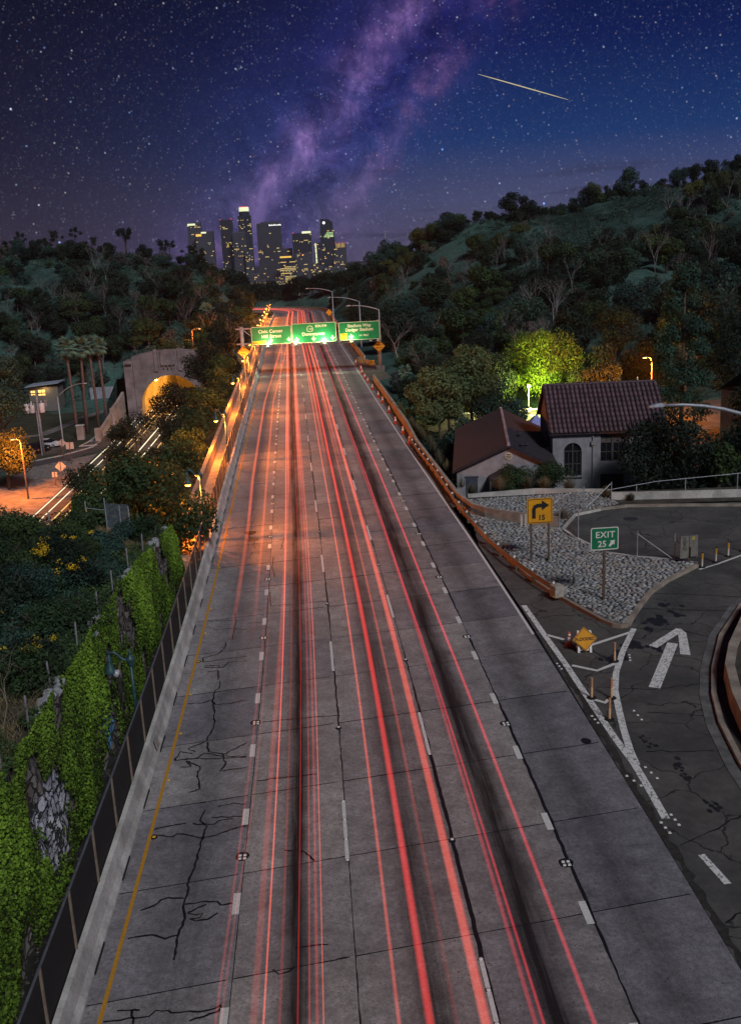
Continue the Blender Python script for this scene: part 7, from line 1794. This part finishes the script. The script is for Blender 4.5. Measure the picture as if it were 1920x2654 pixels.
for k in range(85):
    f = random.random() ** .9; z = 1.5 + 18.5 * f; rad = 4.3 * (1 - f) ** .62 * random.uniform(.55, 1.0); a = random.uniform(0, 6.28); L.append((math.cos(a) * rad, math.sin(a) * rad, z, random.uniform(.8, 1.4)))
link('crown', crown('crown', L, 19000, .17, LEAF_T, .2, .3, .75), t)
for i, (x, y, h, r_) in enumerate(((15.2, 75.6, 3.1, 1.75), (17.9, 75.4, 3.5, 2.0))):
    tree('shrub', ('left of the two rounded shrubs in front of the parish house', 'right of the two rounded shrubs in front of the parish house')[i], 'shrub', h, r_, h * .47, LEAF_M, 5200, .085, 400 + i, (x, y, -1.5 + .1), nl=16, trunk_r=.08, lr=(.3, .45))
for k in range(20):
    t_ = random.uniform(76, 160); x = shift(t_) + random.uniform(12.2, 14.5)
    if t_ > 147: x += 3
    put([SHRUB[0], SHRUB[1], SHRUB[3]], x, t_, random.uniform(.7, 1.25), 'low scrub on the slope outside the right barrier', 'scrub outside the right barrier', zoff=.2)
for k in range(24):
    x, y = random.uniform(13, 62), random.uniform(143, 165)
    put([LEAFY[0], LEAFY[3], LEAFY[2]], x, y, random.uniform(.8, 1.4), 'dark tree behind the church car park', 'dark trees behind the church car park')
# tufts
def tuft(label, loc, h, r_, n_, mat, group=None):
    t = thing('grass_tuft', label, 'grass tuft', loc, 0, group)
    a = RNG.uniform(0, 2 * np.pi, n_); q = RNG.uniform(0, 1, n_) ** .7
    base_ = np.stack([np.cos(a) * q * r_ * .25, np.sin(a) * q * r_ * .25, np.zeros(n_)], -1)
    tip = np.stack([np.cos(a) * q * r_, np.sin(a) * q * r_, h * (1.05 - .45 * q ** 2) * RNG.uniform(.75, 1.1, n_)], -1)
    mid = (base_ + tip) / 2; T = tip - base_; ln = np.linalg.norm(T, axis=1)
    V = np.empty((n_, 3, 3)); sd = np.stack([-np.sin(a), np.cos(a), np.zeros(n_)], -1) * .012
    V[:, 0] = base_ - sd; V[:, 1] = base_ + sd; V[:, 2] = tip
    me = bpy.data.meshes.new('blades'); me.from_pydata(V.reshape(-1, 3).tolist(), [], np.arange(n_ * 3).reshape(-1, 3).tolist())
    at = me.attributes.new('shade', 'FLOAT', 'POINT'); at.data.foreach_set('value', np.repeat(RNG.uniform(0, 1, n_), 3).astype(np.float32)); me.materials.append(mat)
    link('blades', me, t); return t
for loc, lab, h, r_ in (((11.5, 74.6, -.3), 'dry grass tuft nearest the bend of the right barrier', 1.0, .7), ((13.5, 73.6, .1), 'largest dry grass tuft in front of the parish house', 1.3, 1.0), ((15.8, 73.9, .1), 'dry grass tuft left behind the turn arrow sign', 1.0, .9), ((17.0, 73.6, .1), 'dry grass tuft right behind the turn arrow sign', 1.0, .9), ((18.6, 72.6, .1), 'dry grass tuft behind the leaning chain link corner', 1.0, .9), ((20.6, 69.6, .1), 'small dry tuft at the left end of the garden wall', .9, .6), ((22.0, 68.3, .1), 'smallest dry tuft in front of the garden wall', .6, .5), ((16.2, 64.6, .1), 'brown tuft beside the bent chain link panel', .7, .9), ((14.6, 74.8, -.2), 'dry grass tuft between the shrubs and the edging', .9, .8)):
    tuft(lab, loc, h, r_, 420, LEAF_G)
for k in range(14):
    t_ = 78 + 3.2 * k
    tuft('pale dry tuft along the outside of the right barrier', (shift(t_) + 11.6 + random.uniform(0, .5), t_, -.4), random.uniform(.8, 1.2), .7, 160, LEAF_G, 'dry tufts outside the right barrier')

# the bank above the ivy wall -------------------------------------------------
def bz(x, y): return float(bank_z(x, y))
def bank_shrub(label, x, y, h, r_, mat, n_, size, seed, group=None, blossom=0, cat='shrub', **k):
    t = tree('shrub', label, cat, h, r_, h * .46, mat, n_, size, seed, (x, y, bz(x, y) - .15), group, nl=14, trunk_r=.06, lr=(.3, .48), **k)
    if blossom:
        L = [(random.gauss(0, r_ * .35), random.gauss(0, r_ * .35) - r_ * .2, h * random.uniform(.75, 1.02), random.uniform(.12, .3)) for _ in range(9)]
        link('blossom', crown('blossom', L, blossom, .035, LEAF_Y, 0, .2, .8, .7), t)
    return t
GB = 'dark shrubs on the bank above the ivy wall'
for i, (x, y, h, r_, bl, lab) in enumerate(((-12.0, 43.5, 2.0, 1.6, 420, 'broom shrub with the largest crown of yellow blossom on the bank'), (-10.6, 41.6, 1.5, 1.1, 150, 'broom shrub with scattered yellow blossom right of the largest'), (-14.2, 38.5, 1.9, 1.4, 70, 'broom shrub with few yellow flowers at the left of the bank'), (-10.3, 32.6, 1.2, 1.0, 260, 'yellow blossoming broom left of the bell lantern'), (-13.0, 34.5, 1.6, 1.2, 50, 'broom shrub dotted yellow at the left edge of the bank'))):
    bank_shrub(lab, x, y, h, r_, LEAF_D, 5200, .06, 420 + i, None, bl)
for i in range(95):
    y = random.uniform(17, 54); x = -9.9 - random.random() ** 1.2 * 11
    if not in_view(x, y, bz(x, y) + .6, 1.15): continue
    bank_shrub('dark green shrub without flowers on the bank above the ivy wall', x, y, random.uniform(.9, 2.1), random.uniform(.8, 1.7), random.choice((LEAF_D, LEAF_T, LEAF_M, LEAF_M)), 3200, random.uniform(.055, .085), 440 + i, GB)
bt = bare_tree('twiggy_shrub', 'bare twiggy shrub arching over the bank beside the ivy wall', 3.6, 500, (-9.9, 27.4, bz(-9.9, 27.4)), None, .75, .035, 4, pm('twig', (.17, .14, .10), .9)); bt['category'] = 'shrub'
bt.rotation_euler = (R(-14), R(6), 0)
# ground cover on the bank
P = []
for _ in range(9000):
    y = random.uniform(14, 56); x = -9.1 - random.random() * 16
    if in_view(x, y, bz(x, y), 1.1): P.append((x, y, bz(x, y)))
P = np.array(P); per = 14; idx = np.repeat(np.arange(len(P)), per); m = len(idx)
off = RNG.normal(size=(m, 3)) * np.array([.16, .16, .0]); hh = RNG.uniform(.02, .34, m)
Cc = P[idx] + off; Cc[:, 2] += hh
dry = np.sin(P[:, 0] * .5 + 1) * np.cos(P[:, 1] * .22 + .4) + (P[:, 1] > 40) * .5
for nm_, sel, mt in (('bank_cover', dry < .35, LEAF_T), ('dry_bank_grass', dry >= .35, LEAF_G)):
    k = sel[idx]; s_ = (RNG.uniform(.04, .09, k.sum()) if nm_ == 'bank_cover' else RNG.uniform(.08, .20, k.sum()))
    N = RNG.normal(size=(k.sum(), 3)) + np.array([.2, -.3, .7]) if nm_ == 'bank_cover' else RNG.normal(size=(k.sum(), 3)) * np.array([1, 1, .25])
    link(nm_, leaf_mesh(nm_, Cc[k], N, s_, s_ * (.6 if nm_ == 'bank_cover' else .06), mt, None, np.tile(np.array([0, 0, 2.0]), (int(k.sum()), 1)) if nm_ != 'bank_cover' else None), None, 'stuff')
# litter in the gap below the ivy wall, leaves along the walkway edge
k = 900; yv = RNG.uniform(9, 57, k); Cc = np.stack([-8.62 + RNG.uniform(0, .5, k) ** 1.5, yv, np.full(k, .04)], -1); s_ = RNG.uniform(.03, .07, k)
link('leaf_litter', leaf_mesh('leaf_litter', Cc, RNG.normal(size=(k, 3)) * .3 + np.array([0, 0, 1]), s_, s_ * .6, LEAF_DG), None, 'stuff')
# wire fence on the crest of the bank
wf = thing('chain_fence', 'wire fence with ivy on its posts and a bluish mesh panel above the bank', 'chain link fence')
FP = [(-18.6, 55.6, 3.0), (-15.4, 55.0, 3.0), (-13.2, 54.6, 2.5), (-12.1, 54.4, 2.9), (-11.3, 54.3, 2.8), (-10.8, 54.2, 2.9)]
for x, y, h in FP: MB().tube([(x, y, bz(x, y) - .2), (x, y, bz(x, y) + h * .72)], .035, 6).build('post', STEEL, wf)
for a, b_ in ((0, 1), (2, 3)): MB().tube([(FP[a][0], FP[a][1], bz(*FP[a][:2]) + 1.4), (FP[b_][0], FP[b_][1], bz(*FP[b_][:2]) + 1.4)], .022, 5).build('rail', STEEL, wf)
z_ = bz(-11.4, 54.3); MB().face([(-12.1, 54.4, z_), (-10.8, 54.2, z_), (-10.8, 54.2, z_ + 2.0), (-12.1, 54.4, z_ + 2.1)]).build('mesh_panel', seethru('blue_link', (.16, .19, .26), .38), wf)
for i, (x, y, zt) in enumerate(((-18.5, 55.5, 2.2), (-13.6, 54.6, 2.0), (-14.6, 54.8, 1.4))):
    L = [(0, 0, zt * f, .22 + .16 * f) for f in np.linspace(.1, 1, 7)] + ([(-.5, 0, zt, .3), (.5, 0, zt + .1, .3)] if i == 0 else [])
    o = link('ivy', crown('ivy', L, 900, .06, LEAF_M, .1, .3, 1.0), wf); o.location = (x, y, bz(x, y)); o['kind'] = 'stuff'
# palms
def palm(label, loc, h, seed, nf=34, fr_=2.3, group=None, r0=.3, skirt=True):
    rr = random.Random(seed); t = thing('fan_palm', label, 'palm tree', loc, 0, group)
    lean = (rr.uniform(-.5, .5), rr.uniform(-.3, .3))
    MB().tube([(0, 0, -.4), (lean[0] * .2, lean[1] * .2, h * .35), (lean[0] * .6, lean[1] * .6, h * .7), (lean[0], lean[1], h)], [r0 * 1.25, r0 * .9, r0 * .8, r0 * .85], 8).build('trunk', PALMBARK, t, True)
    me_ = None
    for i in range(nf):
        a = i * 2.399 + rr.uniform(-.2, .2); f = i / nf; el = R(80 - 130 * f + rr.uniform(-8, 8))
        if me_ is None:
            m_ = MB(); ns = 9; st = fr_ * .38
            m_.tube([(0, 0, 0), (st, 0, .03)], .025, 3)
            for k in range(ns):
                b0 = -1.25 + 2.5 * k / ns; b1 = b0 + 2.5 / ns; bm = (b0 + b1) / 2; L_2 = fr_ * .62 * (1 - .25 * abs(bm))
                p0 = (st, 0, .03); p1 = (st + L_2 * .6 * math.cos(b0), L_2 * .6 * math.sin(b0), -.02); p2 = (st + L_2 * .6 * math.cos(b1), L_2 * .6 * math.sin(b1), -.02); pm_ = (st + L_2 * .62 * math.cos(bm), L_2 * .62 * math.sin(bm), .05); tp = (st + L_2 * math.cos(bm), L_2 * math.sin(bm), -.32)
                m_.face([p0, p1, pm_]); m_.face([p0, pm_, p2]); m_.face([p1, tp, pm_]); m_.face([pm_, tp, p2])
            o = m_.build('frond', LEAF_P, t); me_ = o.data
            at = me_.attributes.new('shade', 'FLOAT', 'POINT'); at.data.foreach_set('value', RNG.uniform(.2, 1, len(me_.vertices)).astype(np.float32))
        else: o = link('frond', me_, t)
        o.location = (lean[0], lean[1], h + .15 - .4 * f); o.rotation_euler = (0, -el, a); s_ = rr.uniform(.85, 1.1); o.scale = (s_, s_, s_)
    if skirt:
        Ls = [(lean[0] * (1 - .02 * k), lean[1], h - .5 - .28 * k, .62 - .03 * k) for k in range(6)]
        o = link('skirt', crown('skirt', Ls, 260, .3, LEAF_DG, .5, .4, .9, .18), t)
    return t
palm('leftmost of the four tall palms, its trunk the most slanted', (-44.8, 186.4, LOW), 16.6, 1)
palm('second tall palm from the left, in front of the others', (-43.9, 190.5, LOW), 16.4, 2)
palm('third of the four tall palms, close beside the rightmost', (-42.3, 193.6, LOW), 16.2, 3)
palm('rightmost of the four tall palms', (-41.0, 195.4, LOW), 16.0, 4)
palm('short palm between the trunks of the tall ones', (-46.2, 200, LOW), 9.4, 5, 24, 1.8)
palm('lone dark palm on the slope above the tunnel', (-24.4, 235, gz(-24.4, 235)), 6.8, 6, 26, 2.2)
palm('pale little yucca palm beside the right gantry column', (13.6, 150, -3.6), 4.4, 7, 20, 1.3, None, .14, False)

# spare prototypes that no slope ended up using
for p in LEAFY + SHRUB + BARE + EUC:
    if p.name not in USED:
        for c in list(p.children): bpy.data.objects.remove(c)
        bpy.data.objects.remove(p)
HAZE = 0.00005

# ------------------------------------------------------------------ haze over the valley
hm = bpy.data.materials.new('haze_air'); hm.use_nodes = True
ht_ = NT(hm.node_tree); ht_.n.clear()
pv = ht_.node('ShaderNodeVolumePrincipled'); pv.inputs['Color'].default_value = (.80, .74, .92, 1); pv.inputs['Density'].default_value = HAZE; pv.inputs['Anisotropy'].default_value = 0.0
ho = ht_.node('ShaderNodeOutputMaterial'); ht_.l.new(pv.outputs[0], ho.inputs['Volume'])
MB().box(0, 1150, 65, 1600, 2620, 214).build('haze', hm, kind='stuff')
